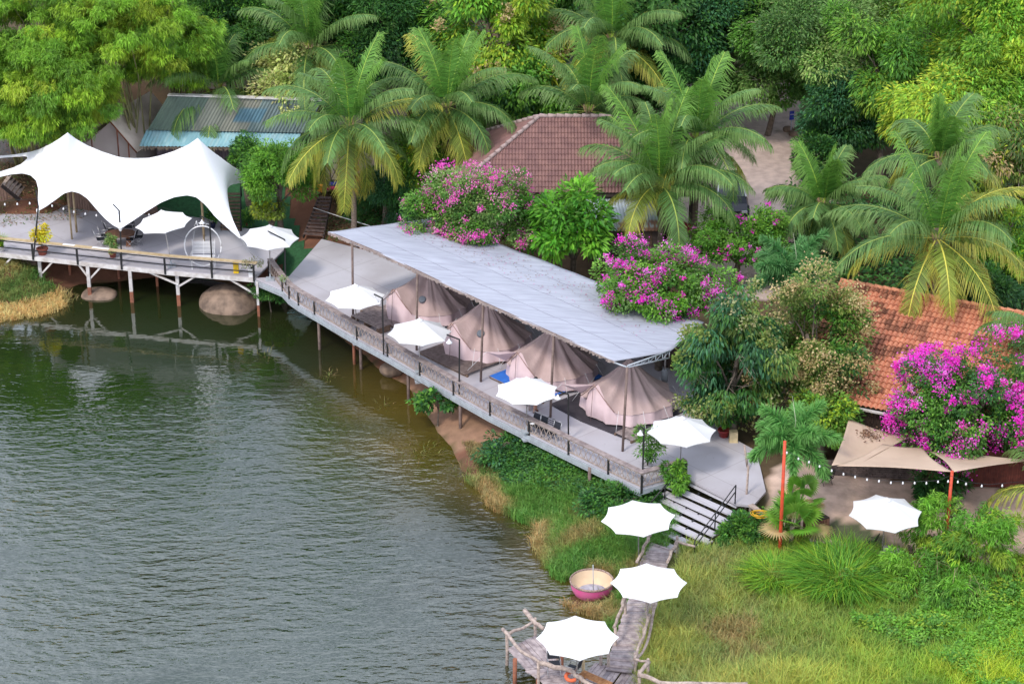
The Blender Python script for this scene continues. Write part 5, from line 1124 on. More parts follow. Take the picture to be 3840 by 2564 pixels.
# plaster cabin with porch behind the steps
h = thing('plaster_cabin', 'small plaster cabin with a crossed timber porch rail at the top of the brown steps', 'house', tuple(P('vg', 900, 440, 3.25)))
b0 = P('vg', 1500, 240, 3.5); q_ = P('vg', 780, 240, 3.5)
m = MB(); m.box(((b0.x + q_.x) / 2 + .9, b0.y + 2.1, 4.7), (b0.x - q_.x + 2.2, 3, 2.9)); m.build('wall', M_PLAST, h)
m = MB(); m.box(((b0.x + q_.x) / 2 + .9, b0.y + 2, 6.25), (b0.x - q_.x + 3, 4.2, .12)); m.build('roof', M_DKW, h)
m = MB(); m.box(((b0.x + q_.x) / 2 + .3, b0.y - .1, 3.35), (b0.x - q_.x + 1.0, 1.3, .12)); m.build('porch_floor', M_DKW, h)
m = MB(); c0 = P('vg', 820, 215, 3.55); c1 = P('vg', 1030, 215, 3.55); hgt_ = 1.0
for z in (0, hgt_): m.beam(c0 + Vector((0, 0, z)), c1 + Vector((0, 0, z)), .06, .07)
m.beam(c0, c1 + Vector((0, 0, hgt_)), .05, .05); m.beam(c0 + Vector((0, .01, hgt_)), c1 + Vector((0, .01, 0)), .05, .05)
for c_ in (c0, c1): m.box(c_ + Vector((0, 0, .8)), (.08, .08, 1.9))
m.build('porch_rail', M_DKW, h)
m = MB().box(P('vg', 1000, 290, 3.45) + Vector((.1, 0, 0)), (1.3, .5, .05)); own(m, 'floor_mat', mat('navy_mat', (.03, .04, .20), .9), 'navy blue mat on the cabin porch', 'mat', 'mats on the cabin porch')
m = MB().box(P('vg', 1010, 385, 3.42) + Vector((.05, 0, 0)), (1.45, .4, .05)); own(m, 'floor_mat', mat('crimson_mat', (.40, .03, .09), .9), 'crimson mat in front of the navy mat on the cabin porch', 'mat', 'mats on the cabin porch')
m = MB(); c_ = P('vg', 585, 460, 3.1); m.box(c_ + Vector((0, 0, .19)), (.26, .26, .30)); m.box(c_ + Vector((0, 0, .355)), (.30, .30, .03))
for i in (-1, 1):
    for j in (-1, 1): m.box(c_ + Vector((i * .11, j * .11, .02)), (.05, .05, .05))
own(m, 'plastic_stool', mat('orange_yellow_plastic', (.70, .28, .02), .5), 'orange yellow stool beside the cabin porch', 'stool')
# far roofs glimpsed at the top edge
for (v, x, y, z, w_, d_, label, col) in [('v1', 1760, 60, 8.5, 8, 5, 'pale metal roof glimpsed behind the palms at the top left', (.62, .60, .62)), ('v2', 340, 440, 6.5, 3, 2.5, 'lilac grey roof glimpsed between the two middle palms', (.34, .31, .36)), ('v1', 1830, 240, 6.5, 3, 2, 'dull red roof below the pale metal roof at the top left', (.25, .12, .11))]:
    c_ = P(v, x, y, z); h = thing('far_building', label, 'building', (c_.x, c_.y, gz(c_.x, c_.y)), group='buildings glimpsed among the far trees'); g_ = gz(c_.x, c_.y)
    m = MB(); m.add([c_ + Vector((-w_ / 2, -d_ / 2, -.7)), c_ + Vector((w_ / 2, -d_ / 2, -.7)), c_ + Vector((w_ / 2, d_ / 2, .4)), c_ + Vector((-w_ / 2, d_ / 2, .4)), c_ + Vector((w_ / 2, d_ * 1.3, -.7)), c_ + Vector((-w_ / 2, d_ * 1.3, -.7))], [(0, 1, 2, 3), (3, 2, 4, 5)]); m.build('roof', mat('far_roof%d' % int(col[0] * 100), col, .7), h)
    m = MB().box((c_.x, c_.y + d_ * .4, (g_ + z - .75) / 2), (w_ * .9, d_ * 1.4, z - .75 - g_)); m.build('wall', M_PLAST, h)

# ---------------------------------------------------------------- slope works behind the pier: plank retaining walls, flights of steps
def plank_fence(pts, label, name='plank_fence', m_=M_BRNW, w_=.15):
    m = MB(); rr = random.Random(len(pts))
    for (a, za, ta), (b, zb, tb) in zip(pts[:-1], pts[1:]):
        L_ = (b - a).length; n_ = int(L_ / w_); ang = math.atan2(b.y - a.y, b.x - a.x)
        for i in range(n_):
            f = (i + .5) / n_; q_ = a.lerp(b, f); z0 = za + (zb - za) * f; z1 = ta + (tb - ta) * f + rr.uniform(-.06, .06)
            m.box((q_.x, q_.y + rr.uniform(-.015, .015), (z0 + z1) / 2), (w_ * .9, .05, z1 - z0), rz=ang + rr.uniform(-.05, .05))
    own(m, name, m_, label, 'fence')
M_FENCE = mat('bark_plank', (.24, .15, .115), .9, (.12, .075, .06), 7, .5, 20, stretch=(4, 4, .5))
yb = P('s', 0, 783, DZ)
plank_fence([(P('s', -200, 785, DZ), 1.9, 4.0), (P('s', 0, 786, DZ), 1.9, 3.55), (P('s', 128, 783, DZ), 1.9, 2.35)], 'bark plank fence sloping down beside the earth steps at the left edge', m_=M_FENCE)
plank_fence([(P('v4', 462, 600, DZ), 1.9, 2.95), (P('v4', 690, 628, DZ), 1.9, 2.9), (P('v4', 1080, 650, DZ), 1.9, 2.5)], 'bark plank retaining fence behind the pole of the stretch tent', m_=M_FENCE)
def steps(name, label, a0, a1, b0, b1, n, m_, rail=False, rm=M_BLACK, thick=.06):
    """a0,a1 bottom left/right; b0,b1 top left/right"""
    t = thing(name, label, 'steps', tuple((a0 + a1) / 2)); dirn = ((b0 + b1) / 2 - (a0 + a1) / 2); dirn.z = 0
    dep = dirn.length / n * .95; dn = dirn.normalized()
    for i in range(n):
        f = (i + .5) / n; l = a0.lerp(b0, f); r_ = a1.lerp(b1, f); MB().beam(l, r_, dep, thick).build('tread', m_, t)
    m = MB(); m.beam(a0 - Vector((0, 0, .12)), b0 - Vector((0, 0, .12)), .06, .2); m.beam(a1 - Vector((0, 0, .12)), b1 - Vector((0, 0, .12)), .06, .2); m.build('stringer', M_DKW, t)
    if rail:
        m = MB(); m.tube([a1 + Vector((.05, 0, .85)), b1 + Vector((.05, 0, .85))], .03, 6)
        for f in (0.02, .5, .98): q_ = a1.lerp(b1, f) + Vector((.05, 0, 0)); m.tube([q_ - Vector((0, 0, .2)), q_ + Vector((0, 0, .85))], .03, 6)
        m.build('handrail', rm, t)
    return t
steps('stair_flight', 'dark timber stair with a black handrail rising from the pier deck to the turf', P('v12', 690, 455, 2.0), P('v12', 955, 465, 2.0), P('v12', 690, -70, 3.4), P('v12', 955, -70, 3.4), 11, M_BRNW, True)
steps('step_flight', 'brown timber steps climbing from the turf strip to the plaster cabin', P('vg', 215, 1420, 2.0), P('vg', 660, 1455, 2.0), P('vg', 560, 560, 3.3), P('vg', 840, 560, 3.3), 11, mat('step_timber', (.15, .10, .09), .9, (.06, .04, .038), 8, .5, 20), False)
steps('step_flight', 'grey steps climbing the earth bank behind the sloping plank fence', P('v11', 390, 1060, 2.1), P('v11', 470, 930, 2.3), P('v11', 20, 760, 3.9), P('v11', 110, 640, 4.1), 8, M_LOG)
# ================================================================ vegetation placement (src pixels, crown centre height)
# bamboo mass at the left
B_ = [('s', 130, 120, 11.0, (4.6, 3.6, 3.6), 'bamboo clump filling the top left corner'), ('s', 470, 110, 11.2, (4.6, 3.6, 3.8), 'bamboo clump at the top edge, right of the corner clump'),
      ('s', 60, 330, 8.6, (4.2, 3.2, 3.2), 'bamboo clump drooping low over the path at the left edge'), ('s', 215, 330, 8.8, (3.4, 2.8, 2.6), 'bamboo clump behind the left peak of the stretch tent'), ('s', 610, 150, 10.2, (2.8, 2.6, 2.9), 'bamboo clump hanging over the stained ridge tent and green roof')]
for i, (v, x, y, z, R_, lb) in enumerate(B_): bamboo(lb, v, x, y, z, R_, 10 + i, n=84000, dy=1.0 if i < 4 else 4.0, leaf=(.28, .042))
# palms
palm('upright coconut palm with bright green spears just right of the bamboo', 'v1', 1500, 610, 7.4, 3.6, 31, nf=18, yellow=.2, upright=.3, npair=60)
palm('tall coconut palm at the top left, its fronds crossing the pale metal roof', 'v1', 2110, 330, 9.5, 4.6, 32, nf=22, yellow=.15, upright=.2)
palm('coconut palm beside the tin roof hall with yellow lower fronds and a brown hanging frond', 'v2', 55, 860, 8.6, 4.3, 33, nf=28, yellow=.6, nuts=4, dead=1, lowest=-62)
palm('coconut palm with broad dark fronds between the hall palm and the flowering tree', 'v2', 720, 730, 8.6, 4.4, 34, nf=26, yellow=.25, nuts=2)
palm('coconut palm half hidden at the top edge left of the flowering tree', 'v2', 880, 120, 9.5, 3.6, 35, nf=16, yellow=.15, upright=.3, npair=55)
palm('large coconut palm near the top centre right of the flowering tree', 'v2', 1850, 280, 10.4, 4.8, 36, nf=26, yellow=.3)
palm('slender upright coconut palm standing directly behind the brown roof ridge', 'v2', 1690, 760, 8.4, 4.3, 37, nf=18, yellow=.15, upright=.25)
palm('coconut palm with green nuts in front of the brown roof, above the tin lean-to', 'v14', 1000, 480, 7.4, 4.6, 38, nf=24, yellow=.28, nuts=9, lowest=-12)
palm('coconut palm behind the nut palm, its fronds reaching over the sandy lot', 'v3', 90, 960, 8.9, 4.2, 39, nf=26, yellow=.15, nuts=2)
palm('dark coconut palm at the lower corner of the sandy lot', 'v3', 960, 1400, 6.2, 2.9, 40, nf=22, yellow=.12)
palm('big golden coconut palm spreading over the orange tile roof', 'v6', 1740, 60, 9.0, 4.8, 41, nf=25, yellow=1.0, nuts=7, dead=1, npair=84, lowest=-48)
palm('yellow green coconut palm rising behind the big golden palm', 'v3', 1760, 1080, 10.5, 3.2, 42, nf=18, yellow=.3, upright=.2)
palm('coconut palm leaning in from the right edge beside the sail shades', 'v9', 2010, 480, 4.3, 4.4, 43, nf=14, yellow=.6, npair=80)
palm('coconut palm at the right edge in front of the orange roof', 'v6', 2560, 800, 6.6, 3.4, 44, nf=20, yellow=.5)
foxtail('dark plumed foxtail palm between the bougainvillea and the orange roof', 'v6', 762, 320, 6.6, 51, Lf=2.5, nf=12)
foxtail('smaller foxtail palm beside the left red pole', 'v9', 335, 160, 5.0, 52, Lf=2.0, nf=11, cols=dict(a=(.05, .17, .04), b=(.08, .21, .05), tip=(.14, .28, .07), rachis=(.3, .36, .12)))
# broadleaf trees
T_ = [
 ('broadleaf_tree', 'dark leafy tree at the top edge between bamboo and tall palm', 's', 830, 110, 9.5, (3.4, 3, 3.4), G_DARK + G_MID[:2], 61, {}),
 ('broadleaf_tree', 'pale yellow green tree overhanging the green tin roof', 's', 1120, 240, 8.2, (2.6, 2, 1.8), G_PALE, 62, dict(dens=.7, leaf=(.26, .12))),
 ('broadleaf_tree', 'pale yellow green sprawl of branches at the roof edge of the hall', 's', 1060, 350, 7.4, (2.0, 1.5, 1.1), G_PALE, 63, dict(dens=.6, leaf=(.26, .12))),
 ('broadleaf_tree', 'dark tree between the two tall middle palms at the top', 's', 1440, 130, 9.6, (3.6, 3, 3.6), G_DARK + G_MID[:1], 64, {}),
 ('broadleaf_tree', 'dark bushy tree at the top edge above the middle palms', 's', 1270, 40, 10.5, (3.2, 3, 3), G_DARK + G_MID, 65, {}),
 ('flowering_tree', 'light green tree with buff flower sprays in the top centre', 's', 1870, 150, 10.0, (3.6, 3.0, 4.2), G_BRT + G_LIME[:2], 66, dict(leaf=(.34, .13), droop=.7, blossom=[('blossoms', G_BUFF, 5200, .16, 60, .38)])),
 ('broadleaf_tree', 'green tree with hanging leaves below the buff flowering tree', 's', 1960, 370, 7.4, (2.8, 2.2, 2.5), G_MID + G_DARK[:1], 67, dict(leaf=(.34, .13), droop=.7)),
 ('broadleaf_tree', 'tall blue green tree with dense crown beside the dark boulder', 's', 2660, 100, 10.0, (4.4, 3.6, 4.2), G_BLUEG + G_DARK + G_MID[:1], 68, dict(leaf=(.24, .10))),
 ('broadleaf_tree', 'dark tree in the gap behind the nut palm', 's', 2520, 330, 7.6, (2.4, 2, 2.4), G_DARK, 69, {}),
 ('broadleaf_tree', 'grey green tree with bare pale branches above the blue sign', 's', 3030, 150, 10.2, (4.8, 3.8, 3.9), G_DUSTY + G_MID[:2], 70, dict(leaf=(.24, .09), ncl=44)),
 ('broadleaf_tree', 'dusty green tree overhanging the top of the sandy lot', 's', 2890, 300, 7.4, (3.0, 2.4, 2.2), G_DUSTY + G_MID[:1], 71, dict(leaf=(.24, .09))),
 ('broadleaf_tree', 'deep green tree hanging low right of the blue sign', 's', 3190, 450, 7.0, (2.5, 2.2, 2.9), G_BLUEG + G_DARK + G_MID[:1], 72, dict(leaf=(.24, .09), droop=.6)),
 ('broadleaf_tree', 'bright green willowy tree between deep green and yellow trees', 's', 3330, 330, 9.0, (2.9, 2.5, 3.3), G_BRT + G_MID, 73, dict(leaf=(.30, .09), droop=.8)),
 ('broadleaf_tree', 'yellow green tree at the upper right, nearest the corner', 's', 3740, 160, 12.0, (4.0, 3.4, 4.4), G_LIME + G_BRT[:3], 74, dict(leaf=(.30, .09), droop=.6, ncl=44)),
 ('broadleaf_tree', 'lush green tree left of the yellow corner tree', 's', 3470, 130, 10.6, (3.2, 2.8, 2.8), G_BRT + G_MID[:2], 75, dict(leaf=(.30, .09), droop=.6)),
 ('broadleaf_tree', 'yellow green tree behind the golden palm at the right edge', 's', 3640, 420, 9.6, (4.0, 3.2, 3.3), G_LIME[:3] + G_BRT + G_MID[:1], 76, dict(leaf=(.30, .09), droop=.7, ncl=44)),
 ('broadleaf_tree', 'thinning yellow tree with brown twigs at the right edge beside the golden palm', 's', 3790, 640, 7.6, (2.6, 2.4, 3.0), G_LIME[:2] + G_OLIVE + G_BUFF[:1], 77, dict(leaf=(.28, .08), droop=.8, dens=.8)),
 ('broadleaf_tree', 'dark tree at the top right edge behind the grey green tree', 's', 3300, 20, 11.0, (3.6, 3, 2.8), G_DARK + G_MID[:1], 78, {}),
 ('broadleaf_tree', 'small dark tree at the right edge of the sandy lot', 's', 3065, 600, 5.4, (1.6, 1.4, 1.6), G_DARK + G_MID[:1], 79, dict(leaf=(.2, .08))),
 ('shrub', 'yellow green bush at the right edge below the golden palm', 's', 3790, 970, 4.6, (1.6, 1.5, 1.8), G_BRT + G_LIME[:1], 80, dict(leaf=(.24, .08))),
 ('shrub', 'dark undergrowth bush behind the right end of the orange ridge', 's', 3660, 1080, 4.2, (2.8, 1.2, 1.0), G_DARK, 81, dict(leaf=(.26, .10))),
 ('small_tree', 'small green tree with a low yellow branch standing on the turf', 's', 1050, 650, 5.3, (2.0, 1.7, 1.9), G_MID + G_BRT[:2], 82, dict(leaf=(.17, .075), ncl=40, dy=-.3)),
 ('shrub', 'small dark green tree in front of the light blue eave', 's', 925, 590, 5.0, (1.0, .9, 1.0), G_DARK + G_MID[:2], 83, dict(leaf=(.16, .07))),
 ('shrub', 'yellow olive bush beside the ladder post on the turf', 's', 1010, 785, 3.6, (.85, .7, .75), G_LIME[:2] + G_OLIVE[:2], 84, dict(leaf=(.15, .07))),
 ('flowering_shrub', 'bright green shrub dotted with yellow flowers above the first bougainvillea', 's', 1610, 610, 5.6, (1.9, 1.5, 2.4), G_BRT + G_MID[:1], 85, dict(leaf=(.22, .08), ncl=40, blossom=[('blossoms', [(.75, .50, .01), (.8, .6, .03)], 800, .13, 30, .12)])),
 ('shrub', 'dark fine leaved shrub at the top corner of the awning', 's', 1440, 740, 3.8, (1.9, 1.4, 1.7), G_DARK + G_BLUEG, 86, dict(leaf=(.24, .05), ncl=40, droop=.5)),
 ('bougainvillea', 'large pink bougainvillea spilling over the left half of the awning', 's', 1800, 815, 6.0, (3.3, 2.1, 2.2), G_MID + G_DUSTY + G_OLIVE[:1], 87, dict(leaf=(.15, .09), ncl=70, clr=.75, dens=1.0, blossom=[('blossoms', PNK, 8500, .085, 200, .20)])),
 ('broadleaf_shrub', 'glossy bright green large leaved bush overhanging the awning', 's', 2150, 850, 5.9, (2.3, 1.8, 2.1), [(.05, .17, .012), (.075, .22, .014), (.035, .13, .012), (.10, .24, .02)], 88, dict(leaf=(.38, .14), ncl=60, clr=.6)),
 ('bougainvillea', 'pink bougainvillea trailing over the right half of the awning', 's', 2480, 1085, 6.0, (3.1, 1.9, 1.7), G_BRT[:2] + G_MID + G_DUSTY[:1], 89, dict(leaf=(.15, .09), ncl=60, clr=.7, blossom=[('blossoms', MAG, 7000, .085, 140, .20)])),
 ('bougainvillea', 'greener bougainvillea with few pink blooms in front of the parked car', 's', 2760, 910, 5.0, (2.4, 1.6, 1.7), G_BRT[:2] + G_MID, 90, dict(leaf=(.15, .09), ncl=46, clr=.65, blossom=[('blossoms', MAG, 900, .10, 34, .14)])),
 ('weeping_tree', 'dark weeping tree beside the right end of the awning', 's', 2765, 1390, 5.1, (2.25, 2.0, 3.0), G_DARK + G_BLUEG + G_OLIVE[:1], 91, dict(leaf=(.28, .09), ncl=60, droop=1.6, clr=.75, low=-.9, blossom=[('seed_tassels', G_OLIVE + [(.24, .24, .12)], 5200, .14, 70, .30)])),
 ('flowering_tree', 'green tree covered in buff brown flower sprays left of the orange roof', 's', 3030, 1310, 5.4, (2.9, 2.2, 2.9), G_OLIVE + G_MID[:2] + G_DARK[:1], 92, dict(leaf=(.22, .08), ncl=64, clr=.75, low=-.9, blossom=[('blossoms', G_BUFF, 15000, .11, 170, .34)])),
 ('shrub', 'lower green bush with yellow leaves between the flowering tree and the sail shade', 's', 3090, 1570, 3.6, (1.5, 1.2, 1.1), G_MID + G_LIME[:1] + G_OLIVE[:1], 93, dict(leaf=(.2, .09))),
 ('bougainvillea', 'magenta bougainvillea heaped against the orange roof at the right edge', 's', 3640, 1530, 5.3, (3.1, 1.9, 2.25), G_DARK + G_MID + G_DUSTY[:1], 94, dict(leaf=(.15, .09), ncl=80, clr=.75, low=-.8, blossom=[('blossoms', MAG, 16000, .095, 200, .24)])),
 ('shrub', 'dark hedge bush under the sail shades at the back of the sandy yard', 's', 3530, 1840, 1.9, (1.3, .6, .6), G_DARK, 95, dict(leaf=(.22, .09), trunk=.05)),
 ('shrub', 'dark creeper bush hanging under the deck in the middle of the bank', 's', 1925, 1690, .85, (1.6, .9, .5), G_DARK + G_BLUEG, 96, dict(dens=.7, leaf=(.17, .10), trunk=.05, low=-.9)),
 ('shrub', 'creeper bush with broad leaves below the deck before the third umbrella', 's', 1640, 1505, 1.3, (1.0, .6, .5), G_DARK + G_MID[:2], 97, dict(leaf=(.22, .15), trunk=.04)),
 ('shrub', 'dark bush beneath the deck corner beside the thin deck post', 's', 2330, 1890, 1.1, (1.7, 1.0, .65), G_DARK + G_MID[:1], 98, dict(leaf=(.17, .09), trunk=.05)),
 ('shrub', 'leafy bush beside the right end of the wide stair', 's', 2800, 2010, 1.3, (1.2, 1.0, .8), G_MID + G_DARK[:2], 99, dict(leaf=(.15, .08), trunk=.05)),
 ('climber', 'green climber spilling over the railing end at the stair', 's', 2540, 1790, 2.3, (.45, .45, .75), G_BRT[:2] + G_MID, 100, dict(leaf=(.2, .07), trunk=.03, ncl=20)),
 ('shrub', 'dark bush under the junction of pier and main deck', 's', 1020, 1105, 1.0, (1.1, .5, .6), G_DARK, 101, dict(leaf=(.15, .07), trunk=.04)),
]
for nm, lb, v, x, y, z, R_, cols, sd_, kw in T_:
    cat = {'broadleaf_tree': 'tree', 'flowering_tree': 'tree', 'small_tree': 'tree', 'weeping_tree': 'tree', 'bougainvillea': 'bougainvillea', 'shrub': 'shrub', 'flowering_shrub': 'shrub', 'broadleaf_shrub': 'shrub', 'climber': 'climber'}[nm]
    tree(nm, lb, cat, v, x, y, z, R_, cols, sd_, **kw)
# trees behind, up to the top edge and a little beyond
rb = random.Random(21)
BK = [('behind the bamboo', 250, -120), ('behind the bamboo', 620, -60), ('above the tall palm', 1000, -80), ('above the middle palms', 1560, -40), ('above the flowering tree', 1950, -70), ('above the large centre palm', 2300, -60), ('right of the large centre palm', 2480, 40), ('above the blue green tree', 2800, -80), ('above the grey green tree', 3150, -90), ('above the lush tree', 3500, -110), ('at the corner', 3850, -90)]
for i, (wh, x, y) in enumerate(BK):
    tree('broadleaf_tree', 'far dark tree %s at the top edge, %s' % (wh, ['rounded', 'broad', 'ragged', 'tall', 'spreading', 'bluish', 'narrow', 'leaning', 'dense', 'loose', 'heavy'][i]), 'tree', 's', x, y, 10.5 + rb.uniform(-1, 1), (4.4, 3.4, 3.6), [G_DARK, G_MID, G_DARK + G_MID][i % 3], 120 + i, dens=.7, leaf=(.32, .14), group='far trees along the top edge')
# bamboo like shrubs in the lower right
bamboo('feathery young bamboo beside the right red pole', 'v9', 1180, 640, 3.0, (1.1, .8, 1.5), 141, n=4200, cols=G_BRT, group='young bamboo in the lower right', ncl=26, leaf=(.26, .045), culms=7, clr=.5)
bamboo('taller feathery bamboo thicket right of the right red pole', 'v9', 1470, 780, 2.7, (1.9, 1.2, 1.7), 142, n=11000, cols=G_BRT + G_MID[:2], group='young bamboo in the lower right', ncl=44, leaf=(.26, .045), culms=9, clr=.6)
bamboo('low feathery bamboo below the yard wall', 'v9', 1090, 960, 1.7, (1.9, 1.1, 1.0), 143, n=9000, cols=G_BRT[:2] + G_MID, group='young bamboo in the lower right', ncl=44, leaf=(.26, .045), culms=7, clr=.5)
bamboo('low feathery bamboo in front of the taller thicket', 'v9', 1330, 1080, 1.6, (1.6, 1.0, .9), 144, n=8000, cols=G_BRT[:2] + G_MID, group='young bamboo in the lower right', ncl=40, leaf=(.26, .045), culms=7, clr=.5)
# long leaved grass clump
def tuft(name, label, cat, v, x, y, rad, n, h, cols, seed, lean=.8, w_=.018, group=None, th=0.0):
    g0 = P(v, x, y, 1.2); g = gz(g0.x, g0.y); c = P(v, x, y, max(g, 0) if name == 'reed_tuft' else g); t = thing(name, label, cat, tuple(c), group=group); rs = np.random.RandomState(seed)
    a = rs.uniform(0, 6.28, n); r_ = rad * (np.sqrt(rs.rand(n)) * .75 if name == 'reed_clump' else rs.rand(n) ** 1.3); p = np.stack([c.x + r_ * np.cos(a), c.y + r_ * np.sin(a), 0 * a], 1); p[:, 2] = np.maximum(ground(p[:, 0], p[:, 1]), -.12) - .02
    V, T = blades(rs, p, h * rs.uniform(.6, 1.25, n), w_, lean * rs.uniform(.4, 1.2, n), ctab(rs, cols, rs.randint(0, 60, n), .4), a + rs.normal(size=n) * .6); np_mesh('blades', V, quads(2 * n), LEAF, t, tint=T); return t
tuft('reed_clump', 'large clump of long arching green grass below the yard wall', 'grass clump', 'v9', 610, 1020, 1.8, 3400, 1.4, G_BRT + G_MID[:1], 151, lean=1.0, w_=.019)
tuft('reed_clump', 'smaller arching grass clump left of the large clump', 'grass clump', 'v9', 230, 1000, 1.1, 1500, 1.0, G_BRT + G_LIME[:1], 152, lean=1.0, w_=.018)
tuft('snake_plant', 'dark upright spiky plants at the right edge of the yard', 'plant', 'v9', 1610, 1010, .55, 130, .75, G_DARK, 153, lean=.15, w_=.035)
# fan palm
def fanpalm(label, v, x, y, zc, seed, n=15, Rf=.85):
    c = P(v, x, y, zc); g = gz(c.x, c.y); t = thing('fan_palm', label, 'palm', (c.x, c.y, g)); rs = np.random.RandomState(seed); VV = []; TT = []; m = MB()
    for i in range(n):
        f = i / n; az = i * 2.4; el = R(80) * (1 - f) + R(-15) * f; d = np.array([math.cos(az) * math.cos(el), math.sin(az) * math.cos(el), math.sin(el)]); hub = np.array(tuple(c)) + d * rs.uniform(.6, .95)
        m.tube([c, Vector(hub)], .012, 5); side = nrmz(np.cross(d, [0, 0, 1.0])[None])[0]; upv = np.cross(side, d); k = 26; a = np.linspace(-2.1, 2.1, k)
        ax = d * np.cos(a)[:, None] + side * np.sin(a)[:, None] + upv * .1; tint = ctab(rs, G_BRT[:2] + G_MID + [(.2, .34, .03)], np.full(k, rs.randint(9)), .1) if i < n - 3 else ctab(rs, G_BUFF, np.full(k, i), .1)
        V, T = leafq(np.tile(hub, (k, 1)), ax, np.tile(upv, (k, 1)), np.full(k, Rf) * rs.uniform(.9, 1.05, k), np.full(k, .11), tint, .22); VV.append(V); TT.append(T)
    VV = np.concatenate(VV); np_mesh('fans', VV, quads(len(VV) // 4), LEAF, t, tint=np.concatenate(TT)); m.build('stalks', mat('fan_stalk', (.2, .26, .08), .6), t)
    MB().tube([(c.x, c.y, g - .2), tuple(c)], [.12, .09], 8).build('trunk', M_PBARK, t); return t
fanpalm('bright green fan palm beside the foot of the left red pole', 'v9', 330, 640, 2.3, 161)
fanpalm('smaller upright fan palm just behind the bright one', 'v9', 370, 520, 2.6, 162, n=9, Rf=.6)

# ---------------------------------------------------------------- grass and ground cover (too many to count)
def scatter(poly_src, Z, n, seed):
    pl = pxpoly(poly_src, Z); rs = np.random.RandomState(seed); x0, y0 = pl.min(0); x1, y1 = pl.max(0); P_ = []
    tot = 0
    while tot < n:
        x = rs.uniform(x0, x1, n); y = rs.uniform(y0, y1, n); k = inside(x, y, pl); P_.append(np.stack([x[k], y[k]], 1)); tot += k.sum()
    p = np.concatenate(P_)[:n]; return p, rs
def fbm(x, y, s, sd_): return .6 * vnoise(x, y, s, sd_) + .3 * vnoise(x, y, s * .45, sd_ + 1) + .1 * vnoise(x, y, s * .2, sd_ + 2)
JX = [(P('v8', *a, JZ).x, P('v8', *a, JZ).y) for a in ((1470, 345), (1640, 410), (1600, 550), (1510, 850), (1430, 1110), (1315, 1450), (1095, 1420), (1190, 1110), (1275, 860), (1380, 525))]
DK = np.array([(q_.x, q_.y) for q_ in (mf + mr_)])
BOATC = P('v8', 961, 668, .62)
def grass(name, poly, Z, n, seed, mix, h0, w_, lean, kill_jetty=True, zmin=-.15):
    p, rs = scatter(poly, Z, n, seed); x, y = p[:, 0], p[:, 1]
    k = np.ones(len(x), bool)
    if kill_jetty: k &= ~inside(x, y, np.array(JX))
    k &= np.hypot(x - BOATC.x, y - BOATC.y) > 1.35
    x, y = x[k], y[k]; z = ground(x, y); k = z > zmin; x, y, z = x[k], y[k], np.maximum(z[k], -.02); n = len(x)
    f = fbm(x, y, 2.2, seed); f2 = vnoise(x, y, .7, seed + 9); cols, hts = mix(x, y, z, f, f2, rs)
    K = 5; nt_ = n // K; idx = np.repeat(np.arange(nt_), K); m_ = len(idx); tx = x[idx] + rs.normal(size=m_) * .07; ty = y[idx] + rs.normal(size=m_) * .07
    pos = np.stack([tx, ty, z[idx] - .03], 1); ta = rs.uniform(0, 2 * math.pi, nt_)[idx] + rs.normal(size=m_) * 1.4; tb = (rs.uniform(.7, 1.3, nt_) * np.where(rs.rand(nt_) < .2, .65, 1))[idx]
    tl = rs.uniform(.4, 1.3, nt_)[idx]; thh = rs.uniform(.55, 1.35, nt_)[idx]; hue = rs.uniform(-.25, .25, nt_)[idx]
    cc_ = 1.2 * cols[idx] * tb[:, None] * rs.uniform(.85, 1.15, (m_, 1)); cc_[:, 0] *= 1 + hue
    V, T = blades(rs, pos, h0 * hts[idx] * thh * rs.uniform(.7, 1.2, m_), w_, lean * tl, cc_, ta); n = m_
    o = np_mesh(name, V, quads(2 * n), LEAF, tint=T); tag(o, kind='stuff'); return o
def pick(f, stops):
    xs_ = [s_[0] for s_ in stops]; return np.stack([np.interp(f, xs_, [s_[1][k] for s_ in stops]) for k in range(3)], 1)
def mixA(x, y, z, f, f2, rs):
    u = (x - 8) / 12
    g = f * .75 + .25 * f2 + .08 + .06 * np.clip((x - 8) / 6, 0, 1)
    c = pick(g, [(0, (.17, .15, .05)), (.30, (.17, .17, .045)), (.38, (.11, .18, .025)), (.48, (.10, .21, .018)), (.6, (.15, .27, .016)), (.7, (.24, .32, .02)), (1, (.26, .33, .02))])
    dry = (vnoise(x, y, 2.2, 77) > .74) & (f2 < .8); c[dry] = np.array([.24, .165, .07]) * .8 + c[dry] * .2
    lowr = np.clip((78.5 - y) / 5, 0, 1)[:, None] * np.clip((18 - x) / 10, 0, 1)[:, None] ; c = c * (1 - .6 * lowr) + np.array([.22, .19, .08]) * .6 * lowr
    return c, .8 + .7 * f
def mixB(x, y, z, f, f2, rs):
    c = pick(f, [(0, (.19, .14, .06)), (.34, (.17, .155, .05)), (.44, (.085, .17, .03)), (1, (.07, .18, .035))])
    edge = (np.clip(1 - z / .20, 0, 1) * np.clip(vnoise(x, y, 1.5, 55) * 3 - .9, 0, 1))[:, None]; c = c * (1 - edge) + np.array([.26, .19, .08]) * edge
    return c, .8 + .5 * f
grass('marsh_grass', [(2560, 2040), (2700, 2080), (2900, 2060), (3100, 2110), (3420, 2160), (3900, 2260), (3950, 2640), (2380, 2640), (2400, 2450), (2440, 2300), (2540, 2180)], .8, 150000, 201, mixA, .60, .011, .55)
grass('bank_grass', [(1840, 1790), (1960, 1850), (2200, 1830), (2450, 1900), (2540, 2000), (2480, 2100), (2420, 2300), (2370, 2440), (2200, 2340), (2040, 2180), (1990, 2060), (1840, 1900), (1740, 1780)], .3, 90000, 202, mixB, .42, .011, .6)
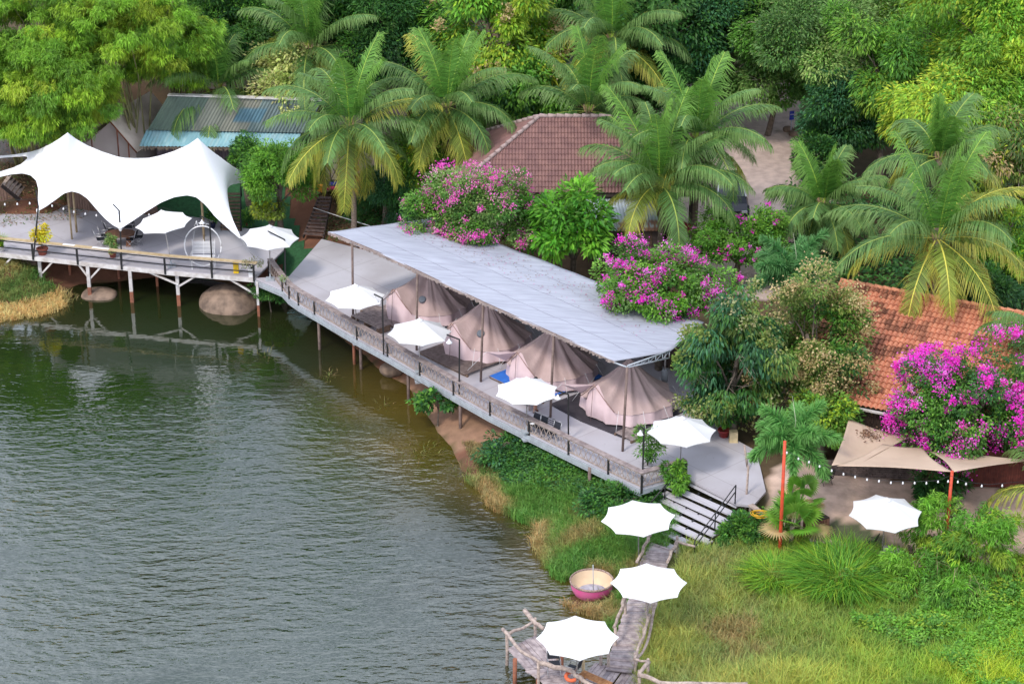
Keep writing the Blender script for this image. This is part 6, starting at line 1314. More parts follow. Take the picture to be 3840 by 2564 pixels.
grass('shore_grass', [(-200, 1020), (40, 1020), (130, 1060), (260, 1110), (230, 1175), (120, 1200), (-200, 1220)], .1, 16000, 203, lambda x, y, z, f, f2, rs: (np.where((z < .12)[:, None], np.array([.38, .27, .11]), pick(f, [(0, (.30, .22, .09)), (.5, (.06, .14, .03)), (1, (.08, .17, .04))])), 1.0 + 0 * f), .40, .014, .9, False, -.45)
grass('turf_weeds', [(1740, 1640), (1900, 1700), (2050, 1790), (1960, 1830), (1800, 1760)], .5, 6000, 204, lambda x, y, z, f, f2, rs: (pick(f, [(0, (.22, .16, .08)), (.6, (.08, .13, .03)), (1, (.06, .13, .03))]), .7 + 0 * f), .28, .012, .8)
# loose reeds standing out in the shallows
for k_, (v, x, y, r_, n_) in enumerate([('d', 610, 815, .7, 60), ('d', 752, 862, .7, 80), ('d', 960, 1040, 1.2, 170), ('d', 1075, 1085, .9, 150), ('d', 880, 930, .9, 60), ('d', 1140, 1150, .9, 170), ('d', 1230, 1215, .9, 170), ('d', 1290, 1262, .8, 160), ('d', 1420, 1395, .7, 160), ('d', 1380, 1375, .6, 150), ('d', 160, 690, .7, 110), ('d', 60, 720, .9, 120)]):
    tuft('reed_tuft', ['thin reeds in the open water below the pier junction', 'straw coloured reeds lying in the water below the first deck tent', 'reed tuft in the amber shallows left of the sandy bank', 'reed tuft at the water edge below the sandy bank', 'sparse reeds in the shallows under the middle of the deck', 'reed tuft at the first bend of the marsh edge', 'brown reed tuft left of the stair umbrella', 'straw reed tuft at the water edge above the round boat', 'straw reed tuft between the round boat and the platform', 'low straw tuft just below the round boat', 'reed tuft beside the flat boulder near the pier posts', 'reed tuft at the tip of the left straw bank'][k_], 'reeds', v, x, y, r_, n_ // 2, .34, [(.17, .13, .06), (.15, .14, .05), (.10, .12, .03)], 240 + k_, lean=1.1, w_=.014, group='reed tufts along the waterline')
# weedy leaf cover
def weeds(name, poly, Z, n, seed, cols, L_, W_, h=.35, thr=.0):
    p, rs = scatter(poly, Z, n, seed); x, y = p[:, 0], p[:, 1]; f = fbm(x, y, 1.6, seed); k = f > thr; x, y, f = x[k], y[k], f[k]; n = len(x); z = ground(x, y) + rs.rand(n) * h * (.4 + f)
    pos = np.stack([x, y, z], 1); ax = rdir(rs, n); ax[:, 2] = ax[:, 2] * .4 + .1; nr = rdir(rs, n) * .6 + np.array([0, -.2, 1]); V, T = leafq(pos, ax, nr, L_ * rs.uniform(.6, 1.3, n), W_ * rs.uniform(.7, 1.2, n), ctab(rs, cols, (f * 17).astype(int) + rs.randint(0, 2, n), .2))
    o = np_mesh(name, V, quads(n), LEAF, tint=T); tag(o, kind='stuff')
weeds('ground_weeds', [(3150, 2200), (3500, 2180), (3950, 2270), (3950, 2640), (3700, 2640), (3450, 2480), (3200, 2380)], 1.1, 42000, 211, G_BRT + G_MID, .15, .085, .85, .36)
weeds('ground_creeper', [(1860, 1620), (2050, 1680), (2250, 1790), (2420, 1870), (2540, 1930), (2560, 2010), (2430, 1960), (2150, 1850), (1900, 1780), (1830, 1680)], 1.0, 15000, 212, G_DARK + G_MID[:1], .15, .09, .4, .42)
weeds('stair_weeds', [(2690, 2060), (2830, 1930), (2960, 2010), (3060, 2090), (2960, 2170), (2760, 2180)], 1.0, 12000, 213, G_MID + G_BRT[:1], .14, .08, .5, .25)
weeds('leaf_litter', [(1180, 760), (1500, 780), (1500, 840), (1230, 870)], 2.4, 2500, 214, [(.18, .11, .06), (.10, .07, .04), (.08, .12, .04)], .16, .09, .1)
weeds('undergrowth', [(-300, 560), (240, 560), (330, 700), (-300, 760)], 3.8, 4000, 215, [(.16, .09, .05), (.05, .10, .02), (.20, .12, .06)], .2, .06, .25, .4)
weeds('forest_floor', [(-200, -50), (1500, 250), (2000, 420), (2500, 300), (3100, 300), (3900, 700), (4200, 100), (3900, -400), (-200, -400)], 5, 26000, 216, G_DARK + G_MID[:1], .5, .28, 1.4, .2)
weeds('back_undergrowth', [(1150, 520), (1700, 560), (1660, 740), (1400, 800), (1250, 700)], 3.3, 9000, 217, G_DARK, .26, .11, .9, .3)
weeds('side_undergrowth', [(2950, 760), (3900, 760), (3900, 1180), (3150, 1050), (2900, 1080)], 3.2, 12000, 218, G_DARK, .32, .14, 1.3, .3)

# pale bare branches breaking out of the dusty trees
for nm_, n_, R0, R1 in (('grey green tree with bare', 14, (4.3, 3.6, 3.6), .04), ('dusty green tree', 10, (3.0, 2.4, 2.2), .05), ('buff brown flower', 9, (2.9, 2.2, 2.9), .025), ('dark weeping', 8, (2.4, 2, 3.2), .022), ('thinning yellow', 9, (2.6, 2.4, 3.0), .03)):
    t = [o for o in bpy.data.objects if o.parent is None and nm_ in str(o.get('label', ''))][0]; rs = np.random.RandomState(n_); cr_ = [o for o in bpy.data.objects if o.parent == t and o.name.startswith('crown')][0]
    co_ = np.empty(len(cr_.data.vertices) * 3, np.float32); cr_.data.vertices.foreach_get('co', co_); co_ = co_.reshape(-1, 3); mid = co_.mean(0) + np.array(tuple(t.location)); m = MB()
    for i in range(n_):
        d = nrmz(rs.normal(size=(1, 3)))[0]; d[1] = -abs(d[1]); d[2] = d[2] * .6 + .2; e = mid + d * np.array(R0) * rs.uniform(.95, 1.08); b = mid + d * np.array(R0) * .45; q_ = (b + e) / 2 + rs.normal(size=3) * .25
        m.tube([tuple(b), tuple(q_), tuple(e)], [R1, R1 * .7, R1 * .25], 5); e2 = e + rs.normal(size=3) * .5; m.tube([tuple(q_), tuple((q_ + e2) / 2 + rs.normal(size=3) * .1), tuple(e2)], [R1 * .6, R1 * .4, R1 * .15], 5)
    m.build('bare_branches', mat('pale_branch', (.42, .36, .30), .9, (.30, .25, .2), 6), t)
a = onray('v3', -60, 275, 128); b = onray('v3', 480, 365, 122); m = MB()
for k in (0, .5): m.tube([a + Vector((0, 0, k)), a.lerp(b, .5) + Vector((0, 0, k - .25)), b + Vector((0, 0, k * .4))], .018, 5)
own(m, 'power_line', M_BLACK, 'pair of thin cables crossing the trees beside the dark boulder', 'cable')
# ================================================================ furniture and small things
def make_chair(frame, fab, name='folding_chair', group=None, slats=False):
    t = thing(name, 'x', 'chair', local=True, group=group); W_ = .46
    s_ = MB().box((0, 0, .43), (W_ - .02, .42, .03)); s_.build('seat', fab, t)
    b = MB()
    if slats:
        for z in (.56, .66, .76, .85): b.beam((-W_ / 2, -.235 - (z - .45) * .25, z), (W_ / 2, -.235 - (z - .45) * .25, z), .012, .035)
    else: b.add([(-W_ / 2 + .02, -.24, .50), (W_ / 2 - .02, -.24, .50), (W_ / 2 - .02, -.35, .90), (-W_ / 2 + .02, -.35, .90), (-W_ / 2 + .02, -.255, .50), (W_ / 2 - .02, -.255, .50), (W_ / 2 - .02, -.365, .90), (-W_ / 2 + .02, -.365, .90)], [(0, 1, 2, 3), (7, 6, 5, 4), (0, 4, 5, 1), (2, 6, 7, 3)])
    b.build('backrest', fab if not slats else frame, t)
    m = MB()
    for x in (-W_ / 2, W_ / 2): m.tube([(x, -.22, .43), (x, -.37, .95)], .014, 6)
    m.tube([(-W_ / 2, -.37, .95), (W_ / 2, -.37, .95)], .014, 6)
    for x in (-W_ / 2, W_ / 2): m.tube([(x, -.22, .62), (x, .16, .62), (x, .22, .43)], .013, 6)
    m.build('frame', frame, t)
    for x in (-W_ / 2, W_ / 2):
        MB().tube([(x, .21, .43), (x, -.20, .0)], .014, 6).build('leg', frame, t); MB().tube([(x, -.21, .43), (x, .22, .0)], .014, 6).build('leg', frame, t)
    return t
used = set()
def put(proto, p, rz, label, group=None, sc=1.0):
    o = proto if proto.name not in used else copy_tree(proto); used.add(proto.name)
    o.location = p; o.rotation_euler = (0, 0, rz); o['label'] = label
    if group: o['group'] = group
    if sc != 1: o.scale = (sc,) * 3
    return o
CH = make_chair(M_CHROME, M_DARK); G1 = 'black chairs around the pier table'
put(CH, P('v13', 1385, 450, DZ), R(-70), 'black mesh chair at the left end of the pier table, nearest the railing', G1)
put(CH, P('v13', 1450, 400, DZ), R(-75), 'black mesh chair in the middle of the three left of the pier table', G1)
put(CH, P('v13', 1520, 330, DZ), R(-60), 'black mesh chair farthest back of the three left of the pier table', G1)
put(CH, P('v13', 1775, 285, DZ), R(175), 'silver framed chair standing empty behind the pier table', G1)
put(CH, P('v13', 1800, 450, DZ), R(80), 'black chair with silver arms right of the pier table, nearest the table', G1)
put(CH, P('v13', 1905, 420, DZ), R(95), 'black mesh chair at the far right of the pier table', G1)
G2 = 'chairs lined up behind the deck railing'; CB = make_chair(M_BLACK, M_DARK, group=G2, slats=True)
d_ = Vector((.747, .667, 0))
put(CH, P('vf', 250, 900, DZ), R(138), 'greyish black chair at the left of four behind the railing', G2, .86)
put(CH, P('vf', 430, 975, DZ), R(138), 'black panel chair second from the left behind the railing', G2, .86)
put(CB, P('vf', 590, 1050, DZ), R(138), 'chair with a slatted black metal back behind the railing', G2, .86)
put(CH, P('vf', 750, 1120, DZ), R(138), 'black panel chair at the right of four behind the railing', G2, .86)
put(CH, P('v8', 635, 1480, JZ), R(185), 'black chair with silver frame on the plank platform below the umbrella', 'chairs on the plank platform')
put(CH, P('v8', 790, 1520, JZ), R(60), 'black chair tipped low beside the umbrella pole on the plank platform', 'chairs on the plank platform')
put(CB, P('v9', 780, 790, 1.45), R(60), 'black slat chair left of the square yard table', 'black chairs in the sandy yard')
put(CB, P('v9', 1055, 860, 1.42), R(-60), 'black slat chair right of the square yard table', 'black chairs in the sandy yard')
put(CB, P('v9', 530, 400, 1.6), R(20), 'black slat chair in the shade at the back of the sandy yard', 'black chairs in the sandy yard')
# pier table
c = P('v13', 1665, 440, DZ); t = thing('slab_table', 'thick brown wooden slab table among the chairs on the pier', 'table', tuple(c))
m = MB(); rr = random.Random(2); n = 16; pts = [c + Vector((math.cos(a) * .78 * (1 + rr.uniform(-.06, .06)), math.sin(a) * .52 * (1 + rr.uniform(-.06, .06)), .74)) for a in np.linspace(0, 2 * math.pi, n, endpoint=False)]; m.prism(pts, .10).build('table_top', mat('table_wood', (.16, .08, .05), .6, (.09, .045, .03), 5), t)
for sx in (-1, 1): MB().box(c + Vector((sx * .38, 0, .32)), (.22, .35, .64)).build('leg', mat('table_wood2', (.24, .10, .05), .7), t)
# swing chair
c0 = P('v12', 300, 985, DZ); c1 = P('v12', 590, 1000, DZ); cc = (c0 + c1) / 2 + Vector((0, .35, 0)); t = thing('swing_chair', 'white round framed swing chair with slatted bench on the pier', 'swing chair', tuple(cc))
Rs = pxlen(cc, 250 / 3.647); ctr = cc + Vector((0, .05, Rs + .22)); ti = R(6)
def rc(a, r_, y=0): return ctr + Vector((math.cos(a) * r_, y + math.sin(a) * r_ * math.sin(ti), math.sin(a) * r_ * 1.12))
m = MB(); m.tube([rc(a, Rs) for a in np.linspace(0, 2 * math.pi, 41)], .035, 8); m.build('ring', M_WPLAST, t)
m = MB()
for k in range(5): a = R(90 + (k - 2) * 9); p_ = rc(a, Rs * 1.0); m.tube([p_ + Vector((math.cos(q) * .09 - .0, 0, .09 + math.sin(q) * .09)) for q in np.linspace(0, 2 * math.pi, 11)], .010, 5)
m.build('scroll_ornament', M_WPLAST, t)
for sx in (-1, 1): MB().tube([rc(R(-90 + sx * 42), Rs), cc + Vector((sx * .55, -.35, 0))], .03, 6).build('foot', M_WPLAST, t); MB().tube([rc(R(-90 + sx * 42), Rs), cc + Vector((sx * .55, .45, 0))], .03, 6).build('foot', M_WPLAST, t)
bw = .58; b0 = cc + Vector((0, -.05, .62)); m = MB()
for i in range(9): z = .12 + i * .068; m.beam(b0 + Vector((-bw, .22 + z * .25, z)), b0 + Vector((bw, .22 + z * .25, z)), .018, .035)
m.build('backrest', M_WPLAST, t); m = MB()
for i in range(6): m.beam(b0 + Vector((-bw, -.25 + i * .085, 0)), b0 + Vector((bw, -.25 + i * .085, 0)), .04, .02)
m.build('seat', M_WPLAST, t); m = MB()
for x in (-bw, 0, bw): m.tube([b0 + Vector((x, -.25, 0)), b0 + Vector((x, .22, 0)), b0 + Vector((x, .42, .78))], .018, 6)
for x in (-bw, bw): m.tube([b0 + Vector((x, -.22, 0)), b0 + Vector((x, -.22, .25)), b0 + Vector((x, .3, .28))], .015, 6)
m.build('bench_frame', M_WPLAST, t); m = MB()
for x in (-bw, bw):
    for y in (-.2, .35): m.tube([b0 + Vector((x, y, .1)), rc(R(90), Rs * .98) + Vector((x * .65, 0, -.06))], .006, 5)
m.build('chain', M_CHROME, t)
# pots and their plants
def potplant(name, label, p, pr, ph, pm, cols, R_, zc, n, seed, leaf=(.16, .08), blades_=False, group='potted plants', shape='round'):
    t = thing(name, label, 'potted plant', tuple(p), group=group)
    prof = [(0, 0), (pr * .68, 0), (pr * .95, ph * .85), (pr * 1.06, ph * .86), (pr * 1.06, ph), (pr * .9, ph), (pr * .88, ph * .9), (0, ph * .9)]
    if shape == 'round': MB().lathe(prof, 18, p).build('pot', pm, t)
    else:
        m = MB(); m.box(p + Vector((0, 0, ph / 2)), (pr * 1.7, pr * 1.7, ph)); m.box(p + Vector((0, 0, ph - .03)), (pr * 1.85, pr * 1.85, .055)); m.build('pot', pm, t)
    rs = np.random.RandomState(seed); off = np.array(tuple(p)) + np.array([0, 0, zc])
    if blades_: V, T = blades(rs, np.tile(np.array(tuple(p)) + [0, 0, ph * .9], (n, 1)) + rs.normal(size=(n, 3)) * [pr * .3, pr * .3, 0], R_[2] * 2 * rs.uniform(.6, 1.2, n), .02, rs.uniform(.2, .9, n), ctab(rs, cols, rs.randint(0, 9, n)))
    else:
        V, T, cc_, cr_ = crown_arrays(seed, *R_, 16, min(R_) * .55, n, leaf[0], leaf[1], cols, low=-.8); V = V + off
        m = MB()
        for i in range(6): e = cc_[i % len(cc_)] * .8 + off; m.tube([p + Vector((0, 0, ph * .85)), (Vector(tuple(e)) + p + Vector((0, 0, ph))) / 2 + Vector((.02, 0, .05)), Vector(tuple(e))], [.016, .012, .005], 5)
        m.build('stem', M_BARK, t)
    np_mesh('leaves', V, quads(len(V) // 4), LEAF, t, tint=T)
potplant('potted_shrub', 'yellow leaved shrub in a terracotta pot behind the pier railing', P('v13', 585, 560, DZ), .30, .35, M_TERRA, [(.45, .36, .02), (.5, .42, .03), (.3, .32, .03)], (.42, .35, .48), 1.05, 900, 301)
potplant('potted_grass', 'spiky grass in a white pot at the left edge of the pier', P('v13', 12, 520, DZ), .22, .3, M_WPLAST, G_LIME + G_BUFF[:1], (.4, .4, .4), .6, 120, 302, blades_=True)
potplant('potted_shrub', 'green feathery shrub in a pot between the pier table and the railing', P('v13', 1545, 600, DZ), .2, .25, M_TERRA, G_DUSTY, (.30, .25, .50), .75, 600, 303, leaf=(.18, .05))
potplant('potted_shrub', 'grey brown wiry shrub in a tall white planter at the pier corner', P('v12', 1110, 1075, DZ), .17, .42, M_WPLAST, [(.16, .18, .10), (.22, .2, .12), (.12, .14, .08)], (.55, .35, .25), .72, 380, 304, leaf=(.10, .05), shape='box')
potplant('potted_plant', 'leafy plant in a navy pot at the back of the pier near the timber stair', P('v12', 578, 415, DZ), .17, .26, mat('navy_glaze', (.02, .03, .08), .3), G_DARK + G_MID, (.30, .28, .42), .65, 420, 305, leaf=(.24, .06))
potplant('potted_tree', 'tall green plant in a pot at the deck corner by the railing', P('v7', 1430, 605, DZ), .24, .3, M_CONC, G_MID + G_DUSTY + G_BRT[:1], (.62, .5, .80), 1.15, 1300, 306, leaf=(.16, .06))
potplant('potted_shrub', 'leafy shrub in a red pot beneath the weeping tree', P('v7', 2090, 310, DZ), .27, .34, mat('red_glaze', (.36, .04, .04), .4), G_DARK + G_MID, (.5, .45, .55), .85, 800, 307, leaf=(.2, .08))
pq = mf[3].lerp(mf[2], .3); potplant('potted_plant', 'tiny plant in a white cup standing on the curved railing top', P('v12', 1562, 1160, DZ + H2 + .04), .06, .12, M_WPLAST, G_DUSTY, (.22, .2, .16), .2, 90, 308, leaf=(.10, .04))
potplant('potted_plant', 'drooping fern like plant on the turf beside the timber stair', P('v12', 1045, 380, 2.0), .15, .18, M_TERRA, G_MID + G_DARK, (.35, .3, .35), .4, 420, 309, leaf=(.28, .05))
m = MB(); c = P('v12', 895, 1045, DZ); m.box(c + Vector((0, .12, .27)), (.26, .26, .50)); m.box(c + Vector((0, .12, .54)), (.29, .29, .05)); m.box(c + Vector((0, -.02, .25)), (.03, .02, .4)); own(m, 'waste_bin', M_YEL, 'yellow plastic bin behind the railing at the pier corner', 'bin')
m = MB(); c = P('v7', 2170, 350, DZ); m.box(c + Vector((0, 0, .24)), (.34, .34, .48)); m.box(c + Vector((0, 0, .02)), (.38, .38, .04)); m.box(c + Vector((0, -.172, .3)), (.2, .01, .1)); own(m, 'stone_block', mat('cream_stone', (.62, .50, .30), .8), 'cream square block beside the red pot under the weeping tree', 'block')
# round basket boat
c = P('v8', 961, 668, .62); t = thing('basket_boat', 'round basket boat, pink outside and cream inside, moored beside the jetty', 'boat', (c.x, c.y, 0)); c = Vector((c.x, c.y, 0)); rb_ = pxlen(P('v8', 961, 668, .6), 191 / 2.292) 
MB().lathe([(0, -.16), (rb_ * .45, -.15), (rb_ * .78, .02), (rb_ * .93, .28), (rb_ * .97, .55)], 40, c).build('hull', mat('pink_hull', (.70, .10, .30), .55, (.62, .16, .32), 1.5), t)
MB().lathe([(rb_ * .94, .56), (rb_ * .90, .28), (rb_ * .75, .08), (rb_ * .4, -.05), (0, -.07)], 40, c).build('lining', mat('cream_lining', (.68, .52, .36), .7, (.6, .45, .3), 2), t)
MB().lathe([(rb_ * .955, .53), (rb_ * 1.0, .55), (rb_ * 1.005, .60), (rb_ * .965, .64), (rb_ * .935, .60), (rb_ * .94, .55)], 40, c).build('rim', mat('bark_rim', (.38, .28, .24), .9, (.14, .09, .07), 14), t)
MB().lathe([(0, .10), (rb_ * .45, .10), (rb_ * .68, .055), (rb_ * .74, .04)], 30, c + Vector((.05, .02, 0))).build('bilge_net', mat('grey_net', (.44, .42, .48), .8, (.28, .27, .36), 6, .6, 12), t)
m = MB(); m.tube([(rb_ * .55 * 0 + c.x - .72, c.y - .05, .2), (c.x - .66, c.y - .18, .22), (c.x - .56, c.y - .2, .2)], .05, 7); own(m, 'float_ring', mat('orange_vinyl', (.75, .12, .04), .5), 'orange float lying inside the round boat', 'float')
MB().tube([c + Vector((.06, -.25, .1)), c + Vector((.03, -.2, 1.4))], .02, 6).build('mooring_pole', M_GALV, t)
# life ring and slatted crate on the platform
c = P('v8', 785, 1560, JZ); m = MB(); n = 20; m.tube([c + Vector((math.cos(a) * .2, math.sin(a) * .2, .30 + .05 * math.sin(a))) for a in np.linspace(0, 2 * math.pi, n)], .07, 8); own(m, 'life_ring', mat('orange_vinyl2', (.80, .16, .06), .5), 'orange life ring at the umbrella foot on the plank platform', 'life ring')
a_ = P('v8', 880, 1470, JZ + .36); b_ = P('v8', 1050, 1545, JZ + .36); t = thing('slatted_bench', 'orange brown slatted bench on the plank platform', 'bench', tuple((a_ + b_) / 2 - Vector((0, 0, .36)))); d = (b_ - a_).normalized(); n_ = Vector((-d.y, d.x, 0)); m = MB()
for i in range(5): m.beam(a_ + n_ * (i * .075 - .15) - d * .05, b_ + n_ * (i * .075 - .15) + d * .35, .06, .025)
m.build('seat', M_ORW, t); m = MB()
for f in (0, 1.15):
    for k in (-.14, .14): q_ = a_.lerp(b_, f) + n_ * k; m.box(q_ - Vector((0, 0, .18)), (.06, .06, .34))
m.build('legs', M_ORW, t)
# sail shades
PL = P('v9', 255, 832, 1.2); PL.z = gz(PL.x, PL.y); PR = P('v9', 1215, 868, 1.3); PR.z = gz(PR.x, PR.y)
TLp = onray('v9', 286, 150, PL.y + .05); TRp = onray('v9', 1266, 325, PR.y + .25)
for b_, tp, lb in ((PL, TLp, 'left red orange pole, its top bare above the string of bulbs'), (PR, TRp, 'right red orange pole holding the corners of two sail shades')):
    t = thing('sail_pole', lb, 'pole', tuple(b_), group='red poles of the sail shades'); MB().tube([b_ - Vector((0, 0, .4)), b_.lerp(tp, .5), tp], [.075, .07, .06], 10).build('shaft', M_RED, t); MB().lathe([(.0, .04), (.06, .03), (.065, -.02)], 10, tp).build('cap', M_RED, t)
def sail(label, cs, sag=.25, inn=.12, n=22):
    cs = [Vector(c) for c in cs]; V = []
    if len(cs) == 3: cs = cs + [cs[2].copy()]
    a, b, c, d = cs; ctr_ = (a + b + c + d) / 4
    for j in range(n + 1):
        for i in range(n + 1):
            f = i / n; g = j / n; p_ = a.lerp(b, f).lerp(d.lerp(c, f), g); ed = math.sin(math.pi * f) * (1 - 4 * g * (1 - g)) + math.sin(math.pi * g) * (1 - 4 * f * (1 - f))
            p_ = p_.lerp(ctr_, inn * max(0, ed)); p_ = p_ - Vector((0, 0, sag * math.sin(math.pi * f) * math.sin(math.pi * g))); V.append(p_)
    m = MB().add(V, [(j * (n + 1) + i, j * (n + 1) + i + 1, (j + 1) * (n + 1) + i + 1, (j + 1) * (n + 1) + i) for j in range(n) for i in range(n)], True)
    o = own(m, 'shade_sail', M_BEIGE, label, 'sail shade', 'beige sail shades over the sandy yard'); s_ = o.modifiers.new('thick', 'SOLIDIFY'); s_.thickness = .012; return o
Z1 = TRp.z - .05; LW = onray('v9', 560, 288, PR.y + .6)
sail('left beige sail shade with a heap of dead leaves on it', [P('v9', 560, 288, 4.9), P('v9', 705, 290, 4.85), P('v9', 1015, 125, 3.75), P('v9', 660, 15, 3.95)], .38, .08)
sail('middle beige sail shade, four cornered, ending at the right red pole', [P('v9', 590, 290, 4.9), TRp, P('v9', 1092, 182, 3.9), P('v9', 858, 162, 4.1)], .12, .12)
sail('right beige sail shade stretching from the red pole to the right edge', [TRp + Vector((.05, 0, 0)), P('v9', 1760, 255, 4.3), P('v9', 1480, 232, 4.0), P('v9', 1128, 200, 3.9)], .15, .10)
c = P('v9', 765, 105, 3.95); rs = np.random.RandomState(4); V, T = leafq(np.array(tuple(c)) + rs.normal(size=(160, 3)) * [.32, .28, .03], rdir(rs, 160), rdir(rs, 160) + [0, 0, 1], np.full(160, .14), np.full(160, .07), ctab(rs, [(.12, .07, .05), (.18, .11, .07)], np.arange(160))); o = np_mesh('dead_leaves', V, quads(160), LEAF, tint=T); tag(o, kind='stuff')
# string of bulbs
def string(label, pts, bulbs, r=.05, wire=M_BLACK, name='string_lights'):
    t = thing(name, label, 'string lights', tuple(pts[0])); MB().tube(pts, .010, 5).build('wire', wire, t)
    for b in bulbs:
        MB().lathe([(0, .02), (.02, .0), (r * .8, -r), (r, -r * 1.7), (r * .6, -r * 2.5), (0, -r * 2.7)], 10, b).build('bulb', M_WPLAST, t)
wl = P('v9', 290, 272, 1); q0 = onray('v9', 290, 272, PL.y); q1 = onray('v9', 1250, 348, PR.y)
def yd(x): return PL.y + (PR.y - PL.y) * (x - 290) / 960
wp = [onray('v9', x, y, yd(x)) for x, y in [(290, 268), (420, 285), (560, 296), (700, 335), (840, 352), (980, 360), (1110, 358), (1250, 346)]]
bp = [onray('v9', x, y - 8, yd(x)) for x, y in [(298, 215), (366, 250), (428, 270), (490, 295), (561, 320), (630, 340), (698, 357), (768, 372), (838, 381), (908, 390), (978, 392), (1047, 392), (1116, 393), (1184, 385), (1243, 383)]]
string('string of white bulbs hanging between the two red poles over the yard', [onray('v9', x, y, yd(x)) for x, y in [(290, 200), (366, 240), (490, 285), (630, 330), (768, 362), (908, 380), (1047, 383), (1184, 376), (1250, 350)]], bp, .04)
string('string of white bulbs running from the right red pole to the right edge', [onray('v9', x, y, PR.y - .1) for x, y in [(1255, 348), (1350, 385), (1480, 400), (1700, 380)]], [onray('v9', x, y, PR.y - .1) for x, y in [(1300, 378), (1348, 390), (1440, 402), (1560, 400)]], .04)
t_w = [('v11', 0, 985), ('v11', 300, 978), ('v11', 540, 965)]
sp_ = [onray(v, x, y, 103.0) for v, x, y in [('v11', -100, 1015), ('v11', 230, 985), ('v11', 545, 968), ('v11', 700, 1015), ('v11', 990, 1100), ('v11', 1330, 1145), ('v11', 1620, 1130), ('v11', 2000, 1145), ('v4', 1120, 600), ('v4', 1290, 662), ('v4', 1432, 688)]]
string('string of white bulbs along the front of the stretch tent', sp_, [onray(v, x, y, 103.0) for v, x, y in [('v11', 65, 1030), ('v11', 235, 1025), ('v11', 405, 1015), ('v11', 712, 1050), ('v11', 866, 1090), ('v11', 1010, 1132), ('v11', 1165, 1160), ('v11', 1318, 1180), ('v11', 1460, 1150), ('v11', 1605, 1140), ('v11', 1780, 1160), ('v11', 1905, 1170), ('v4', 1018, 640), ('v4', 1147, 645), ('v4', 1275, 672), ('v4', 1343, 690)]], .05)
# rope above the steps
MBr = MB().tube([P('vg', 440, 815, 3.2), P('vg', 1050, 1020, 3.0), P('vg', 1680, 1215, 3.1)], .02, 5); own(MBr, 'rope', M_WPLAST, 'pale rope stretched from the small tree across the steps to the awning', 'rope')
# yard furniture
c = P('v9', 900, 790, 2.15); t = thing('square_table', 'pale square table under the yard umbrella', 'table', (c.x, c.y, 1.4)); z = c.z
m = MB(); m.prism([P('v9', 868, 752, z), P('v9', 968, 775, z), P('v9', 935, 830, z), P('v9', 835, 805, z)], .05); m.build('table_top', mat('pale_table', (.50, .47, .44), .6), t)
for dx, dy in ((-.4, -.3), (.4, -.35), (.45, .35), (-.3, .35)): MB().box((c.x + dx, c.y + dy, (1.4 + z - .05) / 2), (.05, .05, z - 1.45)).build('leg', M_BLACK, t)
t = thing('log_box', 'low box of upright brown logs behind the fan palms', 'planter', tuple(P('v9', 500, 690, 1.3))); a_ = P('v9', 440, 705, 1.3); b_ = P('v9', 548, 700, 1.3)
m = MB(); Zt = 2.1; A = P('v9', 452, 610, Zt); B = P('v9', 548, 590, Zt); Cc = P('v9', 450, 540, Zt); D = P('v9', 400, 560, Zt)
m.prism([A, B, Cc + Vector((.1, 0, 0)), D], .06); m.build('top', M_DKW, t); m = MB()
for e0, e1 in ((A, B), (B, Cc), (D, A)):
    k = max(2, int((e1 - e0).length / .13))
    for i in range(k): q_ = e0.lerp(e1, (i + .5) / k); m.tube([(q_.x, q_.y, 1.2), (q_.x, q_.y, Zt - .07)], .065, 7)
m.build('logs', mat('red_log', (.26, .12, .07), .8, (.12, .06, .04), 6), t)
t = thing('yard_rail', 'grey plank topped rail with loose sticks along the lower edge of the yard', 'railing', tuple(P('v9', 800, 800, 1.2)))
ra = [P('v9', 440, 715, 1.95), P('v9', 640, 752, 1.95), P('v9', 870, 808, 1.95), P('v9', 1000, 855, 1.95), P('v9', 1180, 890, 1.95)]; m = MB()
for a, b in zip(ra[:-1], ra[1:]): m.beam(a, b, .30, .06)
m.build('top_board', M_LOG, t); m = MB(); rr = random.Random(6)
for i in range(26):
    f = i / 26 * 3.999; k = int(f); q_ = ra[k].lerp(ra[k + 1], f - k); m.tube([q_ + Vector((rr.uniform(-.2, .2), -.1, -.03)), q_ + Vector((rr.uniform(-.4, .4), -.12, -.75))], .018, 5)
for q_ in ra: m.box(q_ - Vector((0, 0, .42)), (.10, .10, .78))
m.build('sticks', M_PWHITE, t)
t = thing('yard_rail', 'short grey plank rail with a yellow hose coil at the deck corner', 'railing', tuple(P('v9', 130, 570, 1.4))); m = MB(); a = P('v9', 85, 518, 2.2); b = P('v9', 215, 618, 2.1); m.beam(a, b, .25, .06)
for q_ in (a, b, a.lerp(b, .5)): m.box(q_ - Vector((0, 0, .5)), (.09, .09, .95))
m.build('top_board', M_LOG, t)
c = P('v9', 140, 582, 2.25); m = MB(); rr = random.Random(8)
for k in range(6): r_ = .30 + rr.uniform(-.05, .05); o2 = Vector((rr.uniform(-.05, .05), rr.uniform(-.05, .05), .02 + k * .025)); m.tube([c + o2 + Vector((math.cos(a) * r_, math.sin(a) * r_ * .8, rr.uniform(-.02, .02))) for a in np.linspace(0, 2 * math.pi, 22)], .016, 5)
own(m, 'hose_coil', mat('yellow_hose', (.72, .40, .02), .5), 'coil of yellow hose lying on the plank rail at the deck corner', 'hose')
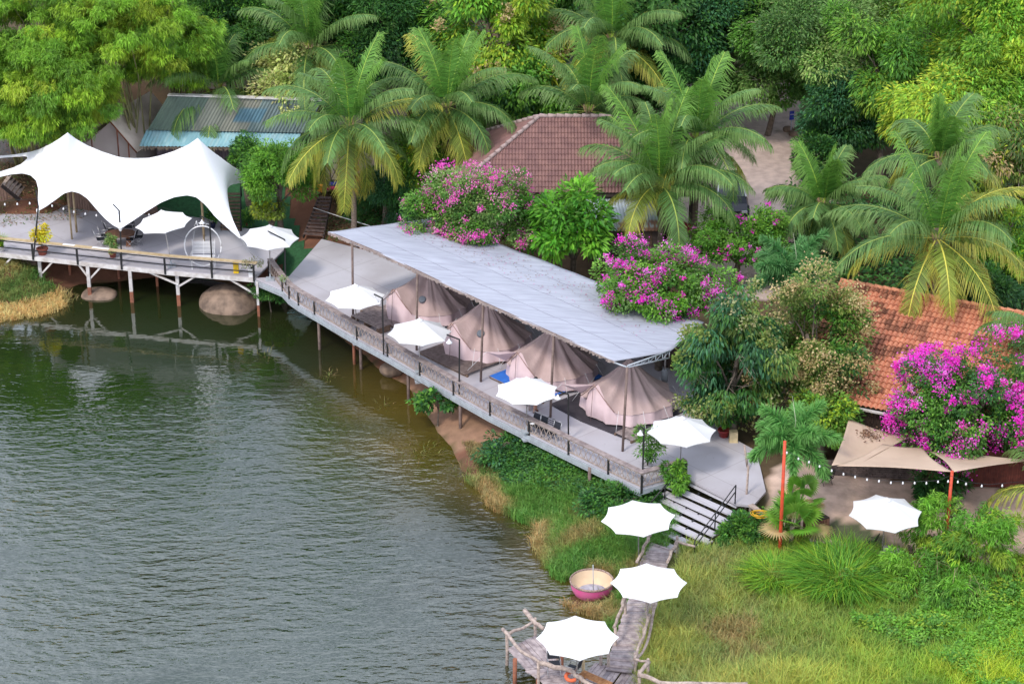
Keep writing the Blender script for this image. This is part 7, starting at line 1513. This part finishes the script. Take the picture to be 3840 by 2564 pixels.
# low brick wall and dark fence at the back of the yard
a = P('v9', 480, 330, 1.65); b = P('v9', 1100, 365, 1.6); t = thing('brick_wall', 'low dark brick wall at the back of the sandy yard under the sails', 'wall', tuple(a.lerp(b, .5))); m = MB(); d = (b - a); rr = random.Random(3)
for r_ in range(7):
    k = int(d.length / .26)
    for i in range(k): q_ = a.lerp(b, (i + .5 + .5 * (r_ % 2)) / (k + .5)); m.box((q_.x, q_.y + rr.uniform(-.01, .01), 1.58 + r_ * .105), (d.length / (k + .5) * .94, .14, .095), rz=math.atan2(d.y, d.x))
m.build('bricks', mat('dark_brick', (.16, .12, .11), .9, (.08, .06, .055), 4), t)
a = P('v9', 1250, 400, 1.6); b = P('v9', 1900, 420, 1.6); m = MB(); k = 46
for i in range(k): q_ = a.lerp(b, (i + .5) / k); m.box((q_.x, q_.y, 2.4), ((b - a).length / k * .9, .04, 1.7))
own(m, 'wood_fence', mat('maroon_wood', (.14, .035, .025), .8, (.08, .02, .015), 5), 'maroon slat fence behind the right sail shade', 'fence')
# grey leaning posts at the deck's right edge
for k, (v, x0, y0, x1, y1, z0, z1, lb) in enumerate([('v7', 2270, 1010, 2300, 560, .9, 3.4, 'tall thin grey post standing at the right edge of the stair landing'), ('v7', 2300, 430, 2265, 385, 3.0, 3.2, 'short weathered log end leaning out beside the foxtail palm')]):
    a = P(v, x0, y0, z0 if k == 0 else 2.9); b = onray(v, x1, y1, a.y + .1); m = MB().tube([a - Vector((0, 0, .8 if k else .3)), b], [.055, .045], 7); own(m, 'grey_post', M_LOG, lb, 'post', 'grey posts at the right edge of the deck')
# parked car, seen from its front over the bougainvillea
c = P('v14', 2000, 1010, 3.35); g = gz(c.x, c.y); t = thing('parked_car', 'dark car with pale windscreen pillars parked on the sandy lot behind the bougainvillea', 'car', (c.x, c.y, g)); o3 = Vector((c.x, c.y, g))
M_CAR = mat('car_paint', (.03, .03, .045), .25, (.028, .028, .04)); sec = [(-.0, .35, .62, .80), (.5, .33, .85, .84), (1.1, .30, .95, .86), (1.25, .30, 1.0, .86), (4.0, .30, 1.0, .86), (4.4, .35, .85, .82)]
m = MB(); V = []
for y, z0, z1, hw in sec: V += [o3 + Vector(q_) for q_ in ((-hw, y, z0), (-hw, y, z1 * .85), (-hw * .9, y, z1), (hw * .9, y, z1), (hw, y, z1 * .85), (hw, y, z0))]
n = 6; fs = [(i * n + j, i * n + (j + 1) % n, (i + 1) * n + (j + 1) % n, (i + 1) * n + j) for i in range(len(sec) - 1) for j in range(n)] + [tuple(range(6)), tuple(range(35, 29, -1))]; m.add(V, fs); m.build('body', M_CAR, t)
m = MB(); V = [o3 + Vector(q_) for q_ in ((-.76, 1.15, 1.0), (.76, 1.15, 1.0), (.62, 1.85, 1.52), (-.62, 1.85, 1.52), (-.76, 4.0, 1.0), (.76, 4.0, 1.0), (.62, 3.6, 1.52), (-.62, 3.6, 1.52))]; m.add(V, [(0, 1, 2, 3), (0, 3, 7, 4), (1, 5, 6, 2), (4, 7, 6, 5)]); m.build('windows', M_GLASS, t)
MB().prism([o3 + Vector(q_) for q_ in ((-.66, 1.82, 1.57), (.66, 1.82, 1.57), (.64, 3.65, 1.57), (-.64, 3.65, 1.57))], .06).build('roof', M_CAR, t)
for s_ in (-1, 1): MB().beam(o3 + Vector((s_ * .75, 1.13, 1.02)), o3 + Vector((s_ * .63, 1.83, 1.54)), .06, .05).build('pillar', M_WPLAST, t)
for x in (-.82, .82):
    for y in (.85, 3.4):
        wo = o3 + Vector((x, y, .32)); m = MB(); k = 18; V = []
        for r_, dx in ((.0, .10), (.2, .10), (.32, .09), (.32, -.09), (.2, -.10), (0, -.10)): V += [wo + Vector((dx, r_ * math.cos(a), r_ * math.sin(a))) for a in np.linspace(0, 2 * math.pi, k, endpoint=False)]
        m.add(V, [(i * k + j, i * k + (j + 1) % k, (i + 1) * k + (j + 1) % k, (i + 1) * k + j) for i in range(5) for j in range(k)], True); m.build('wheel', M_BLACK, t)
for s_ in (-1, 1): MB().box(o3 + Vector((s_ * .58, -.0, .58)), (.3, .04, .12)).build('headlight', M_WPLAST, t)
# blue sign board with white lines of small print
a = P('v3', 740, 905, 3.9); g = gz(a.x, a.y); a = P('v3', 740, 905, g); t = thing('sign_board', 'tall blue board with white lettering on a post at the edge of the sandy lot', 'sign', tuple(a)); top = onray('v3', 740, 760, a.y); w_ = pxlen(a, 32 / 1.8234); hh = top.z - (g + .55)
M_SB = mat('sign_blue', (.03, .05, .42), .5, (.028, .045, .38)); MB().box((a.x, a.y, (top.z + g + .75) / 2), (w_, .04, top.z - g - .75), rz=.25).build('board', M_SB, t); MB().tube([a - Vector((0, 0, .2)), (a.x, a.y + .04, top.z - .2)], .03, 6).build('post', M_GALV, t)
m = MB(); rr = random.Random(5); zz = top.z - .2
while zz > g + 1.0:
    xx = -w_ * .36
    while xx < w_ * .34: l_ = rr.uniform(.03, .07); q_ = Vector((a.x, a.y, zz)) + Matrix.Rotation(.25, 3, 'Z') @ Vector((xx + l_ / 2, -.024, 0)); m.box(q_, (l_, .006, .05), rz=.25); xx += l_ + .02
    zz -= .15
m.build('lettering', M_WPLAST, t)
# white sheet and crimson cloth
a = P('v14', 1240, 1060, 3.9); b = P('v14', 1500, 1190, 3.9); m = MB(); sheet(m, a, b, b + Vector((.1, .9, .12)), a + Vector((-.1, .8, .25)), .25, 8); own(m, 'crimson_cloth', mat('crimson_cloth', (.36, .02, .07), .85), 'crimson cloth slung above the white sheet near the nut palm trunk', 'cloth')
a = P('v14', 1345, 1190, 3.7); b = P('v14', 1530, 1260, 3.7); m = MB(); sheet(m, a - Vector((0, 0, .65)), b - Vector((0, 0, .65)), b, a, .05, 8); t = own(m, 'white_sheet', M_WPLAST, 'white sheet with small red marks hanging beside the trunk base', 'sheet')
for (f, g_) in ((.35, .5), (.55, .3), (.75, .6)):
    q_ = (a - Vector((0, 0, .65))).lerp(b - Vector((0, 0, .65)), f).lerp(a.lerp(b, f), g_); mm_ = MB().box(q_ + Vector((0, -.06, 0)), (.10, .01, .035)).box(q_ + Vector((.03, -.06, -.05)), (.035, .01, .09)); ORG[t.name] = Vector(t.location); mm_.build('red_mark', mat('red_mark', (.55, .02, .03), .7), t)
# boulders
def boulder(label, c, r_, seed, name='boulder', m_=M_ROCK, group='boulders at the waterline', rz=0.0):
    bm = bmesh.new(); bmesh.ops.create_icosphere(bm, subdivisions=4, radius=1.0); V = np.array([tuple(v.co) for v in bm.verts])
    k = 1 + .16 * (vnoise(V[:, 0] * 1.3 + V[:, 2] * .7 + 5, V[:, 1] * 1.3 + 5 - V[:, 2], .8, seed) - .5) + .04 * (vnoise(V[:, 0] * 4 + V[:, 2] + 9, V[:, 1] * 4 + 9, .8, seed + 1) - .5)
    cr, sr = math.cos(rz), math.sin(rz)
    for v, kk in zip(bm.verts, k): x, y, z = v.co.x * r_[0] * kk, v.co.y * r_[1] * kk, v.co.z * r_[2] * kk; v.co = (x * cr - y * sr, x * sr + y * cr, z)
    me = bpy.data.meshes.new(name); bm.to_mesh(me); bm.free(); me.polygons.foreach_set('use_smooth', [True] * len(me.polygons)); o = link_mesh(name, me, m_); o.location = c; tag(o, label, 'boulder', group); return o
c = P('v4', 1575, 1225, .25); boulder('big smooth brown boulder in the water under the pier corner', (c.x, c.y, .0), (1.55, 1.55, .95), 3)
c = P('v4', 675, 1178, .15); boulder('flat pale boulder in the water behind the second pier post', (c.x, c.y, .0), (.95, .8, .32), 4)
c = P('v4', 165, 985, .9); boulder('dark brown boulder in the red bank under the left end of the pier', (c.x, c.y, .75), (.95, .8, .7), 5)
c = P('v5', 520, 1050, .7); boulder('rugged grey rock under the deck beside the creeper bush', (c.x, c.y + .5, .35), (.6, .45, .4), 6)
c = P('v7', 620, 530, .9); boulder('small tan rock below the deck above the marsh grass', (c.x, c.y, .8), (.5, .4, .28), 7)
c = P('v3', 570, 70, 9.0); boulder('huge dark purple brown boulder at the top edge behind the blue green tree', (c.x + .3, c.y + 3, 7.4), (3.8, 3.2, 3.4), 8, m_=mat('dark_boulder', (.15, .105, .115), .9, (.07, .05, .055), .8, .3, 3), group=None)
for k_, (v, x, y) in enumerate([('v3', 720, 890), ('v3', 790, 895), ('v3', 760, 920)]):
    c = P(v, x, y, 3.9); c = P(v, x, y, gz(c.x, c.y)); boulder(['round stone left of the sign post foot', 'long stone right of the sign post foot', 'small stone in front of the sign post foot'][k_], (c.x, c.y, c.z + .05), (.3, .25, .2), 20 + k_, name='stone', group='stones at the sign post')
# person standing under the umbrella, only legs and sandals seen
def person(label, feet, yaw):
    t = thing('person', label, 'person', tuple(feet), rz=yaw, local=True)
    J = {'pelvis': (0, 0, .92), 'belly': (0, 0, 1.06), 'chest': (0, .01, 1.30), 'neck': (0, .0, 1.46), 'head0': (0, -.01, 1.54), 'head1': (0, -.015, 1.66),
         'hipL': (-.10, 0, .88), 'kneeL': (-.11, -.10, .49), 'ankL': (-.12, -.02, .09), 'toeL': (-.13, -.16, .045), 'hipR': (.10, 0, .88), 'kneeR': (.11, .04, .48), 'ankR': (.12, .16, .10), 'toeR': (.13, .04, .045),
         'shL': (-.19, 0, 1.40), 'elL': (-.25, -.02, 1.12), 'wrL': (-.23, -.16, .90), 'haL': (-.22, -.22, .84), 'shR': (.19, 0, 1.40), 'elR': (.25, .03, 1.12), 'wrR': (.25, -.06, .88), 'haR': (.25, -.09, .80)}
    Rd = {'pelvis': .135, 'belly': .12, 'chest': .14, 'neck': .055, 'head0': .075, 'head1': .095, 'hipL': .095, 'kneeL': .058, 'ankL': .036, 'toeL': .032, 'hipR': .095, 'kneeR': .058, 'ankR': .036, 'toeR': .032, 'shL': .06, 'elL': .042, 'wrL': .028, 'haL': .03, 'shR': .06, 'elR': .042, 'wrR': .028, 'haR': .03}
    E = [('pelvis', 'belly'), ('belly', 'chest'), ('chest', 'neck'), ('neck', 'head0'), ('head0', 'head1'), ('pelvis', 'hipL'), ('hipL', 'kneeL'), ('kneeL', 'ankL'), ('ankL', 'toeL'), ('pelvis', 'hipR'), ('hipR', 'kneeR'), ('kneeR', 'ankR'), ('ankR', 'toeR'), ('chest', 'shL'), ('shL', 'elL'), ('elL', 'wrL'), ('wrL', 'haL'), ('chest', 'shR'), ('shR', 'elR'), ('elR', 'wrR'), ('wrR', 'haR')]
    for s_, h in ((-1, 'haL'), (1, 'haR')):                         # five separate fingers rooted in each palm
        hx, hy, hz = J[h]
        for k in range(5):
            a = 'f%s%d' % (h, k); b = a + 'b'; dx = (k - 1.5) * .018; L_ = (.03, .04, .042, .038, .026)[k] if k < 4 else .035
            if k == 4: J[a] = (hx - s_ * .03, hy - .02, hz + .01); J[b] = (hx - s_ * .045, hy - .03, hz - .02)
            else: J[a] = (hx + dx, hy - .01, hz - .045); J[b] = (hx + dx, hy - .005, hz - .045 - L_)
            Rd[a] = .0095; Rd[b] = .008; E += [(h, a), (a, b)]
    ks = list(J); me = bpy.data.meshes.new('body'); me.from_pydata([J[k] for k in ks], [(ks.index(a), ks.index(b)) for a, b in E], []); M_SK = mat('skin', (.46, .25, .17), .6, (.42, .22, .15), 3)
    o = link_mesh('body', me, M_SK, t); sk = o.modifiers.new('skin', 'SKIN'); sub = o.modifiers.new('sub', 'SUBSURF'); sub.levels = 2; sub.render_levels = 2
    for i, k in enumerate(ks): me.skin_vertices[0].data[i].radius = (Rd[k], Rd[k])
    me.skin_vertices[0].data[0].use_root = True
    MB().lathe([(.115, .0), (.135, .10), (.15, .30), (.165, .42), (.15, .48), (.07, .53)], 18, (0, .005, .98)).build('shirt', mat('shirt_cloth', (.10, .11, .16), .9), t)
    m = MB()
    for s_, kn in ((-1, 'kneeL'), (1, 'kneeR')):
        a = Vector(J['hipL' if s_ < 0 else 'hipR']); b = Vector(J[kn]); m.tube([a + Vector((0, 0, .06)), a, a.lerp(b, .62)], [.12, .122, .105], 14)
    m.lathe([(.14, .84), (.16, .92), (.14, 1.0)], 18); m.build('shorts', mat('shorts_cloth', (.09, .08, .085), .9), t)
    MB().lathe([(0, 1.79), (.07, 1.775), (.105, 1.72), (.108, 1.66), (.10, 1.62)], 14, (0, .01, 0)).build('hair', M_BLACK, t)
    m = MB(); m.box((0, -.112, 1.655), (.022, .03, .035)); m.box((-.035, -.098, 1.675), (.022, .01, .01)); m.box((.035, -.098, 1.675), (.022, .01, .01)); m.box((0, -.098, 1.615), (.045, .012, .01)); m.build('face', M_SK, t)
    for k in ('ankL', 'ankR'):
        x, y, z = J[k]; zz = .0; m = MB(); m.prism([Vector((x + r_ * math.cos(a) * .05, y - .06 + math.sin(a) * .135, zz + .022)) for a in np.linspace(0, 2 * math.pi, 14, endpoint=False) for r_ in (1,)], .022); m.tube([(x - .05, y - .10, .02), (x, y - .10, .085), (x + .05, y - .10, .02)], .014, 6); m.build('sandal', mat('brown_leather', (.12, .04, .03), .6), t)
    t.rotation_euler = (0, 0, yaw); return t
person('person with bare legs and dark brown sandals standing under the umbrella by the blue mats', P('vf', 320, 425, DZ), R(35)).scale = (.96, .96, .96)
# plank table beside the person
c = P('vf', 60, 330, DZ); t = thing('plank_table', 'low plank table half hidden beneath the umbrella beside the standing person', 'table', tuple(c)); m = MB()
for i in range(5): q_ = c + u_ * 0 + Vector((0, 0, .45)) + d_ * (i * .13 - .1); m.beam(q_ - u_ * .75, q_ + u_ * .35, .12, .04)
m.build('table_top', M_RAILW, t)
for x, y in ((-.65, 0), (.28, 0), (-.65, .4), (.28, .4)): MB().box(c + u_ * x + d_ * y + Vector((0, 0, .21)), (.08, .08, .42)).build('leg', M_RAILW, t)
# white plate on railing; litter on the water
c = P('vf', 235, 712, DZ + H2 + .045); m = MB().lathe([(0, .0), (.07, .004), (.10, .02), (.095, .024), (.0, .008)], 16, c); own(m, 'plate', M_WPLAST, 'white plate left on the railing board near the lined up chairs', 'plate')
